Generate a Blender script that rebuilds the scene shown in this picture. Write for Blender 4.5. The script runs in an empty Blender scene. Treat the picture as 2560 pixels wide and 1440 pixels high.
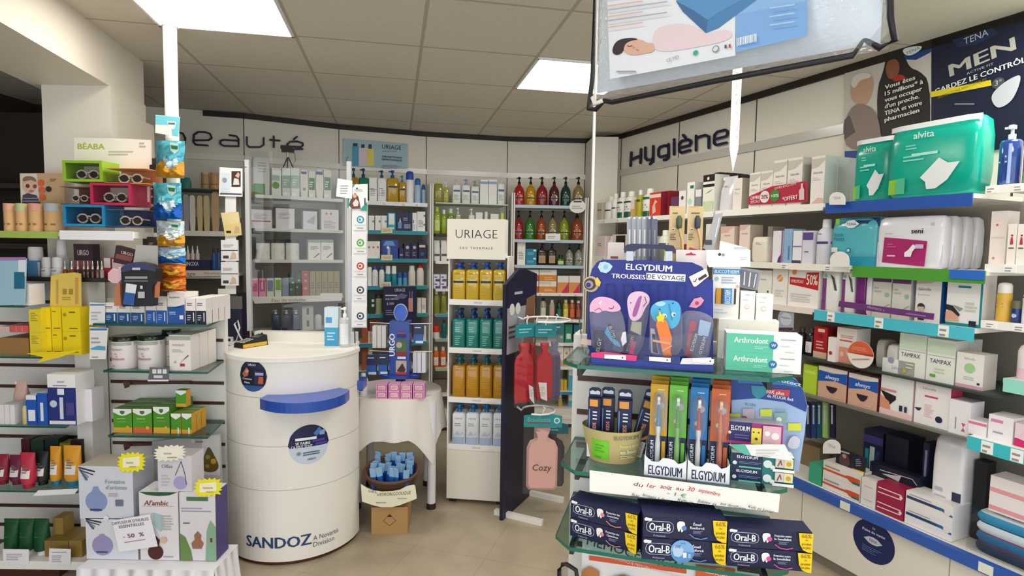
import bpy, math, random
from mathutils import Vector, Matrix
random.seed(7)
SC = bpy.context.scene; COL = SC.collection
# ------------------------------------------------------------------ camera, world, exposure
FPX = 1450.0; PITCH = math.atan(100/FPX); ROLL = 0.016; CZ = 1.6
cam = bpy.data.objects.new('camera', bpy.data.cameras.new('camera')); COL.objects.link(cam)
_f = Vector((0, math.cos(PITCH), -math.sin(PITCH))); _up = Vector((0, math.sin(PITCH), math.cos(PITCH))); _r = Vector((1, 0, 0))
_R = _r*math.cos(ROLL) + _up*math.sin(ROLL); _U = _up*math.cos(ROLL) - _r*math.sin(ROLL)
mw = Matrix((( _R.x, _U.x, -_f.x, 0), (_R.y, _U.y, -_f.y, 0), (_R.z, _U.z, -_f.z, CZ), (0, 0, 0, 1)))
cam.matrix_world = mw
cam.data.sensor_fit = 'HORIZONTAL'; cam.data.sensor_width = 36; cam.data.lens = 36*FPX/2560
cam.data.clip_start = .02
SC.camera = cam
SC.view_settings.view_transform = 'Standard'; SC.view_settings.look = 'None'; SC.view_settings.gamma = 1
SC.view_settings.use_curve_mapping = False
SC.view_settings.exposure = .45
SC.cycles.transparent_max_bounces = 40
W = bpy.data.worlds.new('daylight'); SC.world = W; W.use_nodes = True
W.node_tree.nodes['Background'].inputs[0].default_value = (.93, .97, 1, 1)
W.node_tree.nodes['Background'].inputs[1].default_value = 1.35
LAMP = 10.5

# ------------------------------------------------------------------ measuring
def ray(px, py):
    u = px-1280; v = 720-py
    a = u*math.cos(ROLL)-v*math.sin(ROLL); b = u*math.sin(ROLL)+v*math.cos(ROLL)
    d = _f + _r*(a/FPX) + _up*(b/FPX)
    return d/d.y
def onz(px, py, z):
    d = ray(px, py); t = (z-CZ)/d.z
    return Vector((d.x*t, t, z))
def ond(px, py, y):
    d = ray(px, py); return Vector((d.x*y, y, CZ+d.z*y))
class Face:
    """vertical plane through plan points A (left) and B (right)"""
    def __init__(s, A, B):
        s.A = Vector((A[0], A[1])); s.B = Vector((B[0], B[1]))
        s.u = (s.B-s.A).normalized(); s.n = Vector((-s.u.y, s.u.x)); s.L = (s.B-s.A).length
        s.ang = math.atan2(s.u.y, s.u.x)
    def off(s, t): return Face(s.A-s.n*t, s.B-s.n*t)
    def loc(s, px, py):
        d = ray(px, py); t = s.A.dot(s.n)/(d.x*s.n.x+d.y*s.n.y)
        p = Vector((d.x*t, d.y*t)); return (p-s.A).dot(s.u), CZ+d.z*t
    def z(s, px, py): return s.loc(px, py)[1]
    def sat(s, px, z):
        py = 620.
        for _ in range(6):
            a, zz = s.loc(px, py); k = s.loc(px, py+1)[1]-zz
            py += (z-zz)/k
        return s.loc(px, py)[0]
    def P(s, a, z=0, t=0):
        p = s.A+s.u*a-s.n*t; return Vector((p.x, p.y, z))

# ------------------------------------------------------------------ materials
MATS = {}
def lin(c): return c/12.92 if c <= .04045 else ((c+.055)/1.055)**2.4
def rgb(h):
    if len(h) == 3: h = ''.join(x*2 for x in h)
    return tuple(lin(int(h[i:i+2], 16)/255) for i in (0, 2, 4))+(1,)
def mat(c):
    if c in MATS: return MATS[c]
    h, _, k = c.partition(':')
    m = bpy.data.materials.new('m_'+c); m.use_nodes = True; MATS[c] = m
    nt = m.node_tree; b = nt.nodes['Principled BSDF']; col = rgb(h)
    b.inputs['Base Color'].default_value = col; b.inputs['Roughness'].default_value = .5
    if k == 's': b.inputs['Roughness'].default_value = .18
    elif k == 'm': b.inputs['Metallic'].default_value = .9; b.inputs['Roughness'].default_value = .32
    elif k == 'f': b.inputs['Metallic'].default_value = .55; b.inputs['Roughness'].default_value = .25
    elif k == 'w': b.inputs['Roughness'].default_value = .95
    elif k == 'l':   # coloured liquid in clear plastic
        b.inputs['Roughness'].default_value = .12; b.inputs['Coat Weight'].default_value = .6
        b.inputs['Transmission Weight'].default_value = .25
    elif k == 'e':
        b.inputs['Emission Color'].default_value = col; b.inputs['Emission Strength'].default_value = LAMP
    elif k in ('t', 'g', 'q'):   # clear sheet / tinted glass / soft clear bag
        nt.nodes.remove(b); out = nt.nodes['Material Output']
        tr = nt.nodes.new('ShaderNodeBsdfTransparent'); tr.inputs[0].default_value = tuple(1-(1-x)*(.3 if k != 'g' else .55) for x in col[:3])+(1,)
        gl = nt.nodes.new('ShaderNodeBsdfGlossy'); gl.inputs['Roughness'].default_value = .03 if k != 'q' else .12
        mx = nt.nodes.new('ShaderNodeMixShader'); fr = nt.nodes.new('ShaderNodeMath'); fr.operation = 'MULTIPLY_ADD'; fr.inputs[1].default_value = .65; fr.inputs[2].default_value = .04
        lw = nt.nodes.new('ShaderNodeLayerWeight'); pw = nt.nodes.new('ShaderNodeMath'); pw.operation = 'POWER'; pw.inputs[1].default_value = 4
        nt.links.new(pw.inputs[0], lw.outputs['Facing']); nt.links.new(fr.inputs[0], pw.outputs[0])
        nt.links.new(mx.inputs[1], tr.outputs[0]); nt.links.new(mx.inputs[2], gl.outputs[0])
        nt.links.new(mx.inputs[0], fr.outputs[0]); last = mx
        if k == 'q':
            no = nt.nodes.new('ShaderNodeTexNoise'); no.inputs['Scale'].default_value = 26
            bp = nt.nodes.new('ShaderNodeBump'); bp.inputs['Strength'].default_value = .9; bp.inputs['Distance'].default_value = .01
            nt.links.new(bp.inputs['Height'], no.outputs[0])
            nt.links.new(gl.inputs['Normal'], bp.outputs[0]); nt.links.new(lw.inputs['Normal'], bp.outputs[0])
        if k == 'q':   # slight haze of soft plastic
            df = nt.nodes.new('ShaderNodeBsdfDiffuse'); df.inputs[0].default_value = (.9, .9, .92, 1)
            m2 = nt.nodes.new('ShaderNodeMixShader'); m2.inputs[0].default_value = .09
            nt.links.new(m2.inputs[1], last.outputs[0]); nt.links.new(m2.inputs[2], df.outputs[0]); last = m2
        nt.links.new(out.inputs[0], last.outputs[0])
    if k in ('', 's', 'w'):   # faint unevenness of print, plastic and cloth
        no = nt.nodes.new('ShaderNodeTexNoise'); no.inputs['Scale'].default_value = 40 if k != 'w' else 300
        mp = nt.nodes.new('ShaderNodeMapRange'); r = b.inputs['Roughness'].default_value
        mp.inputs[3].default_value = max(.05, r-.08); mp.inputs[4].default_value = min(1, r+.08)
        nt.links.new(mp.inputs[0], no.outputs[0]); nt.links.new(b.inputs['Roughness'], mp.outputs[0])
    return m
def tiled(name, base, line, size, mortar, ang, org, var=.0, rough=.6, noise=3.):
    m = bpy.data.materials.new(name); m.use_nodes = True; nt = m.node_tree; b = nt.nodes['Principled BSDF']
    g = nt.nodes.new('ShaderNodeNewGeometry'); mp = nt.nodes.new('ShaderNodeMapping'); mp.vector_type = 'TEXTURE'
    mp.inputs['Location'].default_value = (org[0], org[1], 0); mp.inputs['Rotation'].default_value = (0, 0, ang)
    br = nt.nodes.new('ShaderNodeTexBrick'); br.offset = 0; br.squash = 1
    br.inputs['Scale'].default_value = 1; br.inputs['Brick Width'].default_value = size; br.inputs['Row Height'].default_value = size
    br.inputs['Mortar Size'].default_value = mortar; br.inputs['Mortar Smooth'].default_value = .4
    c = rgb(base); br.inputs['Color1'].default_value = c; br.inputs['Color2'].default_value = tuple(x*(1-var) for x in c[:3])+(1,)
    br.inputs['Mortar'].default_value = rgb(line)
    nt.links.new(mp.inputs[0], g.outputs['Position']); nt.links.new(br.inputs[0], mp.outputs[0])
    no = nt.nodes.new('ShaderNodeTexNoise'); no.inputs['Scale'].default_value = noise; no.inputs['Detail'].default_value = 8
    nt.links.new(no.inputs[0], g.outputs['Position'])
    rp = nt.nodes.new('ShaderNodeMapRange'); rp.inputs[1].default_value = .3; rp.inputs[2].default_value = .7
    rp.inputs[3].default_value = 1-var*2.2; rp.inputs[4].default_value = 1.0
    nt.links.new(rp.inputs[0], no.outputs[0])
    mx = nt.nodes.new('ShaderNodeMix'); mx.data_type = 'RGBA'; mx.blend_type = 'MULTIPLY'; mx.inputs[0].default_value = 1
    nt.links.new(mx.inputs[6], br.outputs[0]); nt.links.new(mx.inputs[7], rp.outputs[0])
    nt.links.new(b.inputs['Base Color'], mx.outputs[2]); b.inputs['Roughness'].default_value = rough
    MATS[name] = m

# ------------------------------------------------------------------ text outlines
TXT = {}
def textgeo(s, bold):
    k = (s, bold)
    if k not in TXT:
        c = bpy.data.curves.new('t', 'FONT'); c.body = s; c.size = 1; c.resolution_u = 2; c.offset = -.012 if bold < 0 else 0
        o = bpy.data.objects.new('t', c); me = o.to_mesh()
        vs = [(v.co.x, v.co.y) for v in me.vertices]; fs = [tuple(p.vertices) for p in me.polygons]
        o.to_mesh_clear(); bpy.data.objects.remove(o); bpy.data.curves.remove(c)
        if vs:
            x0 = min(v[0] for v in vs); x1 = max(v[0] for v in vs)
            vs = [((x-x0)/.7, y/.7) for x, y in vs]; w = (x1-x0)/.7
            if bold > 0:   # heavier strokes: the outlines repeated a little to the side
                n = len(vs); fs = fs+[tuple(i+n for i in q) for q in fs]+[tuple(i+2*n for i in q) for q in fs]
                vs = vs+[(x+.04, y+.012) for x, y in vs]+[(x+.08, y) for x, y in vs]; w += .08
        else: w = 0
        TXT[k] = (vs, fs, w)
    return TXT[k]

# ------------------------------------------------------------------ mesh builder
class MB:
    def __init__(s): s.v = []; s.f = []; s.m = []; s.sm = []; s.mats = []
    def mi(s, c):
        if c not in s.mats: s.mats.append(c)
        return s.mats.index(c)
    def add(s, vs, fs, c, smooth=False):
        n = len(s.v); s.v += [tuple(v) for v in vs]; i = s.mi(c)
        for f in fs: s.f.append(tuple(n+k for k in f)); s.m.append(i); s.sm.append(smooth)
        return s
    def box(s, x0, y0, z0, x1, y1, z1, c, top=None, side=None):
        v = [(x0, y0, z0), (x1, y0, z0), (x1, y1, z0), (x0, y1, z0), (x0, y0, z1), (x1, y0, z1), (x1, y1, z1), (x0, y1, z1)]
        s.add(v, [(0, 1, 5, 4), (2, 3, 7, 6), (3, 2, 1, 0)], c)
        s.add(v, [(4, 5, 6, 7)], top or c); s.add(v, [(1, 2, 6, 5), (3, 0, 4, 7)], side or c); return s
    def prism(s, pts, y0, y1, c, side=None):
        """outline in x,z pushed from y0 (front) to y1"""
        n = len(pts); v = [(x, y0, z) for x, z in pts]+[(x, y1, z) for x, z in pts]
        s.add(v, [tuple(range(n)), tuple(range(2*n-1, n-1, -1))], c)
        s.add(v, [(i, i+n, (i+1) % n+n, (i+1) % n) for i in range(n)], side or c); return s
    def slab(s, pts, z0, z1, c, side=None):
        n = len(pts); v = [(x, y, z0) for x, y in pts]+[(x, y, z1) for x, y in pts]
        s.add(v, [tuple(range(n-1, -1, -1)), tuple(range(n, 2*n))], c)
        s.add(v, [(i, (i+1) % n, (i+1) % n+n, i+n) for i in range(n)], side or c); return s
    def loft(s, secs, c, seg=16, cx=0, cy=0, cap=True):
        """secs: (z, w, d, n[, dx, dy]) super-ellipse rings"""
        v = []; f = []
        for q in secs:
            z, w, d, n = q[:4]; dx, dy = (q[4], q[5]) if len(q) > 4 else (0, 0)
            for k in range(seg):
                t = 2*math.pi*(k+.5)/seg; a, b = math.cos(t), math.sin(t)
                v.append((cx+dx+math.copysign(abs(a)**(2/n), a)*w/2, cy+dy+math.copysign(abs(b)**(2/n), b)*d/2, z))
        for i in range(len(secs)-1):
            for k in range(seg):
                a = i*seg+k; b = i*seg+(k+1) % seg; f.append((a, b, b+seg, a+seg))
        s.add(v, f, c, True)
        if cap:
            n = len(v)-seg; s.add(v[:seg], [tuple(range(seg-1, -1, -1))], c); s.add(v[n:], [tuple(range(seg))], c)
        return s
    def tube(s, path, r, c, seg=8, closed=False):
        path = [Vector(p) for p in path]; v = []; f = []; N = len(path)
        for i, p in enumerate(path):
            a = path[(i-1) % N] if (i or closed) else p; b = path[(i+1) % N] if (i < N-1 or closed) else p
            t = (b-a).normalized(); h = Vector((0, 0, 1)) if abs(t.z) < .9 else Vector((1, 0, 0))
            x = t.cross(h).normalized(); y = t.cross(x)
            for k in range(seg):
                q = 2*math.pi*k/seg; v.append(p+(x*math.cos(q)+y*math.sin(q))*r)
        for i in range(N if closed else N-1):
            for k in range(seg):
                a = i*seg+k; b = i*seg+(k+1) % seg; j = ((i+1) % N)*seg
                f.append((a, b, j+(k+1) % seg, j+k))
        s.add(v, f, c, True)
        if not closed: s.add(v, [tuple(range(seg)), tuple(range(len(v)-1, len(v)-1-seg, -1))], c)
        return s
    def mesh(s, name='mesh'):
        me = bpy.data.meshes.new(name); me.from_pydata(s.v, [], s.f); me.validate()
        for c in s.mats: me.materials.append(mat(c) if isinstance(c, str) and c not in MATS else MATS[c])
        if len(me.polygons) == len(s.f):
            me.polygons.foreach_set('material_index', s.m); me.polygons.foreach_set('use_smooth', s.sm)
        me.update(); return me

# ------------------------------------------------------------------ drawing on surfaces
def sm(pts, n=2):
    for _ in range(n):
        q = []
        for a, b in zip(pts, list(pts[1:])+[pts[0]]): q += [(a[0]*.75+b[0]*.25, a[1]*.75+b[1]*.25), (a[0]*.25+b[0]*.75, a[1]*.25+b[1]*.75)]
        pts = q
    return pts
class Map:
    def __init__(s, pt, ws, hs): s.pt = pt; s.ws = ws; s.hs = hs
def fracmap(w, h): return Map(lambda x, y: ((x-.5)*w, y*h), lambda x, y: w, lambda x, y: h)
def draw(mb, dec, mp, S=lambda x, z: 0., e0=.0005):
    for i, q in enumerate(dec):
        e = e0*(i+1); k = q[0]; c = q[-1] if k != 't' else q[5]
        def put(p): x, z = p; return (x, S(x, z)-e, z)
        if k == 'r':
            x0, z0 = mp.pt(q[1], q[2]); x1, z1 = mp.pt(q[3], q[4]); n = 1 if S is FLAT else 8
            if mp.px:
                a = [mp.pt(q[1], q[2]), mp.pt(q[3], q[2]), mp.pt(q[3], q[4]), mp.pt(q[1], q[4])]
                mb.add([put(p) for p in a], [(3, 2, 1, 0)], c); continue
            v = []
            for j in range(n+1):
                x = x0+(x1-x0)*j/n; v += [put((x, z0)), put((x, z1))]
            mb.add(v, [(2*j, 2*j+2, 2*j+3, 2*j+1) for j in range(n)], c, n > 1)
        elif k == 'p': mb.add([put(mp.pt(*p)) for p in q[1]], [tuple(range(len(q[1])))], c)
        elif k == 'P': mb.add([put(mp.pt(*p)) for p in sm(q[1])], [tuple(range(4*len(q[1])))], c)
        elif k == 'c':
            x, z = mp.pt(q[1], q[2]); r = q[3]*mp.ws(q[1], q[2]); n = 18
            mb.add([put((x+r*math.cos(6.2832*j/n), z+r*math.sin(6.2832*j/n))) for j in range(n)], [tuple(range(n))], c)
        elif k == 'm':
            x0, y0, x1, y1, n = q[1:6]; rr = random.Random(int(1000*x0+y1*77))
            for j in range(n):
                ya = y0+(y1-y0)*j/n; yb = ya+(y1-y0)/n*.45; xe = x0+(x1-x0)*rr.uniform(.55, 1)
                a = [mp.pt(x0, ya), mp.pt(xe, ya), mp.pt(xe, yb), mp.pt(x0, yb)]
                mb.add([put(p) for p in a], [(0, 1, 2, 3)], c)
        elif k == 'l':
            pts = [mp.pt(*p) for p in q[1]]; wd = q[2]*mp.ws(*q[1][0])/2
            for a, b in zip(pts, pts[1:]):
                dx, dz = b[0]-a[0], b[1]-a[1]; L = math.hypot(dx, dz) or 1; nx, nz = -dz/L*wd, dx/L*wd
                ex, ez = dx/L*wd*.6, dz/L*wd*.6
                mb.add([put(p) for p in ((a[0]+nx-ex, a[1]+nz-ez), (a[0]-nx-ex, a[1]-nz-ez), (b[0]-nx+ex, b[1]-nz+ez), (b[0]+nx+ex, b[1]+nz+ez))], [(0, 1, 2, 3)], c)
        elif k == 't':
            o = q[6] if len(q) > 6 else {}
            vs, fs, w = textgeo(q[4], o.get('b', 0)); h = q[3]*mp.hs(q[1], q[2])
            if not vs: continue
            W_ = w*h; mwd = (o.get('w', .92 if not mp.px else 0))*mp.ws(q[1], q[2])
            if o.get('rot'): mwd = o.get('w', .9)*mp.hs(q[1], q[2]) if not mp.px else o.get('w', 0)*mp.hs(q[1], q[2])
            sx = mwd/W_ if (mwd and (W_ > mwd or mp.px)) else 1
            x, z = mp.pt(q[1], q[2]); r = math.radians(o.get('rot', 0)); cr, sr = math.cos(r), math.sin(r)
            sh = o.get('i', 0); out = []
            n3 = len(vs)//3 if o.get('b', 0) > 0 else 10**9
            for i_, (a, b) in enumerate(vs):
                X = (a-w/2)*h*sx if not o.get('left') else a*h*sx
                Z = (b-.5)*h; X += sh*Z
                pt = put((x+X*cr-Z*sr, z+X*sr+Z*cr)); out.append((pt[0], pt[1]-i_//n3*e0*.25, pt[2]))
            mb.add(out, fs, c)
FLAT = lambda x, z: 0.
Map.px = False

# ------------------------------------------------------------------ objects
def link(o, parent=None):
    COL.objects.link(o)
    if parent: o.parent = parent
    return o
def tag(o, label, cat, group=None):
    o['label'] = label; o['category'] = cat
    if group: o['group'] = group
    n = len(label.split())
    if n < 4 or n > 16: print('LABELLEN', n, label)
    return o
def empty(name, loc, rz=0, label=None, cat=None, group=None):
    o = bpy.data.objects.new(name, None); o.location = loc; o.rotation_euler = (0, 0, rz); link(o)
    o.empty_display_size = .05
    if label: tag(o, label, cat, group)
    return o
def obj(name, mb, parent=None, loc=None, rz=0, label=None, cat=None, group=None, kind=None):
    """mesh object; without a loc its origin moves to the middle of its base"""
    if loc is None and parent is None:
        xs = [v[0] for v in mb.v]; ys = [v[1] for v in mb.v]; zs = [v[2] for v in mb.v]
        c = ((min(xs)+max(xs))/2, (min(ys)+max(ys))/2, min(zs)); mb.v = [(a-c[0], b-c[1], d-c[2]) for a, b, d in mb.v]; loc = c
    o = bpy.data.objects.new(name, mb.mesh(name)); link(o, parent)
    if loc is not None: o.location = loc
    o.rotation_euler = (0, 0, rz)
    if label and parent is None: tag(o, label, cat, group)
    elif label: o['label'] = label
    if kind: o['kind'] = kind
    return o
def structure(name, mb): return obj(name, mb, kind='structure')
def pxmap(face, s0, z0):
    m = Map(lambda x, y: (lambda a: (a[0]-s0, a[1]-z0))(face.loc(x, y)),
            lambda x, y: abs(face.loc(x+1, y)[0]-face.loc(x, y)[0]), lambda x, y: abs(face.loc(x, y+1)[1]-face.loc(x, y)[1]))
    m.px = True; return m
def plate(name, face, pts, label=None, cat=None, th=.004, col='f4f1ea', dec=(), group=None, parent=None, side=None, z=None, zt=None, e0=.0005):
    """a flat card, board or sign standing in a vertical plane, measured from the photograph"""
    L = [face.loc(*p) for p in pts]
    s0 = sum(p[0] for p in L)/len(L); z0 = min(p[1] for p in L)
    if z is not None:  # rests on a surface: lower edge set to it
        zm = min(p[1] for p in L); L = [(a, z if b < zm+.012 else b) for a, b in L]; z0 = z
    mb = MB(); mb.prism([(a-s0, b-z0) for a, b in L], 0, th, col, side)
    draw(mb, dec, pxmap(face, s0, z0), FLAT, e0)
    p = face.P(s0, z0)
    if parent is not None:
        o = obj(name, mb, parent, label=label); M_ = Matrix.Translation(p) @ Matrix.Rotation(face.ang, 4, 'Z')
        pm = Matrix.Translation(parent.location) @ Matrix.Rotation(parent.rotation_euler.z, 4, 'Z')
        o.matrix_local = pm.inverted() @ M_; return o
    return obj(name, mb, None, loc=p, rz=face.ang, label=label, cat=cat, group=group)
def quad(x0, y0, x1, y1): return [(x0, y1), (x1, y1), (x1, y0), (x0, y0)]

# ------------------------------------------------------------------ product kinds: each returns [(part name, MB)], body first
def lowS(w, d, n, rz=None):
    def S(x, z):
        t = min(.985, abs(x)/(w/2)); return d/2-(1-t**n)**(1/n)*d/2
    return S
def k_carton(w, h, d, c, o):
    m = MB().box(-w/2, 0, 0, w/2, d, h, c, o.get('top'), o.get('side')); draw(m, o.get('dec', ()), fracmap(w, h), FLAT); return [('carton', m)]
def pump(w, h, z, c, cy, small=1.):
    r = w*.16; m = MB().loft([(z, r*2.2, r*2.2, 2), (z+h*.35, r*2.2, r*2.2, 2), (z+h*.4, r, r, 2), (z+h*.72, r, r, 2)], c, 10, 0, cy)
    m.loft([(z+h*.72, r*2, r*2.4, 3), (z+h*.95, r*2, r*2.4, 3), (z+h, r*1.2, r*1.6, 3)], c, 10, 0, cy)
    m.box(-w*.34, cy-r*.5, z+h*.76, 0, cy+r*.5, z+h*.9, c); return m
def bodylabel(m, o, w, hb, d, n, z0=.0):
    if o.get('lab'):
        draw(m, [('r', .14, .14, .86, .62, o['lab']), ('m', .26, .2, .74, .5, 4, '888')], fracmap(w, hb), lowS(w, d, n))
    if o.get('dec'): draw(m, o['dec'], fracmap(w, hb), lowS(w, d, n), .0007)
def k_pump(w, h, d, c, o):     # squarish bottle with a pump
    hb = h*o.get('hb', .76); n = o.get('n_', 5); m = MB()
    m.loft([(0, w*.94, d*.94, n), (h*.01, w, d, n), (hb*.93, w, d, n), (hb*.985, w*.86, d*.86, n), (hb, w*.5, d*.5, 3)], c, 20, 0, d/2)
    bodylabel(m, o, w, hb, d, n); return [('bottle', m), ('pump', pump(w, h-hb, hb, o.get('cap', 'fff'), d/2))]
def k_dome(w, h, d, c, o):     # round-shouldered soap bottle
    hb = h*.74; m = MB(); q = [(0, .9), (.02, .97), (.05, 1), (.6, 1), (.72, .93), (.82, .78), (.9, .55), (.96, .32), (1, .3)]
    m.loft([(hb*a, w*b, w*b, 2) for a, b in q], c, 20, 0, w/2)
    S = lowS(w, w, 2)
    draw(m, [('c', .5, .36, .33, o.get('lab', 'eee')), ('r', .12, .33, .88, .38, '222'), ('m', .3, .2, .7, .3, 2, '555')], fracmap(w, hb), S, .001)
    return [('bottle', m), ('pump', pump(w*.8, h-hb, hb, o.get('cap', '15100f:s'), w/2))]
def k_bottle(w, h, d, c, o):   # bottle with a screw cap
    ch = h*o.get('ch', .18); hb = h-ch; n = o.get('n_', 2.6); m = MB(); cw = w*o.get('cw', .55)
    m.loft([(0, w*.9, d*.9, n), (h*.015, w, d, n), (hb*.8, w, d, n), (hb*.93, w*.8, d*.8, n), (hb, cw*.9, cw*.9, 2)], c, 16, 0, d/2)
    bodylabel(m, o, w, hb, d, n); k = MB().loft([(hb, cw, cw, 2), (h-ch*.1, cw*.94, cw*.94, 2), (h, cw*.8, cw*.8, 2)], o.get('cap', 'eee'), 12, 0, d/2)
    return [('bottle', m), ('cap', k)]
def k_spray(w, h, d, c, o):
    ch = h*.27; hb = h-ch; m = MB().loft([(0, w*.95, w*.95, 2), (h*.02, w, w, 2), (hb*.96, w, w, 2), (hb, w*.9, w*.9, 2)], c, 18, 0, w/2)
    bodylabel(m, o, w, hb, w, 2); k = MB().loft([(hb, w*.96, w*.96, 2), (hb+ch*.7, w*.94, w*.94, 2), (hb+ch*.93, w*.75, w*.75, 2), (h, w*.3, w*.3, 2)], o.get('cap', 'fff'), 16, 0, w/2)
    return [('can', m), ('cap', k)]
def k_tube(w, h, d, c, o):     # squeeze tube standing on its cap
    ch = h*.13; m = MB().loft([(ch, w*.8, d, 2), (ch+h*.08, w*.96, d, 2.2), (h*.8, w*.97, d*.45, 2.4), (h*.95, w, .006, 4), (h, w, .003, 4)], c, 18, 0, d/2)
    dec = o.get('dec') or [('r', .2, .3, .8, .8, o.get('lab', 'eee')), ('m', .28, .45, .7, .7, 4, '777')]
    def S(x, z):
        t = min(1, max(0, (z/h-.2)/.75)); dd = d*(1-t)*.95+.004; u = min(.97, abs(x)/(w/2)); return d/2-(1-u**2.3)**(1/2.3)*dd/2-.001
    m2 = fracmap(w, h)
    for q in dec:   # slices so that the label follows the taper
        if q[0] == 'r':
            for j in range(6): draw(m, [('r', q[1], q[2]+(q[4]-q[2])*j/6, q[3], q[2]+(q[4]-q[2])*(j+1)/6, q[5])], m2, S, .0012)
        else: draw(m, [q], m2, S, .0035)
    return [('tube', m), ('cap', MB().loft([(0, w*.6, w*.6, 2), (ch, w*.62, w*.62, 2)], o.get('cap', 'eee'), 14, 0, d/2))]
def k_jar(w, h, d, c, o):
    ch = h*o.get('ch', .17); hb = h-ch; m = MB().loft([(0, w*.92, w*.92, 2), (h*.02, w*.97, w*.97, 2), (hb, w*.97, w*.97, 2)], c, 22, 0, w/2)
    bodylabel(m, o, w*.97, hb, w*.97, 2); k = MB().loft([(hb, w, w, 2), (h-ch*.1, w, w, 2), (h, w*.93, w*.93, 2)], o.get('cap', '1c2b22'), 22, 0, w/2)
    return [('jar', m), ('lid', k)]
def k_tin(w, h, d, c, o):
    m = MB().loft([(0, w, w, 2), (h*.99, w, w, 2), (h, w*.94, w*.94, 2)], c, 22, 0, w/2); bodylabel(m, o, w, h, w, 2); return [('tin', m)]
def k_pack(w, h, d, c, o):     # soft plastic pack
    n = 7; m = MB().loft([(0, w*.9, d*.8, 4), (h*.04, w*.98, d*.97, 5), (h*.3, w, d, n), (h*.75, w, d, n), (h*.95, w*.98, d*.9, 5), (h, w*.9, d*.55, 4)], c, 28, 0, d/2)
    draw(m, o.get('dec', ()), fracmap(w, h), lowS(w, d, n), .0014); return [('pack', m)]
def k_pouch(w, h, d, c, o):    # doypack
    m = MB().loft([(0, w*.9, d, 2.5), (h*.1, w*.98, d, 2.5), (h*.6, w, d*.7, 2.5), (h*.92, w*.8, .006, 3), (h, w*.8, .003, 3)], c, 18, 0, d/2)
    draw(m, o.get('dec', ()), fracmap(w, h), lambda x, z: -.001 if z < h*.5 else d/2*(z/h-.5)*1.6, .001)
    return [('pouch', m), ('cap', MB().loft([(h*.9, w*.14, w*.14, 2), (h*.99, w*.14, w*.14, 2)], 'eee', 8, -w*.4, d/2))]
def k_drop(w, h, d, c, o):
    hb = h*.5; m = MB().loft([(0, w, w, 2), (hb*.85, w, w, 2), (hb, w*.5, w*.5, 2)], c, 12, 0, w/2)
    if o.get('lab'): draw(m, [('r', .15, .15, .85, .7, o['lab'])], fracmap(w, hb), lowS(w, w, 2))
    k = MB().loft([(hb, w*.55, w*.55, 2), (h*.68, w*.5, w*.5, 2), (h*.7, w*.34, w*.34, 2), (h*.92, w*.26, w*.26, 2), (h, w*.12, w*.12, 2)], o.get('cap', 'dfe0e2:f'), 10, 0, w/2)
    return [('bottle', m), ('dropper', k)]
def k_board(w, h, d, c, o):    # upright shaped card such as an insole or blister card
    r = min(w/2, h/2)*.9; pts = [(-w*.4, 0), (w*.4, 0), (w/2, h*.3), (w*.46, h-r*.8), (w*.25, h), (-w*.25, h), (-w*.46, h-r*.8), (-w/2, h*.3)]
    m = MB().prism(pts, 0, .008, c); draw(m, o.get('dec', ()), fracmap(w, h), FLAT); return [('card', m)]
KINDS = {'C': (k_carton, 'carton', 'box'), 'PB': (k_pump, 'pump_bottle', 'bottle'), 'DB': (k_dome, 'soap_bottle', 'bottle'),
         'BO': (k_bottle, 'bottle', 'bottle'), 'SP': (k_spray, 'spray_can', 'spray'), 'TU': (k_tube, 'squeeze_tube', 'tube'),
         'JA': (k_jar, 'jar', 'jar'), 'TN': (k_tin, 'tin', 'tin'), 'PK': (k_pack, 'soft_pack', 'pack'), 'PO': (k_pouch, 'refill_pouch', 'pouch'),
         'DR': (k_drop, 'dropper_bottle', 'bottle'), 'BD': (k_board, 'shaped_card', 'card')}
MC = {}
def product(kind, w, h, d, col, o, loc, rz, label, group):
    fn, name, cat = KINDS[kind]; name = o.get('name', name); cat = o.get('cat', cat)
    key = (kind, round(w, 3), round(h, 3), round(d, 3), col, repr(sorted((k, v) for k, v in o.items() if k not in ('st', 'n', 'bk', 'zp', 'zb'))))
    if key not in MC: MC[key] = [(pn, mb.mesh(pn)) for pn, mb in fn(w, h, d, col, o)]
    ps = MC[key]
    if len(ps) == 1:
        r = bpy.data.objects.new(name, ps[0][1]); link(r); r.location = loc; r.rotation_euler = (0, 0, rz)
    else:
        r = empty(name, loc, rz)
        for pn, me in ps: link(bpy.data.objects.new(pn, me), r)
    tag(r, label, cat, group); return r
ORD = ['leftmost', 'second from left', 'third from left', 'fourth from left', 'fifth from left', 'sixth from left', 'seventh from left', 'eighth from left', 'ninth from left', 'tenth from left', 'eleventh from left', 'twelfth from left', 'thirteenth from left', 'fourteenth from left']
PLUR = {'box': 'boxes', 'bottle': 'bottles', 'spray': 'spray cans', 'tube': 'tubes', 'jar': 'jars', 'tin': 'tins', 'pack': 'packs', 'pouch': 'pouches', 'card': 'cards'}
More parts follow.
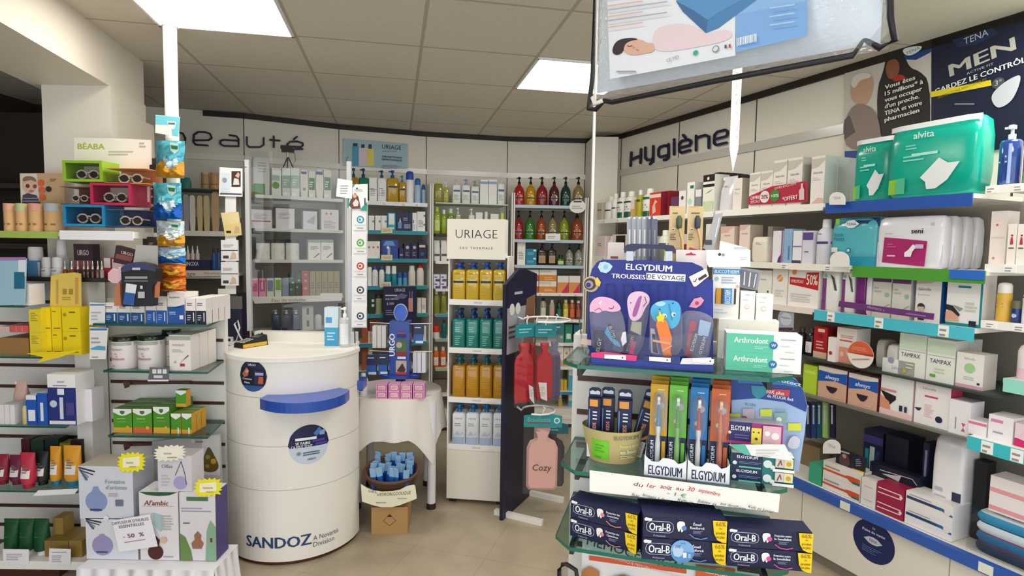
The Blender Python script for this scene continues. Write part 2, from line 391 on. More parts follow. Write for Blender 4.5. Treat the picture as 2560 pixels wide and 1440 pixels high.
def row(face, z, where, items, D=.07, back=0., rz=0.):
    """products standing on one shelf. item: kind, px left, px right, py top, look, colour, options"""
    todo = []
    for it in items:
        kind, x0, x1, yt, desc, col = it[:6]; o = dict(it[6]) if len(it) > 6 else {}
        bk = back+o.get('bk', 0); F = face.off(-bk) if bk else face
        zb = z+o.get('zb', 0)
        if 'zp' in o: zb = F.z((x0+x1)/2, o['zp'])
        a0 = F.sat(x0, zb); a1 = F.sat(x1, zb); w = (a1-a0)*.985
        zt = F.loc((x0+x1)/2, yt)[1]; H = zt-zb; d = o.get('d', None)
        if d is None: d = D if kind in ('C', 'PK') else min(w, D*.9)
        if kind in ('DB', 'SP', 'JA', 'TN', 'DR'): d = w
        st = o.get('st', 1); n = o.get('n', 1)
        pre = {1: [''], 2: ['lower ', 'upper '], 3: ['lowest ', 'middle ', 'topmost '], 4: ['lowest ', 'second lowest ', 'second highest ', 'topmost ']}[st]
        for j in range(n):
            for i in range(st):
                p = F.P((a0+a1)/2, zb+H/st*i, -j*(d+.004))
                q = ('' if j == 0 else ['', 'second-row ', 'third-row ', 'rear ', 'rear ', 'rear '][j])+pre[i]
                todo.append([kind, w, H/st*(.995 if st > 1 else 1), d, col, o, p, F.ang+rz, q+desc, x0])
    cnt = {}; cc = {}
    for t in todo: cnt[t[8]] = cnt.get(t[8], 0)+1; c = t[5].get('cat', KINDS[t[0]][2]); cc[c] = cc.get(c, 0)+1
    seen = {}; out = []
    todo.sort(key=lambda t: t[9])
    for t in todo:
        ds = t[8]; lab = f'{ds} {where}'
        if cnt[ds] > 1:
            k = seen.get(ds, 0); seen[ds] = k+1
            od = ORD[k] if k < cnt[ds]-1 or cnt[ds] == 1 else 'rightmost'
            lab = f'{ds}, {od}, {where}'
        c = t[5].get('cat', KINDS[t[0]][2])
        g = f'{PLUR.get(c, c)} {where}' if cc[c] > 1 else None
        out.append(product(t[0], t[1], t[2], t[3], t[4], t[5], t[6], t[7], lab, g))
    return out
def shelf(face, x0, x1, z, depth, label, col='f1efe8', th=.018, lip=None, liph=.03, name='shelf_board', tags=0, cham=0, xb=None):
    a0 = face.sat(x0, z); a1 = face.sat(x1, z); t = empty(name, face.P((a0+a1)/2, z-th), face.ang, label, 'shelf', 'shelf boards') ; w = (a1-a0)/2
    m = MB()
    if cham or xb is not None: m.slab([(-w, 0), (w, 0), ((w if xb is None else xb-(face.A.x+a0+w)), depth), (-w, depth)], 0, th, col, '1f5a4d:s' if ':g' in col else None)
    else: m.box(-w, 0, 0, w, depth, th, col)
    obj('board', m, t)
    if lip: obj('price_rail', MB().box(-w+.004, -.006, th-liph, w-.004, 0, th+.002, lip), t)
    rr = random.Random(int(x0+z*100))
    for i in range(tags):
        s = -w+(i+.5)*2*w/tags+rr.uniform(-.03, .03); b = MB().box(s-.02, -.0075, th-liph+.003, s+.02, -.006, th, 'fbfaf6')
        draw(b, [('m', s-.015, th-liph+.006, s+.013, th-.004, 2, '999')], Map(lambda x, y: (x, y), lambda x, y: 1, lambda x, y: 1), lambda x, z: -.0075, .0004)
        obj('price_tag', b, t)
    return t
# ------------------------------------------------------------------ the room
H = 2.62
tiled('floor_tiles', 'b9ab94', 'a89b85', .4, .003, math.radians(-17), (-.5, 3.0), .10, .35, 5)
tiled('ceiling_tiles', 'd8d0c0', 'b4ab98', .61, .011, math.radians(11.5), (.115, 3.165), .02, .8, 30)
WP = [onz(px, py, H) for px, py in [(350, 265), (610, 283), (848, 311), (1067, 330), (1270, 342), (1465, 347), (1555, 335)]]
WR = onz(2560, 30, H); RD = (WR-WP[6]).normalized(); WE = WP[6]+RD*5.6
structure('floor', MB().box(-4.2, -1.2, -.1, 3.9, 6.2, 0, 'floor_tiles'))
structure('ceiling', MB().box(-4.2, -1.2, H, 3.9, 6.2, H+.1, 'ceiling_tiles'))
WALL = 'e9e4d8'
m = MB()
for a, b in zip(WP[:-1], WP[1:]):
    f = Face(a, b); r = Vector((f.n.x, f.n.y, 0))*.1
    m.slab([(a.x, a.y), (b.x, b.y), (b.x+r.x, b.y+r.y), (a.x+r.x, a.y+r.y)], 0, H, WALL)
    p = f.P(f.L, 0, .002); q = f.P(f.L-.007, 0, .002); q2 = f.P(f.L-.007, 0, -.01); p2 = f.P(f.L, 0, -.01)
    m.slab([(q.x, q.y), (p.x, p.y), (p2.x, p2.y), (q2.x, q2.y)], 0, H, '4a4338')
structure('wall_back', m)
FR = Face(WP[6], WE)
m = MB(); m.box(0, 0, 0, FR.L, .1, H, WALL)
for px in (1688, 1876, 2122, 2518):
    s = FR.sat(px, 1.6); m.box(s-.004, -.002, 0, s+.004, .01, H, '4a4338')
o = structure('wall_right', m); 
def place(o, face, s=0, z=0, t=0):   # re-home a mesh built in face coordinates
    for v in o.data.vertices: v.co += o.location
    o.location = face.P(s, z, t); o.rotation_euler = (0, 0, face.ang); return o
place(o, FR)
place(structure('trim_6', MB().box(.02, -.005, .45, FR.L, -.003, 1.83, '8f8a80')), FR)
structure('wall_left', MB().box(-3.7, -1.2, 0, -3.6, 4.6, H, '3a3028'))  # dark colour stands in for the gloom of the unlit side room
m = MB(); m.box(-3.7, 4.44, 0, -2.82, 4.54, H, '2b2420'); structure('wall_left_back', m)  # same side room, its lack of light put into the wall colour
# dark shadow gap at the top of the walls, pale aluminium strip along the panels
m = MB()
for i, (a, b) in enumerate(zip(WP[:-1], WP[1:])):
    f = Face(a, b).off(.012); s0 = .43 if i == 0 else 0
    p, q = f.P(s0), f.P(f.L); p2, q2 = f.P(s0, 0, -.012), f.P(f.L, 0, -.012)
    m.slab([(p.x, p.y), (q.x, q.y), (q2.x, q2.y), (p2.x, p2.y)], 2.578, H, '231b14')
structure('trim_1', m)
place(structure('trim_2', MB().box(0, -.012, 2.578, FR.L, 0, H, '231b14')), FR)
m = MB()
for i, (a, b) in enumerate(zip(WP[:5], WP[1:6])):
    f = Face(a, b).off(.012); p, q = f.P(0), f.P(f.L); p2, q2 = f.P(0, 0, -.011), f.P(f.L, 0, -.011)
    m.slab([(p.x, p.y), (q.x, q.y), (q2.x, q2.y), (p2.x, p2.y)], 2.245, 2.29, 'f4f2ec:s')
structure('trim_3', m)
zs = FR.z(1560, 430)
place(structure('trim_4', MB().box(0, -.012, zs-.03, FR.sat(2112, zs), 0, zs+.025, 'c9c6bf:s')), FR)
# beam and pillar on the left
m = MB(); BZ = 2.376
m.slab([(-1.78, 1.85), (-2.12, 3.38), (-2.52, 3.38), (-2.16, 1.85)], BZ, H, 'e6dfd2')
m.slab([(-1.50, .5), (-1.78, 1.85), (-2.16, 1.85), (-1.9, .5)], BZ, H, 'e6dfd2')
structure('wall_beam', m)
m = MB(); m.slab([(-2.37, 2.96), (-2.02, 2.955), (-2.10, 3.36), (-2.46, 3.36)], 0, BZ, 'e6dfd2')
m.slab([(-2.10, 3.0), (-2.03, 3.0), (-2.08, 3.4), (-2.14, 3.4)], 0, 2.27, 'ddd6c8'); structure('wall_pillar', m)
m = MB(); m.box(-3.6, 3.6, 0, -2.46, 3.68, BZ, '2a211b')  # recess and shelves coloured dark in place of the unlit area's shade
for z in (1.9, 1.55): m.box(-3.6, 3.4, z, -2.5, 3.6, z+.03, '3a2f27')
structure('wall_left_recess', m)
# projecting panel at the corner
f4 = Face(WP[5], WP[6]); m = MB(); a, b = f4.P(0, 0, .02), f4.P(f4.L*.96, 0, .02)
c5 = Face(WP[4], WP[5]); e = c5.P(c5.L, 0, .34); g = c5.P(c5.L+.22, 0, .36)
m.slab([(c5.P(c5.L)[0], c5.P(c5.L)[1]), (e.x, e.y), (g.x, g.y), (b.x, b.y)], 0, 2.575, 'ece7db')
structure('wall_corner', m)

# ceiling panel lamps on the tile grid
GA = math.radians(11.5); gu = Vector((math.cos(GA), math.sin(GA), 0)); gv = Vector((-math.sin(GA), math.cos(GA), 0)); g0 = Vector((.115, 3.165, 0))
def lamp(i, j, label):
    c = g0+gu*(.61*(i+.5))+gv*(.61*(j+.5)); t = empty('ceiling_light', (c.x, c.y, H-.012), GA, label, 'light', 'square ceiling light panels')
    m = MB(); q = .3
    for x0, y0, x1, y1 in ((-q, -q, q, -q+.012), (-q, q-.012, q, q), (-q, -q, -q+.012, q), (q-.012, -q, q, q)): m.box(x0, y0, 0, x1, y1, .011, 'e8e8e8')
    obj('frame', m, t); obj('diffuser', MB().box(-q+.012, -q+.012, .004, q-.012, q-.012, .009, 'fffaf0:e'), t)
lamp(-3, -1, 'square ceiling light panel above the round white pole at left')
lamp(0, 0, 'square ceiling light panel beside the hanging pillow bag')
lamp(-3, -5, 'added unseen square ceiling light panel behind the viewer at left')  # this and the next two are unseen panels added for extra light
lamp(0, -4, 'added unseen square ceiling light panel behind the viewer in the middle')
lamp(2, -3, 'added unseen square ceiling light panel above the viewer at right')

# ------------------------------------------------------------------ stroke lettering on the walls
def strokes(name, label, face, lines, wpx, col, depth=.012, group=None):
    s0, z0 = face.loc(*lines[0][0]); mp = pxmap(face, s0, z0); t = empty(name, face.P(s0, z0, .001), face.ang, label, 'lettering')
    for ln in lines:
        mb = MB(); P_ = [mp.pt(*p) for p in ln]; r = wpx*mp.ws(*ln[0])/2
        for a, b in zip(P_, P_[1:]):
            dx, dz = b[0]-a[0], b[1]-a[1]; L = math.hypot(dx, dz) or 1; nx, nz = -dz/L*r, dx/L*r
            mb.prism([(a[0]-nx, a[1]-nz), (b[0]-nx, b[1]-nz), (b[0]+nx, b[1]+nz), (a[0]+nx, a[1]+nz)], -depth, 0, col)
        for i, a in enumerate(P_): mb.prism([(a[0]+r*math.cos(k*.628), a[1]+r*math.sin(k*.628)) for k in range(10)], -depth-.0002*(i % 2), 0, col)
        obj('letter_stroke', mb, t)
def arc(cx, cy, rx, ry, a0, a1, n=7): return [(cx+rx*math.cos(math.radians(a0+(a1-a0)*i/n)), cy-ry*math.sin(math.radians(a0+(a1-a0)*i/n))) for i in range(n+1)]
hyg = [[(1578, 414), (1580, 382)], [(1603, 407), (1604, 374)], [(1580, 399), (1603, 390)],
       [(1615, 370), (1615, 394), (1620, 400), (1630, 400), (1634, 396)], [(1635, 366), (1634, 404), (1627, 410)],
       [(1673, 361), (1673, 393), (1668, 399), (1662, 400)], [(1673, 366), (1665, 364), (1652, 368), (1648, 374), (1648, 388), (1653, 393), (1672, 388)],
       [(1687, 386), (1687, 356)], [(1687, 350), (1687, 349)],
       [(1700, 370), (1725, 364), (1729, 358), (1728, 352), (1722, 349), (1706, 353), (1700, 360), (1700, 378), (1706, 382), (1727, 376)], [(1710, 338), (1715, 344)],
       [(1742, 376), (1742, 340)], [(1742, 348), (1748, 343), (1766, 338), (1774, 342), (1774, 370)],
       [(1787, 349), (1818, 341), (1821, 334), (1820, 328), (1815, 325), (1795, 330), (1788, 338), (1787, 358), (1793, 363), (1818, 357)]]
strokes('wall_lettering', 'navy lettering reading Hygiène on the white right wall', FR.off(.012), hyg, 4.2, '16183a')
f0 = Face(WP[0], WP[1]).off(.012); f1 = Face(WP[1], WP[2]).off(.012)
bea = [[(440, 318), (440, 364), (452, 366), (462, 360), (464, 346), (458, 334), (442, 330)],
       [(486, 351), (522, 351), (530, 345), (526, 335), (515, 331), (497, 330), (486, 337), (484, 354), (490, 362), (520, 364)],
       [(574, 338), (592, 341), (597, 348), (597, 366), (560, 365), (551, 360), (552, 352), (560, 350), (595, 352)]]
strokes('wall_lettering', 'navy letters b, e, a starting the word Beauté on the left back wall', f0, bea, 4.4, '1d1a40')
aut = [[(617, 343), (617, 362), (623, 368), (650, 368), (659, 362), (659, 345)],
       [(684, 341), (684, 368)], [(675, 350), (699, 352)],
       [(722, 366), (752, 368), (757, 364), (756, 358), (742, 354), (724, 355), (718, 361), (719, 369), (726, 373), (756, 373)], [(734, 349), (742, 342)]]
strokes('wall_lettering', 'navy letters u, t, é ending the word Beauté on the left back wall', f1, aut, 4.4, '1d1a40')

# ------------------------------------------------------------------ back wall bays
SD = .33
FB = [Face(a, b) for a, b in zip(WP[:-1], WP[1:])]          # wall facets
FF = [f.off(SD) for f in FB]                                # shelf fronts
def upright(px, face, ztop, label, z0=0, wd=.03, dep=SD, col='f3f1ec'):
    s = face.sat(px, 1.2); m = MB().box(-wd/2, 0, 0, wd/2, dep-.005, ztop-z0, col); m.box(-.003, -.002, 0, .003, 0, ztop-z0, '5a554b')
    return obj('shelf_upright', m, None, loc=face.P(s, z0), rz=face.ang, label=label, cat='upright', group='white shelf uprights along the back wall')
upright(622, FF[1], 2.0, 'white shelf upright behind the clear counter screen', .175)
upright(868, FF[1], 2.1, 'white shelf upright left of the blue poster bay', .175)
upright(1078, FF[2], 2.13, 'white shelf upright left of the white display tower', .175)
upright(1280, FF[4], 2.08, 'white shelf upright left of the coloured soap bottles', .175)
upright(1462, FF[4], 2.05, 'white shelf upright right of the coloured soap bottles', .175)
upright(1484, FF[4].off(.05), 1.45, 'short white shelf upright beside the blue suitcase display', 0, .05, .3)
# base plinths
m = MB()
for i in range(1, 5):
    f = FF[i]; p, q = f.P(-.04 if i == 1 else -.02), f.P(f.L+.02); p2, q2 = f.P(0, 0, -SD+.005), f.P(f.L, 0, -SD+.005)
    m.slab([(p.x, p.y), (q.x, q.y), (q2.x, q2.y), (p2.x, p2.y)], .0, .03, '3b3026'); m.slab([(p.x, p.y), (q.x, q.y), (q2.x, q2.y), (p2.x, p2.y)], .03, .17, 'eee9de')
obj('shelf_plinth', m, label='white plinth with a dark base under the back wall shelving', cat='plinth')

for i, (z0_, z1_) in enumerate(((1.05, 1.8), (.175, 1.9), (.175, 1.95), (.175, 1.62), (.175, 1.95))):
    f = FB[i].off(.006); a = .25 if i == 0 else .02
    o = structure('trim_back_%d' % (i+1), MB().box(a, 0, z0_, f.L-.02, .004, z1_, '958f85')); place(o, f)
b5 = FF[4]; zz = lambda f, px, py: f.z(px, py)
Z5 = [zz(b5, 1380, y) for y in (514, 600, 664, 733, 799, 858, 917, 980, 1041)]
nm = ['top', 'second', 'third', 'fourth', 'fifth', 'sixth', 'seventh', 'eighth', 'ninth']
for i, z in enumerate(Z5):
    shelf(b5, 1287, 1459, z, SD-.02, f'white {nm[i]} shelf from the top of the right back bay', lip='b7cfe0' if i < 3 else ('2f8fb0' if i == 7 else 'f4f2ec'), liph=.024, tags=0 if i < 3 or i == 7 else 4)
W5 = lambda i: f'on the {nm[i]} shelf of the soap bottle bay'
row(b5, Z5[0], W5(0), [('DB', x0, x1, 441, d, c, {'lab': l}) for x0, x1, d, c, l in (
    (1284, 1312, 'bright red liquid soap bottle', 'c3161c:l', 'e69a9a'), (1314, 1340, 'golden yellow liquid soap bottle', 'd9a400:l', 'f2dc4e'), (1341, 1370, 'dark red liquid soap bottle', '9c1d1a:l', 'c4504a'),
    (1373, 1399, 'red-brown soap bottle with white label', '5e231f:l', 'e6e2da'), (1402, 1428, 'dark teal liquid soap bottle', '0d4038:l', '4f9a8c'), (1433, 1461, 'pale tan soap bottle', 'a38b54:l', 'e8e4da'))], back=.05)
row(b5, Z5[1], W5(1), [('DB', x0, x1, 526, d, c, {'lab': l}) for x0, x1, d, c, l in (
    (1284, 1309, 'crimson liquid soap bottle', 'a81e28:l', 'e0808a'), (1312, 1338, 'green liquid soap bottle', '2f8a1e:l', '8ed07a'), (1341, 1366, 'orange-brown soap bottle', 'b04a1c:l', 'e8b68a'),
    (1370, 1394, 'beige soap bottle with white label', 'a8975f:l', 'eeece6'), (1398, 1424, 'lime yellow soap bottle', '98a51c:l', 'd6dc50'), (1429, 1458, 'amber orange soap bottle', 'a8491a:l', 'e8a63c'))], back=.05)
BAR = lambda c='999', y0=.25, y1=.6, n=5, x0=.15, x1=.85: ('m', x0, y0, x1, y1, n, c)
row(b5, Z5[2], W5(2), [
    ('C', 1293, 1313, 604, 'tall white carton', 'f2f0ea', {'dec': [BAR()]}), ('C', 1314, 1341, 622, 'teal blue carton', '0f7fa8', {'st': 2, 'dec': [('r', .7, .7, .95, .9, 'e8f2f4'), BAR('8cc8da', .3, .6, 3)]}),
    ('PB', 1343, 1367, 609, 'black pump bottle with kraft label', '2a211a:s', {'lab': 'b79568', 'cap': '15100f:s', 'hb': .72}), ('PB', 1369, 1391, 609, 'black pump bottle with kraft label', '2a211a:s', {'lab': 'b79568', 'cap': '15100f:s', 'hb': .72}),
    ('BO', 1392, 1412, 637, 'small green and black bottle', '3b6a1c:s', {'lab': 'c9dc9a', 'cap': '1c2418', 'ch': .3}),
    ('DB', 1414, 1434, 611, 'clear grey soap bottle', 'a9ac9c:l', {'lab': 'f0f0ec'}), ('DB', 1437, 1458, 611, 'clear grey soap bottle', 'a9ac9c:l', {'lab': 'f0f0ec'})], back=.05)
OR = [('r', 0, 0, 1, .55, 'e08a2c'), ('r', 0, .75, .7, .92, 'd8d4cc'), ('m', .3, .15, .85, .4, 2, 'f6d9a8')]
row(b5, Z5[3], W5(3), [('C', 1318, 1346, 674, 'rust and white carton', 'f0ece4', {'st': 2, 'dec': [('r', 0, 0, 1, .55, 'b9542a')]}), ('C', 1347, 1391, 674, 'orange and white carton', 'f0ece4', {'st': 2, 'dec': OR})] +
    [('C', x, x+28, 690, 'orange carton with a pink triangle', 'f0ece4', {'dec': [('r', 0, 0, 1, .62, 'e8954a'), ('p', [(.35, .0), (.98, .0), (.98, .6)], 'cc1f5c')]}) for x in (1393, 1422)], back=.04)
row(b5, Z5[4], W5(4), [('BO', x0, x1, y, d, c, {'lab': l, 'cap': k, 'ch': .14}) for x0, x1, y, d, c, l, k in (
    (1350, 1366, 745, 'clear bottle with a black cap', 'b5b8a0:l', 'dfe0d0', '1c1a18'), (1373, 1387, 750, 'pale green bottle with pink flower label', 'b2b79a', 'e0a890', 'efe6c8'), (1391, 1405, 750, 'dark green bottle', '0f3a2c:s', '2a6a50', '14241c'),
    (1407, 1422, 750, 'yellow bottle', 'd8b82a:l', 'f0e068', 'efe6c8'), (1423, 1438, 750, 'orange-red bottle', 'c2602a:l', 'e86a50', 'efe6c8'), (1439, 1453, 752, 'red-brown bottle', '8a4030:l', 'b8604c', 'efe6c8'))], back=.04)
row(b5, Z5[5], W5(5), [('C', 1395, 1411, 811, 'dark green carton', '17594a', {'dec': [('r', .2, .6, .8, .85, 'e8efe8'), ('c', .5, .3, .2, 'c8a060')]}), ('C', 1412, 1430, 811, 'emerald green carton', '148a6a', {'dec': [('r', .2, .2, .8, .5, 'dfeee6')]}),
    ('C', 1434, 1450, 812, 'blue-green carton', '1c6a80', {'dec': [('r', .2, .3, .9, .6, 'eef2f2')]})], back=.04)
row(b5, Z5[6], W5(6), [('C', x, x+14, 869, 'white and orange carton', 'f0eadc', {'dec': [('r', 0, 0, 1, .3, 'e39a3c'), ('c', .5, .7, .28, 'e0a060')]}) for x in (1394, 1409, 1424)], back=.04)
row(b5, Z5[7], W5(7), [('C', 1394+8*i, 1401+8*i, 950, 'small yellow carton', 'd8b83c') for i in range(3)] + [('C', 1421, 1434, 921, 'white and cyan carton', 'dfeef2', {'dec': [('r', 0, 0, 1, .68, '4fb4d0')]}), ('C', 1437, 1450, 921, 'white and cyan carton', 'dfeef2', {'dec': [('r', 0, 0, 1, .68, '4fb4d0')]})], back=.05)
row(b5, Z5[8], W5(8), [('C', 1421, 1434, 985, 'white and cyan carton', 'dfeef2', {'dec': [('r', 0, 0, 1, .68, '4fb4d0')]}), ('C', 1437, 1450, 985, 'white and cyan carton', 'dfeef2', {'dec': [('r', 0, 0, 1, .68, '4fb4d0')]}), ('BO', 1395, 1406, 986, 'yellow spray bottle', 'd8c060:l', {'cap': 'f4efdc'})], back=.05)

b4 = FF[3]; Z4 = [zz(b4, 1100, y) for y in (506, 584, 653, 722, 786, 848, 921, 985)]
for i, z in enumerate(Z4):
    shelf(b4, 1089, 1270, z, SD-.02, f'{nm[i]} shelf of the bay behind the display tower', col='cfe0d2' if i == 0 else ('2a2620' if i == 1 else 'f1efe8'), lip=None if i < 2 else {4: '4a9fc0', 5: '9fb0a0', 6: 'b9c98a'}.get(i, 'f4f2ec'), liph=.022, th=.008 if i == 0 else .02)
W4 = lambda i: f'on the {nm[i]} shelf behind the display tower'
BL = [('r', .0, .62, 1, .72, '3f6a98'), BAR('a8aab0', .2, .5)]
row(b4, Z4[0], W4(0), [('PB', 1085, 1107, 443, 'large olive oil pump bottle', 'a8a53c:l', {'cap': 'dcd9b4'}), ('PB', 1109, 1122, 455, 'narrow yellow-green pump bottle', 'c2c04a:l', {'cap': 'f2efe0'}),
    ('PB', 1131, 1152, 446, 'white lotion bottle with grey pump', 'efefec', {'cap': 'd8dad8', 'dec': BL}), ('PB', 1155, 1176, 447, 'white lotion bottle with blue pump', 'efefec', {'cap': '8fb0d0', 'dec': BL}), ('PB', 1178, 1198, 451, 'short white bottle with teal pump', 'efefec', {'cap': '7fa6b8', 'dec': BL}),
    ('C', 1200, 1220, 449, 'white carton with a blue top band', 'f2f1ee', {'dec': [('r', 0, .82, 1, .92, '8fa9cf')]}), ('C', 1221, 1242, 449, 'white carton with a blue top band', 'f2f1ee', {'dec': [('r', 0, .82, 1, .92, '8fa9cf')]}),
    ('PB', 1244, 1262, 441, 'slim white bottle with a tall pump', 'efefec', {'cap': 'd5e2ec', 'dec': BL})], back=.06)
row(b4, Z4[1], W4(1), [('BO', 1084, 1102, 517, 'lime green cleansing bottle', 'b4c83a:l', {'cap': 'b8d838', 'lab': 'd8e08a'}), ('BO', 1103, 1117, 524, 'light green cleansing bottle', 'a6c428:l', {'cap': 'e8efe0'}), ('BO', 1119, 1136, 521, 'leaf green bottle', '7fb52a:l', {'cap': 'dff0d0'}),
    ('PB', 1139, 1152, 519, 'pale green foam bottle', 'c8d8a0:l', {'cap': 'e8efe0'}), ('PB', 1171, 1187, 521, 'white foam pump bottle', 'e8eee6', {'cap': 'f2f4f0'}), ('C', 1189, 1206, 531, 'plain white carton', 'f0f0ea'), ('BO', 1208, 1224, 529, 'white bottle with a cone cap', 'e6ece6', {'cap': 'eef0ee', 'ch': .3}),
    ('C', 1226, 1246, 535, 'wide white carton', 'f0f0ea'), ('BO', 1248, 1265, 532, 'white bottle with a yellow cap', 'e8ece0', {'cap': 'd8e26a', 'ch': .3})], back=.05)
row(b4, Z4[2], W4(2), [('PO', 1084, 1101, 601, 'white refill pouch', 'e9e9e6', {'dec': [('r', .1, .25, .9, .35, '555')]}), ('PO', 1102, 1119, 601, 'white refill pouch', 'e9e9e6', {'dec': [('r', .1, .25, .9, .35, '555')]}), ('C', 1124, 1150, 630, 'low beige carton', 'e0d8c6'), ('C', 1158, 1192, 626, 'low white carton', 'f0efea'), ('C', 1195, 1226, 626, 'low white carton', 'f0efea'), ('C', 1230, 1262, 632, 'low dark carton', '2c2c30')], back=.05)
row(b4, Z4[3], W4(3), [('C', 1084, 1099, 686, 'white and violet carton', 'eceaf2', {'st': 2, 'dec': [('r', .3, .0, 1, .35, '5a4a8c'), ('r', .1, .55, .6, .7, '55507a')]}), ('C', 1101, 1116, 686, 'white and violet carton', 'eceaf2', {'st': 2, 'dec': [('r', .3, .0, 1, .35, '5a4a8c'), ('r', .1, .55, .6, .7, '55507a')]})], back=.04)
row(b4, Z4[4], W4(4), [('BO', 1084, 1100, 725, 'olive oil bottle with cream cap', '9aa23a:l', {'cap': 'ece6c8'}), ('BO', 1102, 1117, 725, 'olive oil bottle with cream cap', '9aa23a:l', {'cap': 'ece6c8'})], back=.04)
row(b4, Z4[5], W4(5), [('JA', 1082, 1100, 815, 'white jar with a red lid', 'eee', {'cap': 'd8321c', 'ch': .5}), ('BO', 1104, 1117, 800, 'dark teal bottle', '0c6a6a', {'cap': '0a4a50'})], back=.04)
row(b4, Z4[6], W4(6), [('BO', 1082, 1098, 868, 'orange bottle with a white label', 'e0642a', {'lab': 'f4efe0', 'cap': 'f0e8d8'}), ('BO', 1100, 1116, 868, 'orange bottle with a white label', 'e0642a', {'lab': 'f4efe0', 'cap': 'f0e8d8'})], back=.04)
row(b4, Z4[7], W4(7), [('C', 1084, 1116, 950, 'dim brown carton', '7a6a5a')], back=.06)

b3 = FF[2]; Z3 = [zz(b3, 980, y) for y in (505, 577, 647, 715, 785, 857, 925)]
for i, z in enumerate(Z3):
    shelf(b3, 884, 1069, z, SD-.02, f'{nm[i]} shelf of the blue cosmetics bay', lip='e9f0f2' if i == 0 else '2b8fa0' if i < 6 else '1f6a60', liph=.03, tags=4 if i == 0 else 0)
W3 = lambda i: f'on the {nm[i]} cosmetics shelf'
WB = [('r', .1, .45, .35, .6, '3a7aa8'), BAR('b0b4b8', .1, .4)]; PUMPB = '1d4fa8'
row(b3, Z3[0], W3(0), [('PB', 874, 896, 419, 'amber oil pump bottle', 'b8861a:l', {'cap': '1b3a6c', 'hb': .72}), ('PB', 897, 922, 420, 'green gel pump bottle', '128a6a:l', {'cap': '1b3a6c', 'hb': .72}),
    ('C', 923, 942, 444, 'white carton with grey lines', 'f2f2f0', {'dec': [('r', 0, .5, 1, .53, '8899a8'), BAR('aab')]}), ('PB', 944, 967, 425, 'white cream bottle with navy pump', 'eef0f2', {'cap': '23407a', 'dec': [BAR('99a')]}),
    ('PB', 968, 997, 425, 'large yellow oil pump bottle', 'd0a820:l', {'cap': '2452a8', 'dec': [('r', 0, .6, 1, .66, '2a2a50')]}), ('PB', 998, 1015, 438, 'small yellow oil pump bottle', 'd0a820:l', {'cap': '2a8ab0', 'dec': [('r', 0, .6, 1, .68, '2a2a50')]}),
    ('SP', 1016, 1036, 427, 'white spray can with royal blue cap', 'f2f4f6', {'cap': '2450b4', 'dec': [BAR('889')]}), ('SP', 1038, 1053, 445, 'light blue spray can', 'a9c6e0', {'cap': '2a6ab4'}), ('SP', 1055, 1064, 461, 'small blue spray can', '8fb6dc', {'cap': '1d4a8c'})], back=.03)
row(b3, Z3[1], W3(1), [('C', x, x+14, 539, 'slim white carton with blue square', 'f2f2f0', {'dec': [('r', .65, .55, .95, .68, '2a8ab0')]}) for x in (922, 938, 953)] + [
    ('C', 969, 989, 532, 'white card carton with teal edge', '2aa0b4', {'dec': [('r', .15, .35, .85, .95, 'eef4f4'), ('r', .2, .1, .8, .2, 'dff0f0')]}), ('C', 990, 1030, 533, 'navy serum display carton', '1d2550', {'dec': [('r', .12, .15, .35, .5, '6a9ad0'), ('p', [(.2, .5), (.3, .5), (.25, .75)], 'e8eef4'), ('r', .5, .15, .9, .4, '8a8aa8'), ('m', .45, .6, .9, .8, 2, 'a0a8c8')]}),
    ('C', 1031, 1042, 532, 'narrow white carton', 'f2f2f0', {'dec': WB}), ('C', 1043, 1063, 529, 'white carton with blue squares', 'f2f2f0', {'dec': [('r', .8, .3, .97, .4, '2a6ab0'), ('r', .8, .75, .97, .85, '2a6ab0'), BAR()]})], back=.03)
row(b3, Z3[2], W3(2), [('C', x, x+11, 603, 'slim white carton with pink mark', 'f2efee', {'dec': [('r', .3, .6, .7, .7, 'c8506a')]}) for x in (917, 928, 939)] + [
    ('C', 951, 995, 600, 'blue skincare display carton', '2a4aa0', {'dec': [('p', [(.15, .7), (.85, .7), (.7, .95), (.3, .95)], '6aa4e0'), ('r', .4, .1, .55, .6, 'a8b4e0'), ('c', .42, .6, .08, 'f4f6fa'), ('r', 0, 0, .1, 1, '182a60')]}),
    ('C', 998, 1009, 621, 'small navy carton', '2a2a58', {'dec': [('r', .2, .3, .8, .45, 'b0a8c8')]}), ('C', 1010, 1027, 609, 'navy carton with pale spot', '1e1c44', {'dec': [('c', .5, .75, .25, 'b8c4e8'), ('m', .2, .2, .8, .5, 3, '8a88a8')]}),
    ('C', 1028, 1044, 609, 'navy carton with pale spot', '1e1c44', {'dec': [('c', .5, .75, .25, 'b8c4e8'), ('m', .2, .2, .8, .5, 3, '8a88a8')]}), ('C', 1046, 1065, 606, 'navy and cream carton', '1e1c44', {'dec': [('r', .1, .7, .9, .85, 'd8d0a8'), ('c', .5, .3, .25, '3a4a98')]})], back=.03)
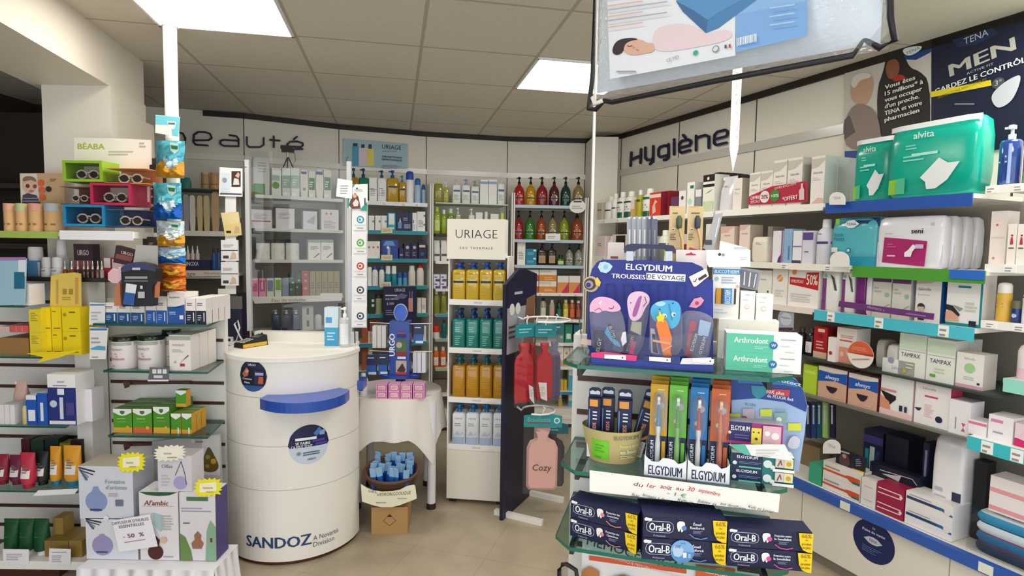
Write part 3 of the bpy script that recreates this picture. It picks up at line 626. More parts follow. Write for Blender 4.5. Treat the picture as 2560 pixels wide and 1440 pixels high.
row(b3, Z3[3], W3(3), [('C', 920, 929, 668, 'narrow white carton', 'f2f2f0'), ('BO', 931, 946, 665, 'white bottle with blue cap', 'eef0f4', {'cap': '1f5ab0', 'dec': [BAR('8a9ab0', .4, .8)]}), ('BO', 948, 962, 665, 'white bottle with blue cap', 'eef0f4', {'cap': '1f5ab0', 'dec': [BAR('8a9ab0', .4, .8)]}),
    ('BO', 964, 978, 665, 'teal bottle with white top', '1d8aa0', {'cap': 'eef2f2', 'ch': .4, 'cw': .9}), ('BO', 979, 993, 665, 'teal bottle with white top', '1d8aa0', {'cap': 'eef2f2', 'ch': .4, 'cw': .9}), ('JA', 995, 1006, 681, 'small blue jar', '5aa8d8', {'cap': '1f5ab0', 'ch': .4}), ('JA', 1008, 1019, 681, 'small blue jar', '5aa8d8', {'cap': '1f5ab0', 'ch': .4}),
    ('BO', 1022, 1040, 664, 'cream bottle with clear cap', 'e8e2d8', {'cap': 'dfe6e8', 'cw': .8}), ('BO', 1043, 1061, 660, 'cream bottle with red cap', 'e8e2d8', {'cap': 'b02028', 'cw': .8})], back=.03)
row(b3, Z3[4], W3(4), [('C', 921, 937, 724, 'dark green carton', '16352a', {'dec': [('r', .5, .3, .9, .4, 'd8e8dc'), ('r', .5, .5, .9, .6, 'd8e8dc')]}), ('JA', 939, 957, 738, 'pale green jar', 'b8bc98', {'cap': '24402e'}), ('C', 1043, 1053, 745, 'white carton, narrow,', 'eeeae6'), ('C', 1054, 1065, 745, 'cream carton', 'ece4d8', {'dec': [BAR()]})], back=.03)
row(b3, Z3[5], W3(5), [('C', 924, 952, 792, 'brick red carton', '8a4a38'), ('C', 1044, 1066, 815, 'white skincare carton', 'eceae6', {'dec': [BAR()]})], back=.04)
row(b3, Z3[6], W3(6), [('C', 905, 919, 818, 'orange-brown carton', 'a85a38', {'d': .04}), ('C', 920, 931, 828, 'cream and red carton', 'e0c8b8', {'d': .04})], back=.04)
plate('poster', b3.off(.03), [(958, 810), (1041, 810), (1041, 716), (958, 716)], 'dark navy serum poster with pink bottle behind the blue spinner', 'poster', .004, '1b1c44', [
    ('t', 1000, 725, 8, 'URIAGE', 'dfe2ee', {'w': 26}), ('p', [(983, 745), (1003, 733), (1020, 738), (1010, 747)], '6a6a98'), ('r', 963, 737, 993, 740, 'c8cae0'), ('t', 980, 747, 5, 'AGE ABSOLU', 'e8e8f4', {'w': 34}), ('t', 976, 759, 6, '$ 000', 'e8e8f4', {'w': 18}), ('t', 1034, 1, 1, '', 'fff'),
    ('r', 1021, 745, 1032, 779, 'd89a94'), ('r', 1023, 728, 1025, 745, '8a8ab0'), ('r', 1029, 728, 1031, 745, '8a8ab0'), ('m', 964, 775, 990, 790, 3, '7a7aa8')], z=None)
# blue soap-range poster on the wall
plate('poster', FB[2].off(.02), [(858, 415), (1019, 422), (1019, 360), (858, 346)], 'pale blue soap range poster high on the back wall', 'poster', .004, 'a8c6d2', [
    ('r', 880, 415, 897, 366, '4fa0c8'), ('r', 882, 366, 894, 358, '1d3a5a'), ('r', 897, 415, 917, 370, 'e4d3e0'), ('r', 903, 370, 911, 361, '1d3a5a'), ('r', 917, 415, 935, 372, 'e8dc6a'), ('r', 921, 372, 929, 361, '1d3a5a'), ('l', arc(872, 400, 6, 8, 100, 250), 1.5, '2a4a6a'),
    ('t', 979, 368, 11, 'URIAGE', '23303c', {'w': 48}), ('m', 955, 379, 1002, 375, 1, '708898'), ('t', 980, 393, 4.6, 'SOINS NETTOYANTS', '22303c', {'w': 51, 'b': 1}), ('t', 980, 400, 4.6, 'DERMATOLOGIQUES', '22303c', {'w': 51, 'b': 1}), ('m', 955, 421, 1003, 411, 3, '7a909c')])

b2 = FF[1]; Z2 = [zz(b2, 740, y) for y in (492, 573, 650, 741, 828)]
for i, z in enumerate(Z2):
    shelf(b2, 638, 858, z, SD-.02, f'{nm[i]} shelf behind the clear counter screen', lip='e9e7e2' if i == 0 else ('d9d7d2' if i < 4 else '5a5a5c'), liph=.022)
W2 = lambda i: f'on the {nm[i]} shelf behind the counter screen'
GB = lambda c: [('r', .05, .3, .95, .75, c), ('m', .15, .4, .8, .65, 3, 'e8eee8'), ('r', .1, .05, .6, .15, 'fafafa')]
row(b2, Z2[0], W2(0), [('PK', 632, 676, 392, 'clear bag with white card', 'dfe2de', {'dec': [('r', 0, 0, .7, .3, '5a9a4a'), ('m', .3, .6, .8, .9, 4, 'b8bcc0')]}),
    ('C', 680, 704, 420, 'white carton with green leaf print', 'eceee8', {'dec': [('c', .4, .38, .38, '7aa83a'), ('r', 0, .55, .8, .75, 'b8ccc0')]}), ('C', 706, 727, 420, 'white carton with mint panel', 'ecefea', {'dec': GB('a8c8b8')}), ('C', 728, 749, 420, 'white carton with mint panel', 'ecefea', {'dec': GB('a8c8b8')}),
    ('BD', 751, 771, 424, 'curved white brush card', 'ece8dc', {'dec': [('r', .1, .84, .8, .93, '2a3f7a'), ('c', .5, .3, .2, '98a08c')]}), ('C', 772, 788, 428, 'white carton with dark green print', 'e6e6da', {'dec': GB('3f7a48')}), ('BD', 790, 809, 424, 'long curved brush card', 'f0ece0', {'dec': [('r', .0, .82, .9, .93, '2a3f8a')]}), ('C', 810, 828, 425, 'tall pale carton with green panel', 'e8e8dc', {'dec': GB('4f8a58')})], back=.03)
row(b2, Z2[1], W2(1), [('C', 627, 680, 524, 'wide pinkish white carton', 'e4dce2', {'dec': [('r', 0, .35, .95, .42, 'a05a70'), BAR('a8a0b0', .5, .8)]}), ('C', 690, 737, 521, 'wide white carton', 'e8e4ea', {'dec': [BAR('b8b0c0', .5, .8)]}), ('C', 758, 793, 528, 'white carton with grey shapes', 'e6e8ee', {'dec': [('p', [(.2, .4), (.8, .3), (.9, .8), (.5, .6)], 'b8bcc8')]}), ('C', 803, 847, 524, 'white carton with pink dots', 'ece6e6', {'dec': [('c', .3, .8, .06, 'c0607a'), ('c', .55, .8, .06, 'c0607a'), BAR('b0a8b0', .1, .5)]})], back=.03)
row(b2, Z2[2], W2(2), [('JA', x, x+36, 599, 'white jar with dark lid', 'f0eee8', {'cap': '27332a', 'dec': [('m', .15, .3, .85, .6, 4, '9a9a94')]}) for x in (642, 679, 716)] + [('C', x, x+31, 599, 'white carton with green top', 'f0eee8', {'dec': [('r', 0, .85, 1, 1, '9ab0a0'), BAR('888', .5, .7, 3), ('p', [(.4, .1), (.5, .1), (.9, .3), (.85, .35)], '8a4a50')]}) for x in (771, 803)], back=.06)
row(b2, Z2[3], W2(3), [('C', 628, 646, 696, 'pink carton with rose panel', 'e9a8c4', {'dec': [('r', .1, .3, .9, .9, 'd85a94')]}), ('C', 648, 665, 696, 'deep pink carton', 'e9a0bc', {'dec': [('r', .1, .3, .9, .9, 'c84a84'), ('r', .35, .4, .6, .8, 'f0c0d4')]}), ('C', 667, 685, 696, 'white and slate carton', 'dfe4d0', {'dec': [('r', .1, .3, .9, .9, '7a88a8')]}), ('C', 687, 704, 695, 'white and lime carton', 'e4e8d8', {'dec': [('r', .1, .35, .9, .9, '7ab03a')]}),
    ('C', 706, 722, 695, 'blue-grey carton', '8a98b0'), ('C', 724, 738, 684, 'dark green floral carton', '21402c', {'dec': [('c', .3, .3, .2, '7ab08a'), ('c', .6, .6, .2, 'a8c8b0'), ('c', .4, .8, .15, '7ab08a')]}), ('C', 739, 753, 684, 'dark green floral carton', '21402c', {'dec': [('c', .3, .4, .2, '7ab08a'), ('c', .6, .7, .2, 'a8c8b0')]}),
    ('C', 755, 773, 677, 'red patterned carton', 'b04a48', {'dec': [('c', .5, .3, .2, 'e09a8a'), ('c', .5, .6, .2, 'e09a8a'), ('c', .5, .85, .15, 'e09a8a')]})] + [('C', x, x+14, 678, 'olive tan carton', 'a09468', {'dec': [('m', .2, .3, .8, .6, 3, '7a704c')]}) for x in (775, 790, 805, 820, 835)], back=.03)
row(b2, Z2[4], W2(4), [('PB', x, x+22, 776, 'dark blue pump bottle', '24365c:s', {'cap': 'dfe6ee', 'hb': .82}) for x in (680, 707, 731)] + [('C', 756, 784, 765, 'grey stacked carton', 'cfcdc8', {'st': 2, 'dec': [('r', .4, .3, .6, .8, '44464c')]}), ('BO', 788, 806, 778, 'small clear bottle', 'd8dade', {'cap': '55565c'})], back=.03)
plate('shelf_banner', b2.off(.04), [(637, 759), (854, 752), (856, 733), (802, 733), (800, 739), (628, 742)], 'handwritten white paper banner reading Eau de toilette along the shelf', 'banner', .002, 'f4f0e8', [('t', 722, 750, 8, 'Eau de toilette', 'a07a58', {'w': 85, 'i': .2})])

b1 = FF[0]; Z1 = [zz(b1, 500, y) for y in (471, 578, 684)]
for i, z in enumerate(Z1): shelf(b1, 400, 596, z, SD-.02, ['glass shelf under the two beige tins', 'white shelf under the curved insole cards', 'white shelf under the navy dropper tray'][i], col='3f5a50' if i == 0 else 'efece4', th=.008 if i == 0 else .02, lip=None if i == 0 else 'efe9e0', liph=.035, tags=0)
row(b1, Z1[0], 'on the glass shelf beside the hanging sachets', [('TN', 501, 522, 431, 'beige powder tin', 'b59a6e', {'dec': [('r', 0, .3, 1, .36, '8a6f48'), ('r', 0, .9, 1, 1, 'cdb48a')]}), ('TN', 523, 547, 431, 'peach powder tin', 'cda277', {'dec': [('r', 0, .3, 1, .36, '9a7448')]}),
     ('PO', 447, 476, 442, 'teal pouch', '3a8a80', {})], back=.1)
row(b1, Z1[1], 'on the shelf under the two tins', [('BD', 459, 474, 486, 'grey-blue insole card', 'a8a8b4', {}), ('BD', 475, 489, 488, 'white insole card', 'e4e0d8', {}), ('BD', 494, 507, 489, 'yellow insole card', 'cfc08a', {}), ('BD', 510, 525, 489, 'yellow insole card', 'cfc08a', {}), ('BD', 530, 549, 479, 'tan insole card', 'c8a87c', {}), ('C', 446, 458, 500, 'slim mauve carton', 'a898a8')], back=.05)
row(b1, Z1[2], 'on the navy dropper tray shelf', [('DR', x, x+11, 614, 'small dropper bottle with white nozzle', 'd8cfc8', {'cap': 'eef0f2', 'zb': .1}) for x in (463, 475, 487)] + [('C', 464, 526, 650, 'long navy counter tray', '252a55', {'dec': [('t', .28, .72, .3, 'INOXA', 'e8e8f4', {'w': .5, 'b': 1}), ('r', 0, 0, 1, .35, '4a2a20')]}), ('BO', 529, 539, 620, 'mini blue bottle', '2f5aa0', {'cap': '1c2a50', 'st': 1}), ('BO', 541, 551, 620, 'mini blue bottle', '2f5aa0', {'cap': '1c2a50'})], back=.03)
plate('price_strip', b1.off(.02), [(450, 692), (553, 690), (553, 676), (450, 676)], 'handwritten paper strip on the shelf below the navy tray', 'label', .002, 'f0e8e0', [('t', 478, 684, 9, 'age', '8a3a30', {'w': 22, 'i': .25}), ('t', 530, 683, 6, 'Mamellons', 'a87868', {'w': 40, 'i': .2})])

for f, z, q, lb in ((b3, Z3[1], (953, 981, 569, 583), 'second'), (b3, Z3[2], (953, 981, 637, 651), 'third'), (b3, Z3[3], (950, 978, 705, 719), 'fourth')):
    plate('brand_tag', f.off(.012), quad(q[0], q[2], q[1], q[3]), f'cream brand tag on the {lb} cosmetics shelf edge', 'tag', .003, 'e2d8b4', [('t', (q[0]+q[1])/2, (q[2]+q[3])/2, 6, 'URIAGE', '8a8460', {'w': 20})], 'cream brand tags in the cosmetics bay')
plate('shelf_sign', b5.off(.02), arc(1444, 516, 21, 17, 0, 360, 16)[:-1], 'white round-topped sign at the end of the top soap shelf', 'sign', .003, 'f0eee8', [('r', 1434, 506, 1454, 502, '4a4a48'), ('m', 1430, 522, 1458, 512, 2, 'b0aca4')])
plate('price_card', b5.off(.02), quad(1364, 584, 1401, 602), 'white price card in the middle of the second soap shelf', 'card', .003, 'f2f0ec', [('m', 1369, 596, 1396, 588, 2, '99968e')])
# ------------------------------------------------------------------ left: eyewear shelf, two slat-wall gondolas
LB = Face((-3, 2.72), (-1, 2.72)); LA = Face((-3, 2.62), (-1, 2.62)); GBf = Face((-3, 2.66), (-1, 2.66)); WT = 'eceae6'
def slatwall(name, x0, x1, y, z1, grooves, label, dots=()):
    m = MB().box(-(x1-x0)/2, 0, 0, (x1-x0)/2, .03, z1, 'e4e2de')
    t = empty(name, ((x0+x1)/2, y, 0), 0, label, 'shelving'); obj('panel', m, t)
    for g in grooves: obj('groove_rail', MB().box(-(x1-x0)/2+.01, -.004, g-.008, (x1-x0)/2-.01, 0, g+.008, '4a2e22'), t)
    return t
zA = [LA.z(80, y) for y in (765, 892, 1065, 1227, 1403)]
tA = slatwall('slatwall_gondola', -2.75, -2.135, 2.905, 1.41, [LA.off(-.28).z(120, y) for y in (755, 810, 914, 967, 1092, 1265, 1313)], 'white slat-wall gondola with brown grooves at far left')
mb = MB().box(0, 0, 0, .075, .12, 1.41, WT); obj('gondola_post', mb, None, loc=(-2.13, 2.80, 0), label='white square post between the two slat-wall gondolas', cat='post')
nA = ['glass shelf holding the purple boxes', 'glass shelf holding the yellow cartons', 'glass shelf holding the navy cream display', 'glass shelf holding the squeeze tubes', 'white bottom shelf holding the dark green tubes']
for i, z in enumerate(zA):
    shelf(LA, -70, [60, 112, 165, 196, 232][i], z, .275, nA[i]+' at far left', col='8fb3a6:g' if i < 4 else 'f4f2ee', th=.008 if i < 4 else .04, xb=[-2.36, -2.14, -2.14, -2.14, -2.14][i])
obj('gondola_plinth', MB().box(-2.75, 2.66, 0, -2.135, 2.9, zA[4]-.045, '4a2a1e'), label='dark brown plinth under the far left gondola', cat='plinth')
WA = lambda s: f'on the {s} at far left'
row(LA, zA[0], 'on the short glass shelf at far left', [('C', 0, 25, 707, 'purple carton', '2b2390', {'dec': [BAR('8a88d8')]}), ('C', 34, 74, 711, 'white printed carton', 'eceaee', {'st': 3, 'dec': [('m', .1, .2, .9, .8, 4, 'b8b0b8')]})], back=.02, D=.09)
row(LA, zA[1], 'on the glass shelf with yellow cartons', [('C', 0, 73, 845, 'brown cardboard tray', '9a7440', {'d': .16}), ('C', 76, 105, 774, 'pale yellow carton', 'e8d02a', {'st': 2, 'zp': 888, 'dec': [BAR('a8902a', .5, .9)]}),
    ('C', 107, 130, 769, 'bright yellow carton', 'f0d400', {'st': 2, 'bk': .03, 'dec': [('m', .1, .82, .7, .9, 1, '7a6a10'), ('r', .2, .1, .9, .15, '8a6a10')]}), ('C', 132, 156, 769, 'bright yellow carton', 'f0d400', {'st': 2, 'bk': .03, 'dec': [('m', .1, .82, .7, .9, 1, '7a6a10'), ('r', .2, .1, .9, .15, '8a6a10')]}),
    ('C', 158, 204, 769, 'wide yellow carton', 'ecd000', {'st': 2, 'bk': .03, 'dec': [('c', .15, .7, .1, 'a89410'), ('m', .4, .78, .9, .9, 1, '7a6a10'), ('m', .4, .1, .9, .2, 1, '7a6a10')]})], back=.03, D=.1)
row(LA, zA[1]+.107, 'on the brown cardboard tray', [('C', 0, 24, 816, 'pale pink carton', 'd8b8b0', {}), ('C', 26, 71, 814, 'coral red carton', 'd85a5a', {'dec': [('r', .3, 0, .33, 1, 'e8a0a0'), ('r', .65, 0, .68, 1, 'e8a0a0')]})], back=.03, D=.12)
plate('header_card', LA.off(-.1), [(125, 768), (203, 768), (202, 684), (186, 681), (150, 684), (127, 690)], 'yellow header card standing behind the yellow cartons', 'card', .004, 'e0c25a', [('r', 140, 760, 146, 700, 'c89a4a'), ('r', 188, 760, 196, 694, 'c89a4a'), ('m', 155, 750, 185, 740, 2, 'b89a30'), ('r', 157, 736, 167, 722, 'a8882a'), ('r', 173, 736, 183, 722, 'a8882a')])
plate('paper_star', LA.off(.012), [(66, 884), (108, 893), (93, 907), (150, 893), (206, 874), (150, 880), (100, 880)], 'yellow pointed price paper hanging off the shelf edge', 'price tag', .002, 'f0d208')
row(LA, zA[2], 'on the shelf with the navy display', [('C', 0, 12, 1012, 'small white tub carton', 'ece6ea', {}), ('C', 13, 25, 1012, 'small white tub carton', 'ece6ea', {}), ('C', 26, 38, 1012, 'small white tub carton', 'ece6ea', {}),
    ('PO', 25, 60, 956, 'pinkish pouch card', 'e0b8ac', {'bk': .1}), ('BO', 54, 66, 1005, 'small blue-capped bottle', 'd8c890', {'cap': '2a8ab0'}),
    ('C', 68, 93, 988, 'blue carton with white tub print', '1d57b8', {'n': 3, 'd': .05, 'top': 'e8eef4', 'dec': [('r', .15, .12, .85, .5, 'e8eef4'), ('r', .0, .85, 1, 1, 'e8eef4')]}), ('C', 95, 120, 983, 'blue carton with white tube print', '1d57b8', {'n': 2, 'd': .05, 'top': 'e8eef4', 'dec': [('r', .3, .12, .6, .7, 'dfe8f0')]}),
    ('C', 122, 193, 936, 'big navy cream carton with white top', '1f2f7c', {'d': .12, 'top': 'f4f2f0', 'side': 'f0eef0', 'dec': [('r', 0, .74, 1, 1, 'f4f2f0'), ('m', .35, .84, .66, .9, 1, 'a8a8b4'), ('m', .2, .77, .9, .81, 1, '8890b0'), ('c', .2, .42, .13, 'c8d0e0'), ('r', .42, .12, .55, .55, 'd0dcea'), ('r', .36, .6, .6, .72, 'e8eef4'), ('r', .66, .2, .95, .45, '4a4488'), ('r', .05, .02, .98, .09, 'dfe4f0')]}),
    ('C', 195, 232, 973, 'white square carton', 'e6e0ea', {'st': 2, 'bk': .06, 'dec': [('m', .2, .2, .6, .7, 3, 'c0b4c4')]})], back=.02, D=.08)
TB = lambda c: {'lab': 'ece6e4', 'cap': c}
row(LA, zA[3], 'on the glass shelf of squeeze tubes', [('TU', -20, 14, 1140, 'dark red tube', '8f1c34', TB('7a1a2c')), ('TU', 15, 50, 1142, 'burgundy tube with white label', '6e1c44', TB('6a1c40')), ('TU', 42, 80, 1136, 'coral red tube with white label', 'c02c48', {'cap': 'a8243c', 'lab': 'ece6e4', 'bk': -.04}),
    ('TU', 80, 114, 1133, 'black tube with white label', '1c2620', TB('101814')), ('TU', 118, 146, 1120, 'yellow tube with blue cap, slim,', 'e09a24', TB('1a8ab0')), ('TU', 151, 196, 1118, 'wide yellow tube with blue cap', 'e4a028', TB('1a8ab0'))], back=.05, D=.06)
row(LA, zA[3], 'behind the squeeze tubes at far left', [('C', 56, 78, 1098, 'dark maroon carton', '4a1422'), ('C', 80, 112, 1100, 'dark green carton', '1c3a2c'), ('C', 115, 150, 1096, 'black-green carton', '16261c'), ('C', 152, 178, 1108, 'olive carton', '8a8a2c'), ('C', 180, 206, 1100, 'black carton', '2a1418', {'dec': [('r', .2, .1, .8, .4, 'c8c0c0')]})], back=.16, D=.06)
row(LA, zA[4], 'on the white bottom shelf', [('TU', x, x+38, 1304, 'dark green tube', '0c4a24', {'cap': 'e8eaea', 'dec': [('m', .2, .5, .8, .7, 2, '1a6a38')]}) for x in (0, 38, 75)] + [('C', 112, 172, 1352, 'low tan carton', '8a7034', {'d': .14, 'dec': [('r', .28, 0, .3, 1, '6a5424')]}), ('C', 173, 206, 1352, 'tan carton with side label', '94783a', {'d': .14}), ('C', 135, 160, 1295, 'upright gold carton', '9a7c3c', {'bk': .06})], back=.04, D=.07)
plate('price_card', LA.off(.004), [(8, 1412), (72, 1412), (72, 1374), (7, 1373)], 'white price card in front of the dark green tubes', 'card', .002, 'f2f0f4', [('m', 16, 1400, 60, 1382, 4, 'a8a8b4')])
plate('price_card', LA.off(.004), [(122, 1412), (176, 1412), (177, 1373), (123, 1371)], 'white price card in front of the tan cartons', 'card', .002, 'f2f0f4', [('m', 130, 1381, 170, 1378, 1, '555564'), ('m', 130, 1405, 168, 1386, 4, 'a8a8b4')])
plate('price_card', LA.off(.008), [(82, 1240), (186, 1235), (196, 1222), (95, 1226)], 'white paper label on the edge of the squeeze tube shelf', 'card', .002, 'f2f0f4')
plate('sale_sign', LA.off(.0), [(-30, 764), (62, 762), (66, 646), (-30, 643)], 'pale blue skincare display card at the left edge', 'sign', .004, '9ec4d6', [('r', -30, 651, 65, 643, 'a878b8'), ('r', 46, 690, 65, 650, 'dfe6ea'), ('r', 36, 722, 62, 680, '1c6a88')])
# serum shelf above the gondola
zS = LA.off(-.2).z(150, 692); LS = LA.off(-.15)
shelf(LS, -70, 262, zS, .12, 'dark narrow shelf of serums on top of the left gondola', col='2c2a22', th=.02)
row(LS, zS, 'on the dark serum shelf', [('BO', 61, 95, 617, 'white jar bottle with blue base', 'e8eaec', {'cap': 'eceaea', 'ch': .4, 'cw': .95, 'dec': [('r', 0, 0, 1, .9, '4a88b8')], 'bk': .03}), ('BO', 98, 120, 643, 'matt white bottle', 'e6e4ea', {'cap': 'eceaee', 'ch': .5, 'cw': .95, 'dec': [('r', .2, .6, .7, .66, '445')]}), ('BO', 123, 149, 643, 'matt white bottle', 'e6e4ea', {'cap': 'eceaee', 'ch': .5, 'cw': .95, 'dec': [('r', .2, .6, .7, .66, '445')]}),
    ('BO', 134, 160, 601, 'tall white bottle behind', 'dedcda', {'cap': 'e6e4e4', 'ch': .4, 'cw': .9, 'bk': .06})] +
    [('DR', x, x+w, 652, d, c, {'lab': None}) for x, w, d, c in ((154, 11, 'amber serum dropper bottle', 'b04a18:l'), (171, 11, 'amber serum dropper bottle', 'b04a18:l'), (187, 10, 'brown serum dropper bottle', '5a3a34:l'), (203, 9, 'brown serum dropper bottle', '5a3a34:l'), (213, 9, 'brown serum dropper bottle', '5a3a34:l'), (225, 9, 'brown serum dropper bottle', '5a3a34:l'), (237, 10, 'rosy serum dropper bottle', '8a5a50:l'), (248, 9, 'pale serum dropper bottle', 'b8b0ac:l'))], back=.01)
row(LS, zS, 'at the back of the serum shelf', [('C', 186, 234, 610, 'dark rust and black carton', '33202a', {'dec': [('t', .5, .74, .16, 'URGO', 'd8c0c0', {'w': .6, 'b': 1}), ('r', 0, .1, 1, .5, '8a4a44')]}), ('C', 259, 279, 645, 'red and white glass tube box', 'b8343c', {'dec': [('r', .1, .5, .9, 1, 'e8dcdc')]}), ('C', 281, 306, 648, 'pale pink box of rolls', 'd8c4c8', {})], back=.06, D=.05)
plate('box_lid', LA.off(-.05), [(283, 656), (324, 664), (341, 627), (290, 613)], 'tilted dark rust box leaning by the grey card', 'box', .03, '3a2028', [('t', 318, 634, 8, 'URGO', 'd8c0c0', {'w': 30, 'b': 1, 'rot': -14}), ('p', [(288, 645), (328, 655), (333, 643), (292, 634)], '8a4a44')])
plate('display_card', LA.off(-.02), [(325, 700), (392, 700), (392, 614), (341, 612)], 'grey card leaning beside the sachet strip', 'card', .01, 'b8b4ae', [('m', 357, 662, 384, 656, 2, '8a8680')])
row(LS, LS.z(370, 624), 'beside the sachet strip', [('C', 357, 388, 592, 'small dark brown jar box', '2c1c18', {'dec': [('m', .5, .3, .9, .6, 3, 'b8a890')]})], back=0)
t = plate('counter_display', LA.off(.06), [(306, 766), (378, 766), (380, 716), (390, 700), (389, 672), (372, 661), (345, 655), (318, 658), (302, 670), (304, 705)], 'black dome-shaped supplement display on the white box shelf', 'display', .05, '1a1820', [
    ('p', [(302, 672), (318, 659), (345, 655.5), (372, 661), (389, 672), (389, 679), (345, 671), (303, 681)], '3c3f66'), ('r', 331, 675, 351, 669, 'c8c8d8'), ('r', 313, 697, 369, 691, '9a9aa0'), ('r', 311, 704, 371, 701, '77777f'),
    ('p', [(314, 732), (339, 736), (343, 712), (316, 708)], 'e4e8ec'), ('p', [(308, 760), (336, 764), (339, 734), (313, 730)], '2a5aa4'), ('r', 346, 745, 363, 729, 'c0c0c4'), ('r', 352, 722, 358, 714, 'd8d8dc')])
plate('foam_drop', LA.off(.05), [(270, 700), (280, 707), (295, 708), (304, 697), (304, 683), (296, 668), (294, 676), (280, 672), (270, 682)], 'pale pink drop-shaped card beside the black display', 'card', .02, 'e8bcc4')
for nm_, q, lb in (('peach_card', [(285, 765), (302, 765), (300, 708), (288, 712)], 'peach card strip left of the black display'), ('orange_card', [(378, 744), (392, 744), (394, 702), (384, 704)], 'orange card strip right of the black display')):
    plate(nm_, LA.off(.04), q, lb, 'card', .02, 'c88058')

# eyewear shelf
zE = LB.z(200, 578)
shelf(LB, -60, 148, zE-.006, .22, 'white shelf with green strip under the talc tins', lip='a8c05a', liph=.03)
shelf(LB.off(.04), 149, 336, zE, .26, 'white thick shelf under the glasses boxes', lip='f2f0f4', liph=.04, th=.03)
row(LB, zE-.006, 'on the green-edged shelf', [('TN', x0, x1, 508, d, 'dcae78', {'dec': [('r', 0, .72, 1, 1, c), ('r', .1, .24, .4, .3, '8a6a48'), ('r', .6, .24, .8, .3, '8a6a48')]}) for x0, x1, d, c in ((2, 30, 'beige tin with pink top', 'e0a48a'), (32, 61, 'beige tin with green top', 'b8c488'), (64, 96, 'beige tin with rose top', 'e09a8a'), (99, 146, 'wide beige tin with blue-grey top', 'b4bcc0'))], back=.02)
plate('photo_card', LB.off(-.12), [(52, 512), (160, 512), (160, 433), (49, 433)], 'display card with a baby in sunglasses behind the tins', 'card', .006, 'c2a27c', [('p', [(49, 512), (53, 512), (51, 434), (92, 434), (100, 512)], 'd8d4c8'),
    ('P', arc(74, 462, 19, 22, 0, 360, 18)[:-1], 'd8b098'), ('P', [(56, 455), (58, 444), (68, 440), (82, 441), (91, 448), (92, 457), (80, 449)], '8a6a54'), ('c', 70, 465, 5, '5a3a34'), ('c', 88, 466, 5, '7a4a44'), ('p', [(58, 488), (70, 483), (92, 488), (104, 512), (56, 512)], '4a4250'), ('r', 60, 497, 100, 495, 'a8a0a8'), ('r', 58, 504, 102, 502, 'a8a0a8'),
    ('p', arc(80, 478, 6, 3, 0, 360, 10)[:-1], 'b87868'), ('c', 104, 457, 8, 'd8603c'), ('c', 106, 475, 8, 'd8603c'), ('c', 108, 493, 8, 'd8603c'), ('m', 127, 453, 145, 446, 2, '6a4a30'), ('c', 124, 473, 7, '2a2420')])
t = plate('header_card', LB.off(-.1), [(186, 500), (372, 505), (372, 412), (378, 411), (377, 350), (300, 346), (185, 344)], 'white display header card with green capitals behind the glasses boxes', 'card', .006, 'e9e3d6', [('t', 228, 366, 14, 'BÉABA', 'a8b83c', {'w': 68, 'b': 1}), ('m', 271, 388, 358, 374, 2, 'b8b4a8'), ('m', 348, 368, 366, 352, 2, 'b8b4a8')])
def glasses(parent, cx, cz, w, y, frame, lens='3c2c2a:s'):
    r = w*.2
    for s in (-1, 1):
        rim = MB().tube([(cx+s*w*.25+r*math.cos(a*.5236), y, cz+r*.85*math.sin(a*.5236)) for a in range(12)], w*.035, frame, 6, True)
        rim.tube([(cx+s*w*.46, y, cz+r*.3), (cx+s*w*.47, y+.05, cz+r*.2)], w*.03, frame, 5)
        g = obj('rim', rim, parent)
        obj('lens', MB().prism([(cx+s*w*.25+r*.93*math.cos(a*.5236), cz+r*.8*math.sin(a*.5236)) for a in range(12)], y-.001, y+.001, lens), g)
    obj('bridge', MB().tube([(cx-w*.06, y, cz+r*.3), (cx, y-.003, cz+r*.5), (cx+w*.06, y, cz+r*.3)], w*.03, frame, 6), parent)
def gbox(px0, px1, py0, py1, d, c, dark, desc, gl, wall=.012, clear=False, lens='3c2c2a:s', bk=0.):
    F = LB.off(.02-bk); zb = F.z((px0+px1)/2, py1); a0, a1 = F.sat(px0, zb), F.sat(px1, zb); w = a1-a0; h = F.z((px0+px1)/2, py0)-zb
    t = empty('glasses_case' if clear else 'glasses_box', F.P((a0+a1)/2, zb), 0, desc, 'box', 'boxes for children sunglasses'); m = MB()
    if clear:
        m.box(-w/2, 0, 0, w/2, d, .004, c); m.box(-w/2, d-.004, 0, w/2, d, h, c); m.box(-w/2, 0, h-.003, w/2, d, h, dark)
        obj('case', m, t); obj('window', MB().box(-w/2, 0, .004, w/2, .002, h-.003, 'f8f8f8:t'), t)
    else:
        m.box(-w/2, 0, 0, w/2, d, wall, c); m.box(-w/2, 0, h-wall, w/2, d, h, c); m.box(-w/2, 0, wall, -w/2+wall, d, h-wall, c); m.box(w/2-wall, 0, wall, w/2, d, h-wall, c)
        m.box(-w/2+wall, d-.004, wall, w/2-wall, d, h-wall, dark)
        obj('frame', m, t); obj('window', MB().box(-w/2+wall, .004, wall, w/2-wall, .005, h-wall, 'e0e0e0:t'), t)
    g = empty('sunglasses', F.P((a0+a1)/2, zb), 0, gl, 'sunglasses', 'children sunglasses in their boxes'); glasses(g, 0, h*.38, w*.62, .035, {0: 'e8dcc8', 1: 'e8dcc8'}[0], lens)
gbox(157, 256, 401, 454, .14, '8cb82a', '4a7a18', 'lime green open-front box, topmost of the glasses boxes', 'cream sunglasses inside the lime green box')
gbox(262, 368, 420, 459, .12, 'd89058', 'e8a878', 'clear orange case right of the lime green box', 'cream sunglasses in the clear orange case', clear=True)
gbox(226, 328, 457, 513, .15, 'b8244e', '6a1428', 'raspberry pink open-front box in the middle row', 'white sunglasses inside the raspberry pink box')
gbox(152, 222, 466, 511, .12, '6a3a28', '8a5a44', 'clear brown case left of the pink box', 'white sunglasses in the clear brown case', clear=True)
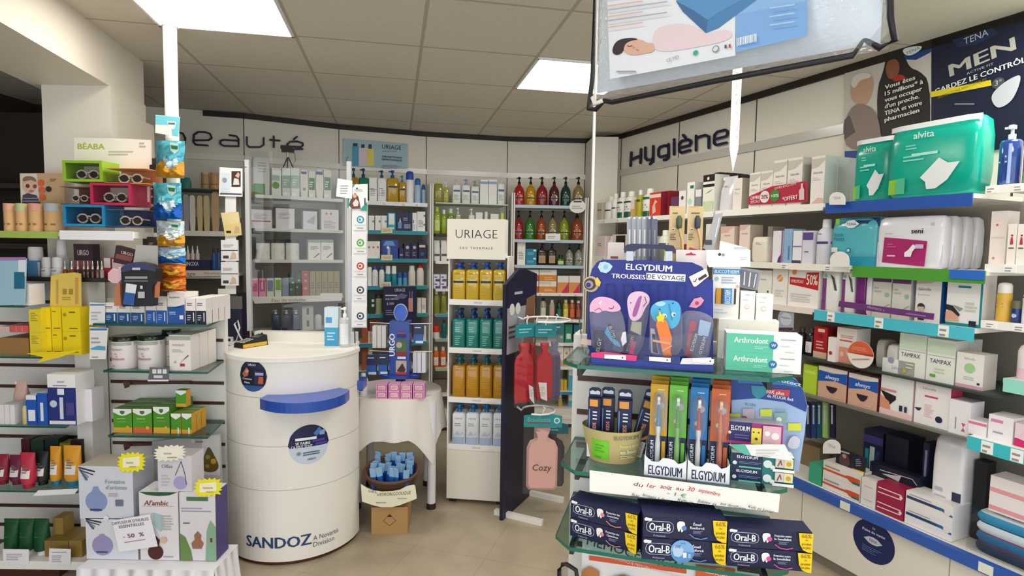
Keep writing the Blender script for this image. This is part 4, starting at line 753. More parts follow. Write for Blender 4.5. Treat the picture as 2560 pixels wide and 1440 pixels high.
gbox(158, 262, 511, 566, .14, '1d86b8', '1a4a68', 'sky blue open-front box in the lowest row', 'cream sunglasses inside the sky blue box')
gbox(268, 366, 524, 567, .12, '3a4468', '5a6488', 'clear navy case right of the sky blue box', 'grey sunglasses in the clear navy case', clear=True)

# gondola B
tB = slatwall('slatwall_gondola', -2.06, -1.46, 2.935, LA.off(-.3).z(400, 748), [GBf.off(-.27).z(480, y) for y in (850, 902, 957, 1007, 1055, 1110, 1165)], 'white slat-wall gondola beside the round white counter')
zB = [GBf.z(400, 811), GBf.z(400, 928), GBf.z(400, 1090)]
for i, z in enumerate(zB): shelf(GBf, [232, 258, 270][i], 519, z, .265, ['upper', 'middle', 'lower'][i]+' glass shelf of the gondola beside the counter', col='8fb3a6:g', th=.01, xb=-1.468)
for py, lb in ((957, 'brown peg hook under the middle glass shelf'), (1110, 'brown peg hook under the lower glass shelf')):
    z = GBf.off(-.25).z(340, py); p = GBf.off(-.26).P(GBf.off(-.26).sat(330, z)); m = MB().loft([(-.018, .004, .036, 2), (0, .036, .036, 2)], '6a4030', 10); m.v = [(a, d-.02, b) for a, b, d in m.v]; m.tube([(0, 0, 0), (.3, .02, .005)], .008, '5a3526', 8)
    obj('peg_hook', m, None, loc=(p.x, p.y-.02, z), label=lb, cat='hook', group='brown peg hooks')
AQ = lambda c: [('r', 0, 0, 1, .52, c), ('m', .12, .72, .85, .86, 2, '77606a'), ('m', .15, .15, .6, .4, 3, 'a8c0e8'), ('r', .75, .1, .85, .45, 'dfe8f4')]
row(GBf, zB[0], 'on the upper glass shelf', [('C', x0, x1, 757, 'white and teal-blue nasal spray carton', 'ecebe4', {'dec': AQ('174f88'), 'bk': .0, 'd': .12}) for x0, x1 in ((261, 294), (295, 327), (328, 362))] + [('C', x0, x1, 746, 'tall white and blue nasal spray carton', 'f2ece8', {'dec': AQ('1f5fb8'), 'd': .12}) for x0, x1 in ((366, 391), (392, 418))] +
    [('C', 420, 463, 732, 'largest white and royal blue carton', 'f4efec', {'dec': [('r', 0, 0, 1, .55, '1f56a8'), ('p', [(0, .55), (1, .55), (1, .63), (.3, .52)], '1f56a8'), ('t', .4, .86, .06, 'Aqualarm', '6a4a54', {'w': .7}), ('m', .1, .3, .6, .42, 2, 'b8cce8'), ('r', .7, .15, .92, .28, 'e8eef4'), ('c', .07, .95, .03, 'c03038')], 'd': .12})] +
    [('C', x0, x1, 746, 'white and near-black nasal spray carton', 'f2ece8', {'dec': AQ('14162c'), 'side': 'e8e0e0', 'n': 4, 'd': .055}) for x0, x1 in ((465, 490), (491, 516))], back=.03)
plate('leaflet', GBf.off(-.02), [(222, 812), (262, 812), (262, 758), (224, 756)], 'white leaflet card left of the upper glass shelf', 'leaflet', .003, 'ecebea', [('r', 225, 764, 262, 760, '5a8ac0'), ('m', 228, 800, 255, 775, 3, 'b8b8c0')])
plate('leaflet', GBf.off(-.02), [(224, 898), (264, 898), (270, 820), (224, 818)], 'white leaflet card with blue wave, below the first leaflet', 'leaflet', .003, 'ecebea', [('r', 225, 826, 268, 821, '4a7ab8'), ('m', 228, 858, 255, 838, 2, 'a8a8b4'), ('p', [(225, 872), (245, 864), (264, 866), (264, 876), (230, 874)], '5aa8c8'), ('m', 230, 894, 258, 888, 1, '999')])
ALV = [('r', 0, .72, 1, .86, '98a898'), ('m', .12, .55, .8, .65, 1, '8a8480'), ('m', .12, .3, .7, .5, 2, 'c8a8a0'), ('m', .15, .1, .6, .2, 1, 'b8b0ac')]
row(GBf, zB[1], 'on the middle glass shelf', [('JA', 263, 326, 843, 'large white tub with dark green lid', 'eee6e4', {'cap': '16241c:s', 'dec': [('r', 0, .86, 1, .97, 'a8b4a8'), ('t', .45, .72, .07, 'RICHELET', '8a8480', {'w': .5}), ('m', .12, .45, .7, .62, 2, 'c8a8a4'), ('r', .1, .34, .75, .4, 'b89090'), ('m', .2, .1, .5, .2, 1, 'c0b4b0')], 'ch': .15}), ('JA', 329, 393, 840, 'large white tub with dark green lid', 'eee6e4', {'cap': '16241c:s', 'dec': [('r', 0, .86, 1, .97, 'a8b4a8'), ('t', .45, .72, .07, 'RICHELET', '8a8480', {'w': .5}), ('m', .12, .45, .7, .62, 2, 'c8a8a4'), ('r', .1, .34, .75, .4, 'b89090')], 'ch': .15}),
    ('JA', 396, 440, 826, 'tub at the back with dark green lid', 'e4dcd8', {'cap': '16241c:s', 'bk': .09, 'dec': ALV}), ('C', 424, 478, 838, 'white supplement carton with grey leaf top', 'efe7e3', {'d': .075, 'n': 3, 'top': 'd4d6cc', 'dec': [('r', 0, .86, 1, .98, 'a8b0a4'), ('t', .45, .72, .055, 'RICHELET', '77706c', {'w': .55}), ('m', .15, .52, .8, .62, 2, 'b8a8a0'), ('p', [(.5, .2), (.54, .24), (.92, .42), (.88, .45)], '6a5a54'), ('r', .5, .12, .72, .2, 'a83040'), ('c', .28, .24, .06, 'b8b0ac')]})], back=.02)
plate('shelf_tag', GBf.off(.012), [(370, 953), (422, 950), (421, 920), (374, 918)], 'grey shelf tag with three windows on the middle glass shelf', 'tag', .003, '66666c', [('r', 381, 934, 391, 923, 'e0e0e4'), ('r', 394, 934, 404, 923, 'e0e0e4'), ('r', 407, 934, 417, 923, 'e0e0e4'), ('r', 385, 945, 407, 938, 'd8d8e0'), ('r', 370, 953, 422, 949, 'ece8ee')])
GN = lambda b: {'top': '5a8a34', 'side': '4a8024', 'd': .065, 'n': 3, 'dec': [('r', 0, 0, 1, .22, b), ('p', [(0, 1), (1, 1), (1, .86), (.7, .74), (.5, .71), (.3, .74), (0, .86)], 'eef0ea'), ('p', [(.38, .92), (.62, .92), (.62, .82), (.5, .76), (.38, .82)], '4a6a50'), ('m', .2, .57, .9, .64, 1, 'b8dc90'), ('m', .2, .45, .8, .52, 1, '7ab060'), ('c', .78, .22, .1, 'e8b040')]}
row(GBf, zB[2], 'on the lower glass shelf', [('C', 284, 331, 1022, 'green cough remedy carton with yellow base', '4f9a1c', GN('e0a838')), ('C', 333, 381, 1022, 'green cough remedy carton with orange base', '4f9a1c', GN('e06a3c')), ('C', 384, 425, 1017, 'narrower green remedy carton', '4a921c', GN('e0b03c')),
    ('C', 428, 453, 1034, 'small green and yellow nasal carton', '4a9220', {'top': '7aa040', 'side': 'dca42c', 'n': 3, 'd': .04, 'dec': [('r', 0, 0, 1, .2, 'dca42c'), ('p', [(0, 1), (1, 1), (1, .86), (.5, .7), (0, .86)], 'eef0ea'), ('r', .65, .0, .8, .3, 'f0f2f0')]}), ('C', 455, 480, 1034, 'small green and yellow nasal carton', '4a9220', {'top': '7aa040', 'side': 'dca42c', 'n': 3, 'd': .04, 'dec': [('r', 0, 0, 1, .2, 'dca42c'), ('p', [(0, 1), (1, 1), (1, .86), (.5, .7), (0, .86)], 'eef0ea'), ('r', .65, .0, .8, .3, 'f0f2f0')]})], back=.04)
Fk = GBf.off(-.17); zk = zB[2]
row(GBf, zB[2]+.115, 'on top of the small nasal cartons', [('C', 440, 466, 976, 'single green and yellow carton', '4f9a1c', {'side': 'dca42c', 'd': .04, 'dec': [('r', 0, 0, 1, .2, 'dca42c'), ('p', [(0, 1), (1, 1), (1, .86), (.5, .7), (0, .86)], 'eef0ea')]})], back=.09)

# draped low table with diffuser boxes
LT = Face((-3, 2.50), (-1, 2.50)); zT = LT.z(400, 1400); x0 = LT.P(LT.sat(228, zT)).x; x1 = LT.P(LT.sat(549, zT)).x
t = empty('low_table', ((x0+x1)/2, 2.44, 0), 0, 'low display table under the diffuser boxes, draped in white', 'table'); w = x1-x0
obj('tabletop', MB().box(-w/2, 0, zT-.028, w/2, .2, zT-.008, 'd8d4cc'), t)
for sx in (-1, 1):
    for y in (.03, .15): obj('leg', MB().box(sx*(w/2-.04)-.015, y, 0, sx*(w/2-.04)+.015, y+.03, zT-.028, 'c8c4bc'), t)
m = MB(); n = 60; top = []; bot = []
for i in range(n+1):
    u = i/n; s = -w/2-.012+(w+.024)*u; top.append((s, -.012, zT-.004)); bot.append((s+.012*math.sin(u*40), -.03-.02*math.sin(u*47), .02))
m.add(top+bot, [(i, i+n+1, i+n+2, i+1) for i in range(n)], 'eceaf0:w', True)
m.slab([(-w/2-.012, -.012), (w/2+.012, -.012), (w/2+.012, .21), (-w/2-.012, .21)], zT-.007, zT-.003, 'eceaf0:w')
rt = []; rb = []
for i in range(n+1):
    u = i/n; y = -.012+.22*u; rt.append((w/2+.012, y, zT-.004)); rb.append((w/2+.02+.012*math.sin(u*22)+.015*(1-u), y+.006*math.sin(u*30), .015))
m.add(rt+rb, [(i, i+1, i+n+2, i+n+1) for i in range(n)], 'eceaf0:w', True)
c = obj('tablecloth', m, None, loc=((x0+x1)/2, 2.44, 0), label='white cloth draped over the low table of diffuser boxes', cat='tablecloth')
ARO = lambda c: [('p', [(0, .98), (.2, .8), (.12, .72)], '8aa0b0'), ('l', [(.02, .97), (.3, .9)], .03, '2c3440'), ('l', [(.02, .93), (.27, .84)], .02, '3c4450'), ('l', [(.04, .92), (.16, .74)], .025, '4c5868'), ('c', .32, .34, .2, c), ('r', .2, .16, .42, .2, '3a4a7a'), ('p', [(.24, .5), (.4, .5), (.36, .62), (.28, .62)], c)]
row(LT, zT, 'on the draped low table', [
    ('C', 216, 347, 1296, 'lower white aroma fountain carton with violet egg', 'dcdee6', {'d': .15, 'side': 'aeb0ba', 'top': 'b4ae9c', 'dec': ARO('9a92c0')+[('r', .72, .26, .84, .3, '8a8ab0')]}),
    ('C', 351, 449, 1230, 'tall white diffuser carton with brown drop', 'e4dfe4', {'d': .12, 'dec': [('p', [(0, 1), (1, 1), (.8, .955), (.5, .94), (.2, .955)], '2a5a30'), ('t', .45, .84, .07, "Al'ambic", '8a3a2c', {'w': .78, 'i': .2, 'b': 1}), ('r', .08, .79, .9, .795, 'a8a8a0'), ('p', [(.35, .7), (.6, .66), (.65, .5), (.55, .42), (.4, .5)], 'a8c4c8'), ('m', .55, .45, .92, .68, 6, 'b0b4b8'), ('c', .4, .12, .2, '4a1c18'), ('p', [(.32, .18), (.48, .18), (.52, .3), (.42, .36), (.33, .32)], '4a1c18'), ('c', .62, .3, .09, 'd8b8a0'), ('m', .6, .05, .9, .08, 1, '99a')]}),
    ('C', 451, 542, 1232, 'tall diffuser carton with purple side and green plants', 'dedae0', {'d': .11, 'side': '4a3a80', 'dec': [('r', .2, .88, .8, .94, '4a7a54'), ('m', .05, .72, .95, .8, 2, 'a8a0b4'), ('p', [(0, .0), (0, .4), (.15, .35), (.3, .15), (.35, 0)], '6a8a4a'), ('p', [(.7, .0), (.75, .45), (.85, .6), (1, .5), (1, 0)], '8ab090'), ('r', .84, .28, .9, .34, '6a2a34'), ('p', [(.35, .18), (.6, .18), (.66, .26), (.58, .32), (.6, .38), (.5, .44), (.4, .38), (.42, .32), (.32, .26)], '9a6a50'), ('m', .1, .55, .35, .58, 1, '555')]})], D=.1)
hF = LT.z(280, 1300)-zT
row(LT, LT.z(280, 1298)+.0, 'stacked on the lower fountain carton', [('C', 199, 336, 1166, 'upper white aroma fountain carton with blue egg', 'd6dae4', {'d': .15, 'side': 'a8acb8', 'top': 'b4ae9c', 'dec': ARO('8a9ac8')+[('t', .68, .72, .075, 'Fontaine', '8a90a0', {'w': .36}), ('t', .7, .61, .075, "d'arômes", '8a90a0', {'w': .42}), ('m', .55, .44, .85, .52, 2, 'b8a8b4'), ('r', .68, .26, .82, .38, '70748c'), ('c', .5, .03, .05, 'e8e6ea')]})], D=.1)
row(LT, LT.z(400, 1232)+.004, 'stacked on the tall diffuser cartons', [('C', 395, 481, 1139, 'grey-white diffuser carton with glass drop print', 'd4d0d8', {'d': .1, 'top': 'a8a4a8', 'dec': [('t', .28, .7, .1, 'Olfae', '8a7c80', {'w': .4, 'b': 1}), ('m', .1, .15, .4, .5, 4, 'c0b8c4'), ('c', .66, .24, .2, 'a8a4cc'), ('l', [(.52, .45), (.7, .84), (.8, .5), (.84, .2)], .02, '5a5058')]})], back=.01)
plate('diffuser_poster', GBf.off(-.2), [(380, 1228), (556, 1228), (551, 1084), (440, 1096), (380, 1104)], 'grey diffuser poster with a golden drop behind the cartons', 'poster', .006, 'c9c7ca', [('p', [(505, 1188), (551, 1188), (549, 1088), (505, 1092)], 'e6e3e4'), ('P', [(522, 1112), (536, 1138), (547, 1160), (546, 1172), (536, 1180), (518, 1181), (506, 1174), (504, 1158), (512, 1134)], '6a5424'), ('c', 534, 1153, 7, 'c8a82c'), ('c', 520, 1142, 6, '8a9a3a'), ('c', 519, 1165, 5, 'a8862c'), ('c', 483, 1102, 5, 'e8e4e0'), ('m', 490, 1106, 512, 1098, 1, '8a8478')])
def star(face, cx, cy, rx, ry, col, label, txt, rot=0, n=17):
    pts = []
    for i in range(2*n):
        a = math.pi*i/n; k = 1 if i % 2 == 0 else .78; sq = 1/max(abs(math.cos(a)), abs(math.sin(a)))**.6
        pts.append((cx+rx*k*sq*math.cos(a)*.86, cy-ry*k*sq*math.sin(a)*.86+rot*rx*math.cos(a)))
    plate('price_star', face, pts, label, 'price tag', .002, col, [('p', [(cx-rx*.5, cy+ry*.45), (cx+rx*.5, cy+ry*.3), (cx+rx*.5, cy-ry*.5), (cx-rx*.5, cy-ry*.35)], 'fbf6d8' if col != 'f4eedc' else 'f6f2e6'), ('m', cx-rx*.3, cy+3, cx+rx*.3, cy-6, 1, 'c8b888'), ('m', cx-rx*.1, cy+12, cx+rx*.4, cy+6, 1, 'b8a878')], 'paper price stars')
star(LT.off(.012), 328, 1156, 42, 30, 'f4ea18', 'yellow paper price star on the upper fountain carton', ('49€90', '24,95'), -.05)
star(LT.off(.012), 424, 1133, 48, 24, 'f4eedc', 'cream paper price star above the glass drop carton', ('59€90', '29,95'), -.06)
star(LT.off(.012), 520, 1219, 42, 28, 'f4ea18', 'yellow paper price star on the purple-sided carton', ('34€90', '17,50'), -.06)
plate('sale_sign', LT.off(.022), [(298, 1380), (394, 1366), (374, 1286), (280, 1302)], 'tilted white paper sign announcing minus fifty percent on diffusers', 'sign', .002, 'f1eff6', [('t', 326, 1303, 7, "DIFFUSEUR D'HUILES", '6a6a7c', {'w': 90, 'b': 1, 'rot': 9}), ('t', 329, 1313, 7, 'ESSENTIELLES', '6a6a7c', {'w': 62, 'b': 1, 'rot': 9}), ('t', 334, 1338, 10, '- 50  %', '8a4a6a', {'w': 52, 'b': 1, 'rot': 9}), ('p', [(311, 1357), (364, 1349), (364, 1347), (311, 1355)], 'b08aa0')])

# white ceiling pole with the sachet strip
LP = Face((-3, 2.735), (-1, 2.735)); px_ = LP.P(LP.sat(418, 2.0)).x
m = MB().loft([(0, .058, .058, 2), (H-zB[0]-.02, .058, .058, 2)], 'f2f0ec:s', 20); m.loft([(H-zB[0]-.03, .075, .075, 2), (H-zB[0]-.002, .075, .075, 2)], 'f2f0ec:s', 20)
obj('round_pole', m, None, loc=(px_, 2.78, zB[0]+.012), label='round white pole from the glass shelf up to the ceiling', cat='pole')
strip = LP.off(.03)
plate('sachet_strip', strip, [(407, 735), (440, 735), (440, 345), (407, 345)], 'clear plastic strip carrying the lozenge sachets', 'strip', .002, 'd8dcd8:t')
plate('header_card', strip.off(.01), [(388, 332), (446, 342), (449, 292), (389, 287)], 'pale turquoise header card at the top of the sachet strip', 'card', .003, 'eee6da', [('p', [(389, 311), (428, 313), (430, 338), (446, 341), (449, 293), (389, 288)], '6ac4d0'), ('p', [(418, 303), (440, 304), (440, 312), (436, 322), (430, 324), (421, 312)], 'e4ece8'), ('p', [(420, 306), (438, 307), (438, 312), (422, 311)], '4a7a6a')])
def sachet(x0, x1, y0, y1, top, bot, acc, label, tilt=0., logo=True):
    F = strip.off(.03); s0, zb = F.loc((x0+x1)/2, y1); w = abs(F.loc(x1, y1)[0]-F.loc(x0, y1)[0]); h = F.z((x0+x1)/2, y0)-zb
    t = empty('sachet', F.P(s0, zb), 0, label, 'sachet', 'lozenge sachets hanging on the strip'); m = MB(); nx, nz = 12, 18; rr = random.Random(y0); V = []
    for j in range(nz+1):
        for i in range(nx+1):
            u, v = i/nx-.5, j/nz; e = (1-(2*abs(u))**3)*math.sin(math.pi*min(1, max(0, v)))**.5*.022
            e += rr.uniform(-.0065, .0065)*(1 if 0 < i < nx else .3); V.append((u*w*(1+.03*math.sin(v*9+y0))+tilt*h*(v-.5), -e, v*h))
    f1 = []; f2 = []; f3 = []
    for j in range(nz):
        for i in range(nx):
            q = (j*(nx+1)+i, j*(nx+1)+i+1, (j+1)*(nx+1)+i+1, (j+1)*(nx+1)+i); wv = 5.5+2.2*math.sin(i*.7)
            (f2 if j < wv else f3 if (j < wv+4 and 3 < i < 10) else f1).append(q)
    m.add(V, f1, top, True); m.add(V, f2, bot, True)
    if f3: m.add(V, f3, acc, True)
    m.add([(-w/2-tilt*h*.5, .001, 0), (w/2-tilt*h*.5, .001, 0), (w/2+tilt*h*.5, .001, h), (-w/2+tilt*h*.5, .001, h)], [(0, 1, 2, 3)], top)
    obj('bag', m, t)
    if logo:
        g = MB(); mp = fracmap(w, h); draw(g, [('p', [(.5+.12, .93), (.92, .9), (.92, .72), (.78, .62), (.64, .72)], 'b8d8cc'), ('p', [(.64, .86), (.9, .84), (.88, .74), (.67, .76)], '1c6a4a')], mp, lambda x, z: -.026)
        obj('badge', g, t, label='green shield badge')
TQ = '5ab4c4:f'; GD = 'd89a2c:f'; PL = 'c8d8dc:f'
sachet(392, 462, 352, 445, TQ, GD, PL, 'turquoise and gold sachet, topmost on the strip', .05)
sachet(386, 455, 457, 548, TQ, '1260b8:f', PL, 'turquoise and blue sachet, second from the top')
sachet(393, 462, 552, 616, PL, GD, 'e8e4dc:f', 'silver and gold sachet, third from the top')
sachet(393, 464, 618, 658, 'a8c4d8:f', '1468c4:f', PL, 'bright blue sachet, fourth from the top', logo=False)
for y0, y1, lb in ((659, 695, 'orange lozenge sachet, fifth from the top'), (693, 728, 'orange lozenge sachet, lowest on the strip')):
    sachet(392, 465, y0, y1, 'd87a28:f', 'c8681c:f', 'e0b02c:s', lb, logo=False)

# ------------------------------------------------------------------ round counter
CC = Vector((-1.175, 3.13)); CR = .345; zC = 1.046
def cyl(px, py, r=CR):
    d = ray(px, py); a = d.x*d.x+1; b = -2*(d.x*CC.x+CC.y); c = CC.x**2+CC.y**2-r*r; t = (-b-math.sqrt(max(0, b*b-4*a*c)))/(2*a)
    x, y = d.x*t-CC.x, t-CC.y; return math.atan2(y, x)+math.pi/2, CZ+d.z*t
ct = empty('counter', (CC.x, CC.y, 0), 0, 'round-fronted white pharmacy counter with a blue ledge', 'counter')
def bodyslab(m, r, z0, z1, c, back=.22, side=None):
    pts = [(r*math.cos(math.radians(a)), r*math.sin(math.radians(a))) for a in range(180, 361, 5)]+[(r-.04, .1), (r-.06, back), (-r+.06, back), (-r+.04, .1)]; m.slab(pts, z0, z1, c, side)
m = MB(); bodyslab(m, CR, .02, zC-.02, 'efebe4'); bodyslab(m, CR-.01, 0, .02, '4a2018')
o = obj('body', m, ct)
m = MB(); bodyslab(m, CR+.006, zC-.02, zC, 'f1ede6'); obj('worktop', m, ct)
m = MB(); m.box(-.29, .15, zC, .285, .22, zC+.055, 'ece8e0'); obj('back_ledge', m, ct)
for py, nm_ in ((995, 0), (1117, 1), (1227, 2)):
    z = cyl(700, py)[1]; m = MB(); pts = [(CR*1.0015*math.cos(math.radians(a)), CR*1.0015*math.sin(math.radians(a))) for a in range(180, 361, 5)]; m.slab(pts, z-.0012, z+.0012, 'a8a49c'); obj('seam_line', m, ct)
m = MB(); N = 24; a0 = math.radians(-90+math.degrees(cyl(671, 1000)[0])-1); a1 = math.radians(-90+math.degrees(cyl(874, 975)[0])-13)
pts = [((CR-.005)*math.cos(a0+(a1-a0)*i/N), (CR-.005)*math.sin(a0+(a1-a0)*i/N)) for i in range(N, -1, -1)]
pts += [((CR+.045+.14*math.sin(math.pi*(i/N*.86+.07)))*math.cos(a0+(a1-a0)*i/N), (CR+.045+.14*math.sin(math.pi*(i/N*.86+.07)))*math.sin(a0+(a1-a0)*i/N)) for i in range(N+1)]
zl = cyl(671, 992, CR+.04)[1]; m.slab(pts[::-1], zl-.05, zl, '2a52b0:s'); obj('ledge', m, ct, label='blue curved ledge')
m = MB(); m.slab([(.33, -.03), (.375, -.02), (.37, .08), (.30, .08)], zl-.05, zl, '2a52b0:s'); obj('side_ledge', m, ct, label='small blue ledge end')
def wrap(m, r):
    v = []
    for x, y, z in m.v: a = x/CR-math.pi/2; q = r-y; v.append((q*math.cos(a), q*math.sin(a), z))
    m.v = v; return m
def ctext(px, py, h, txt, col, wpx, b=0, rise=0.):
    a, z = cyl(px, py); a0 = cyl(px-wpx/2, py)[0]; a1 = cyl(px+wpx/2, py)[0]; hm = abs(cyl(px, py+h/2)[1]-cyl(px, py-h/2)[1]); m = MB()
    mp = Map(lambda x, y: (x, y), lambda x, y: 1, lambda x, y: 1); draw(m, [('t', a*CR, z, hm, txt, col, {'b': b})], mp)
    xs = [q[0] for q in m.v]; k = (a1-a0)*CR/(max(xs)-min(xs)); c = (max(xs)+min(xs))/2; m.v = [((x-c)*k+c, y-.002, zz_) for x, y, zz_ in m.v]; return wrap(m, CR)
obj('lettering', ctext(692, 1357, 27, 'SANDOZ', '1f3f70', 160, 1), ct, label='bold navy capital lettering'); obj('lettering', ctext(816, 1335, 12, 'A Novartis', '6a6a70', 62), ct, label='grey lettering, upper line'); obj('lettering', ctext(810, 1353, 12, 'Division', '6a6a70', 52), ct, label='grey lettering, lower line')
def disc(px, py, rpx, bands, texts, label):
    a, z = cyl(px, py); R_ = abs(cyl(px, py+rpx)[1]-z); m = MB(); x0 = a*CR; n = 20
    for j in range(n):
        xa = -R_+2*R_*j/n; xb = xa+2*R_/n; ha = math.sqrt(max(0, R_*R_-xa*xa)); hb_ = math.sqrt(max(0, R_*R_-xb*xb))
        for lo, hi, c in bands:
            f = lambda h, t: max(-h, min(h, t*R_)); m.add([(x0+xa, -.001, z+f(ha, lo)), (x0+xb, -.001, z+f(hb_, lo)), (x0+xb, -.001, z+f(hb_, hi)), (x0+xa, -.001, z+f(ha, hi))], [(0, 1, 2, 3)], c)
    g = MB(); mp = Map(lambda x, y: (x0+x*R_, z+y*R_), lambda x, y: R_, lambda x, y: R_); draw(g, texts, mp); g.v = [(x, y-.003, q) for x, y, q in g.v]
    n0 = len(m.v); m.v += g.v
    for f_, mi, sm in zip(g.f, g.m, g.sm): m.f.append(tuple(n0+k for k in f_)); m.m.append(m.mi(g.mats[mi])); m.sm.append(sm)
    obj('sticker', wrap(m, CR), ct, label=label)
disc(631, 940, 39, [(-1, -.62, '2a5a98'), (-.62, .5, '16182c'), (.5, 1, '1c2448')], [('t', 0, .72, .14, 'URGO', 'e8e8f0', {'b': 1, 'w': .6}), ('p', [(-.75, .1), (-.4, .55), (-.2, .35), (-.3, 0), (-.6, -.1)], 'b06a50'), ('p', [(-.5, .3), (-.35, .42), (-.22, .3), (-.4, .15)], 'e0a48a'), ('t', -.35, -.18, .13, 'Crevasses', 'e4e4ec', {'b': 1, 'w': .7}), ('t', -.35, -.42, .13, 'Mains', 'e4e4ec', {'b': 1, 'w': .45}), ('p', [(.2, -.5), (.8, -.5), (.85, .35), (.2, .4)], '24284c'), ('r', .25, .08, .8, .25, 'a0b0d8'), ('p', [(.45, -.45), (.8, -.45), (.8, 0), (.5, 0)], 'c0583c')], 'round dark hand-care sticker')
disc(773, 1111, 49, [(-1, -.12, 'c9d6e4'), (-.12, 1, '151a48')], [('p', [(.2, .55), (.5, .85), (.65, .6), (.35, .4)], '4a7ac0'), ('p', [(.5, .6), (.8, .7), (.75, .4), (.5, .42)], '8aa8d8'), ('r', -.65, .25, .35, .38, 'eef0f6'), ('t', -.3, .11, .14, 'SE FAIRE', 'f2f2f8', {'b': 1, 'w': .7}), ('r', .15, .1, .75, .24, '4a3a98'), ('t', -.35, -.06, .14, 'ÇA PEUT TOUT', 'f2f2f8', {'b': 1, 'w': 1.0}), ('r', .28, -.06, .85, .07, '4a3a98'), ('c', -.5, -.4, .09, '7a8cb0'), ('m', -.3, -.52, .6, -.3, 2, '4a5a80'), ('t', .1, -.72, .09, 'SANDOZ', '1c3870', {'b': 1, 'w': .4})], 'round blue and white screening sticker')
# clear screen on the counter
def glassplate(name, face, pts, label, th=.004, col='f2f6f6:t', cat='screen'): return plate(name, face, pts, label, cat, th, col)
FS = Face((-3, 3.315), (0, 3.315)); zs0 = zC+.055
t = empty('hygiene_screen', (-1.27, 3.315, zs0), 0, 'clear acrylic hygiene screen with aluminium posts on the counter', 'screen')
xl = -1.505; xr = -.93; zt_ = FS.z(740, 380)
for x in (xl, xr): obj('post', MB().box(x+1.27-.012, -.012, 0, x+1.27+.012, .012, FS.z(620, 400)-zs0, 'c6c6ca'), t)
obj('pane', MB().box(xl+1.27+.013, -.002, .002, xr+1.27-.013, .002, zt_-zs0, 'f0f5f5:t'), t)
z_ = FS.z(895, 650); obj('bracket', MB().tube([(xl+1.27, -.01, 0.93), (xl+1.27-.02, -.02, .93), (xl+1.27-.02, -.026, .8), (xl+1.27-.1, -.026, .8)], .004, 'c8c8cc:m'), t)
t2 = plate('side_screen', Face((-3, 3.05), (0, 3.05)), [(872, 852), (890, 858), (885, 655), (868, 655)], 'small clear side screen with a black edge at the right of the counter', 'screen', .003, 'e0e8f0:t', [('p', [(886, 858), (889, 858), (884, 655), (881, 655)], '1c1a22')], z=zC+.001)
# things on the counter
FCt = Face((-3, 3.12), (0, 3.12))
t = empty('card_terminal', FCt.P(FCt.sat(628, zC+.01), zC+.001), math.radians(-28), 'black and silver card payment terminal with a yellow edge', 'card terminal')
m = MB(); pr = [(-.04, 0), (.04, 0), (.045, .03), (.04, .045), (-.04, .03)]
v = [(-.036, -.08, 0), (.036, -.08, 0), (.036, .08, 0), (-.036, .08, 0), (-.034, -.078, .022), (.034, -.078, .022), (.034, .075, .055), (-.034, .075, .055)]
F6 = [(0, 1, 5, 4), (1, 2, 6, 5), (2, 3, 7, 6), (3, 0, 4, 7), (4, 5, 6, 7), (3, 2, 1, 0)]; m.add(v, F6, '1a181a'); obj('body', m, t)
up = lambda y: .022+(y+.078)/.153*.033+.001
m = MB()
for i in range(3):
    for j in range(4): x, y = -.022+i*.022, -.062+j*.017; m.add([(x-.008, y-.006, up(y-.006)+.002), (x+.008, y-.006, up(y-.006)+.002), (x+.008, y+.006, up(y+.006)+.002), (x-.008, y+.006, up(y+.006)+.002)], [(0, 1, 2, 3)], 'c8c6c0')
obj('keypad', m, t); obj('display', MB().add([(-.028, .02, up(.02)), (.028, .02, up(.02)), (.028, .06, up(.06)), (-.028, .06, up(.06))], [(0, 1, 2, 3)], '4a5a5a:s'), t)
obj('edge_strip', MB().box(.036, -.078, .002, .040, .07, .02, 'd8b02a'), t)
obj('cable', MB().tube([(-.02, .08, .03), (-.06, .12, .05), (-.09, .08, .012), (-.12, .02, .008)], .004, '181618'), t)
row(FCt, zC+.001, 'on the counter by the screen', [('PB', 845, 872, 769, 'clear hand gel pump bottle', 'dfe2e8:l', {'cap': 'f4f4f6', 'hb': .74, 'n_': 2, 'dec': [('r', .1, .1, .9, .8, 'e9ebf0'), ('m', .2, .2, .75, .7, 5, 'c0c4cc')]}), ('C', 811, 846, 769, 'light blue and white glove carton', 'cfe0ea', {'d': .06, 'bk': .04, 'dec': [('r', 0, .0, 1, .48, '3aa0cc'), ('r', .1, .6, .55, .75, '4a9ad0'), ('m', .2, .15, .8, .4, 3, 'b8dcec')]})], D=.07)
m = MB().box(-.02, -.01, 0, .02, .01, .045, 'f2f2f4'); draw(m, [('r', -.013, .022, .013, .038, '2c3038')], Map(lambda x, y: (x, y), lambda x, y: 1, lambda x, y: 1), lambda x, z: -.01)
F3 = Face((-3, 3.3), (0, 3.3)); obj('small_device', m, None, loc=F3.P(F3.sat(573, 1.02), F3.z(573, 862)), label='small white device with dark screen left of the counter', cat='device')
obj('white_cable', MB().tube([(0, 0, 0), (.03, 0, .02), (.05, 0, .1), (.035, .01, .14), (.02, 0, .12), (.05, 0, .05), (.075, 0, .01)], .005, 'f0f0f4'), None, loc=F3.P(F3.sat(578, 1.02), F3.z(578, 862)), label='looped white cable beside the small white device', cat='cable')
zz0 = F3.z(573, 864); obj('side_table', MB().box(-.10, 0, 0, .07, .3, zz0-.002, 'e8e5ee'), None, loc=(F3.P(F3.sat(575, 1.02)).x, 3.24, 0), label='narrow white side cabinet between gondola and counter', cat='cabinet')
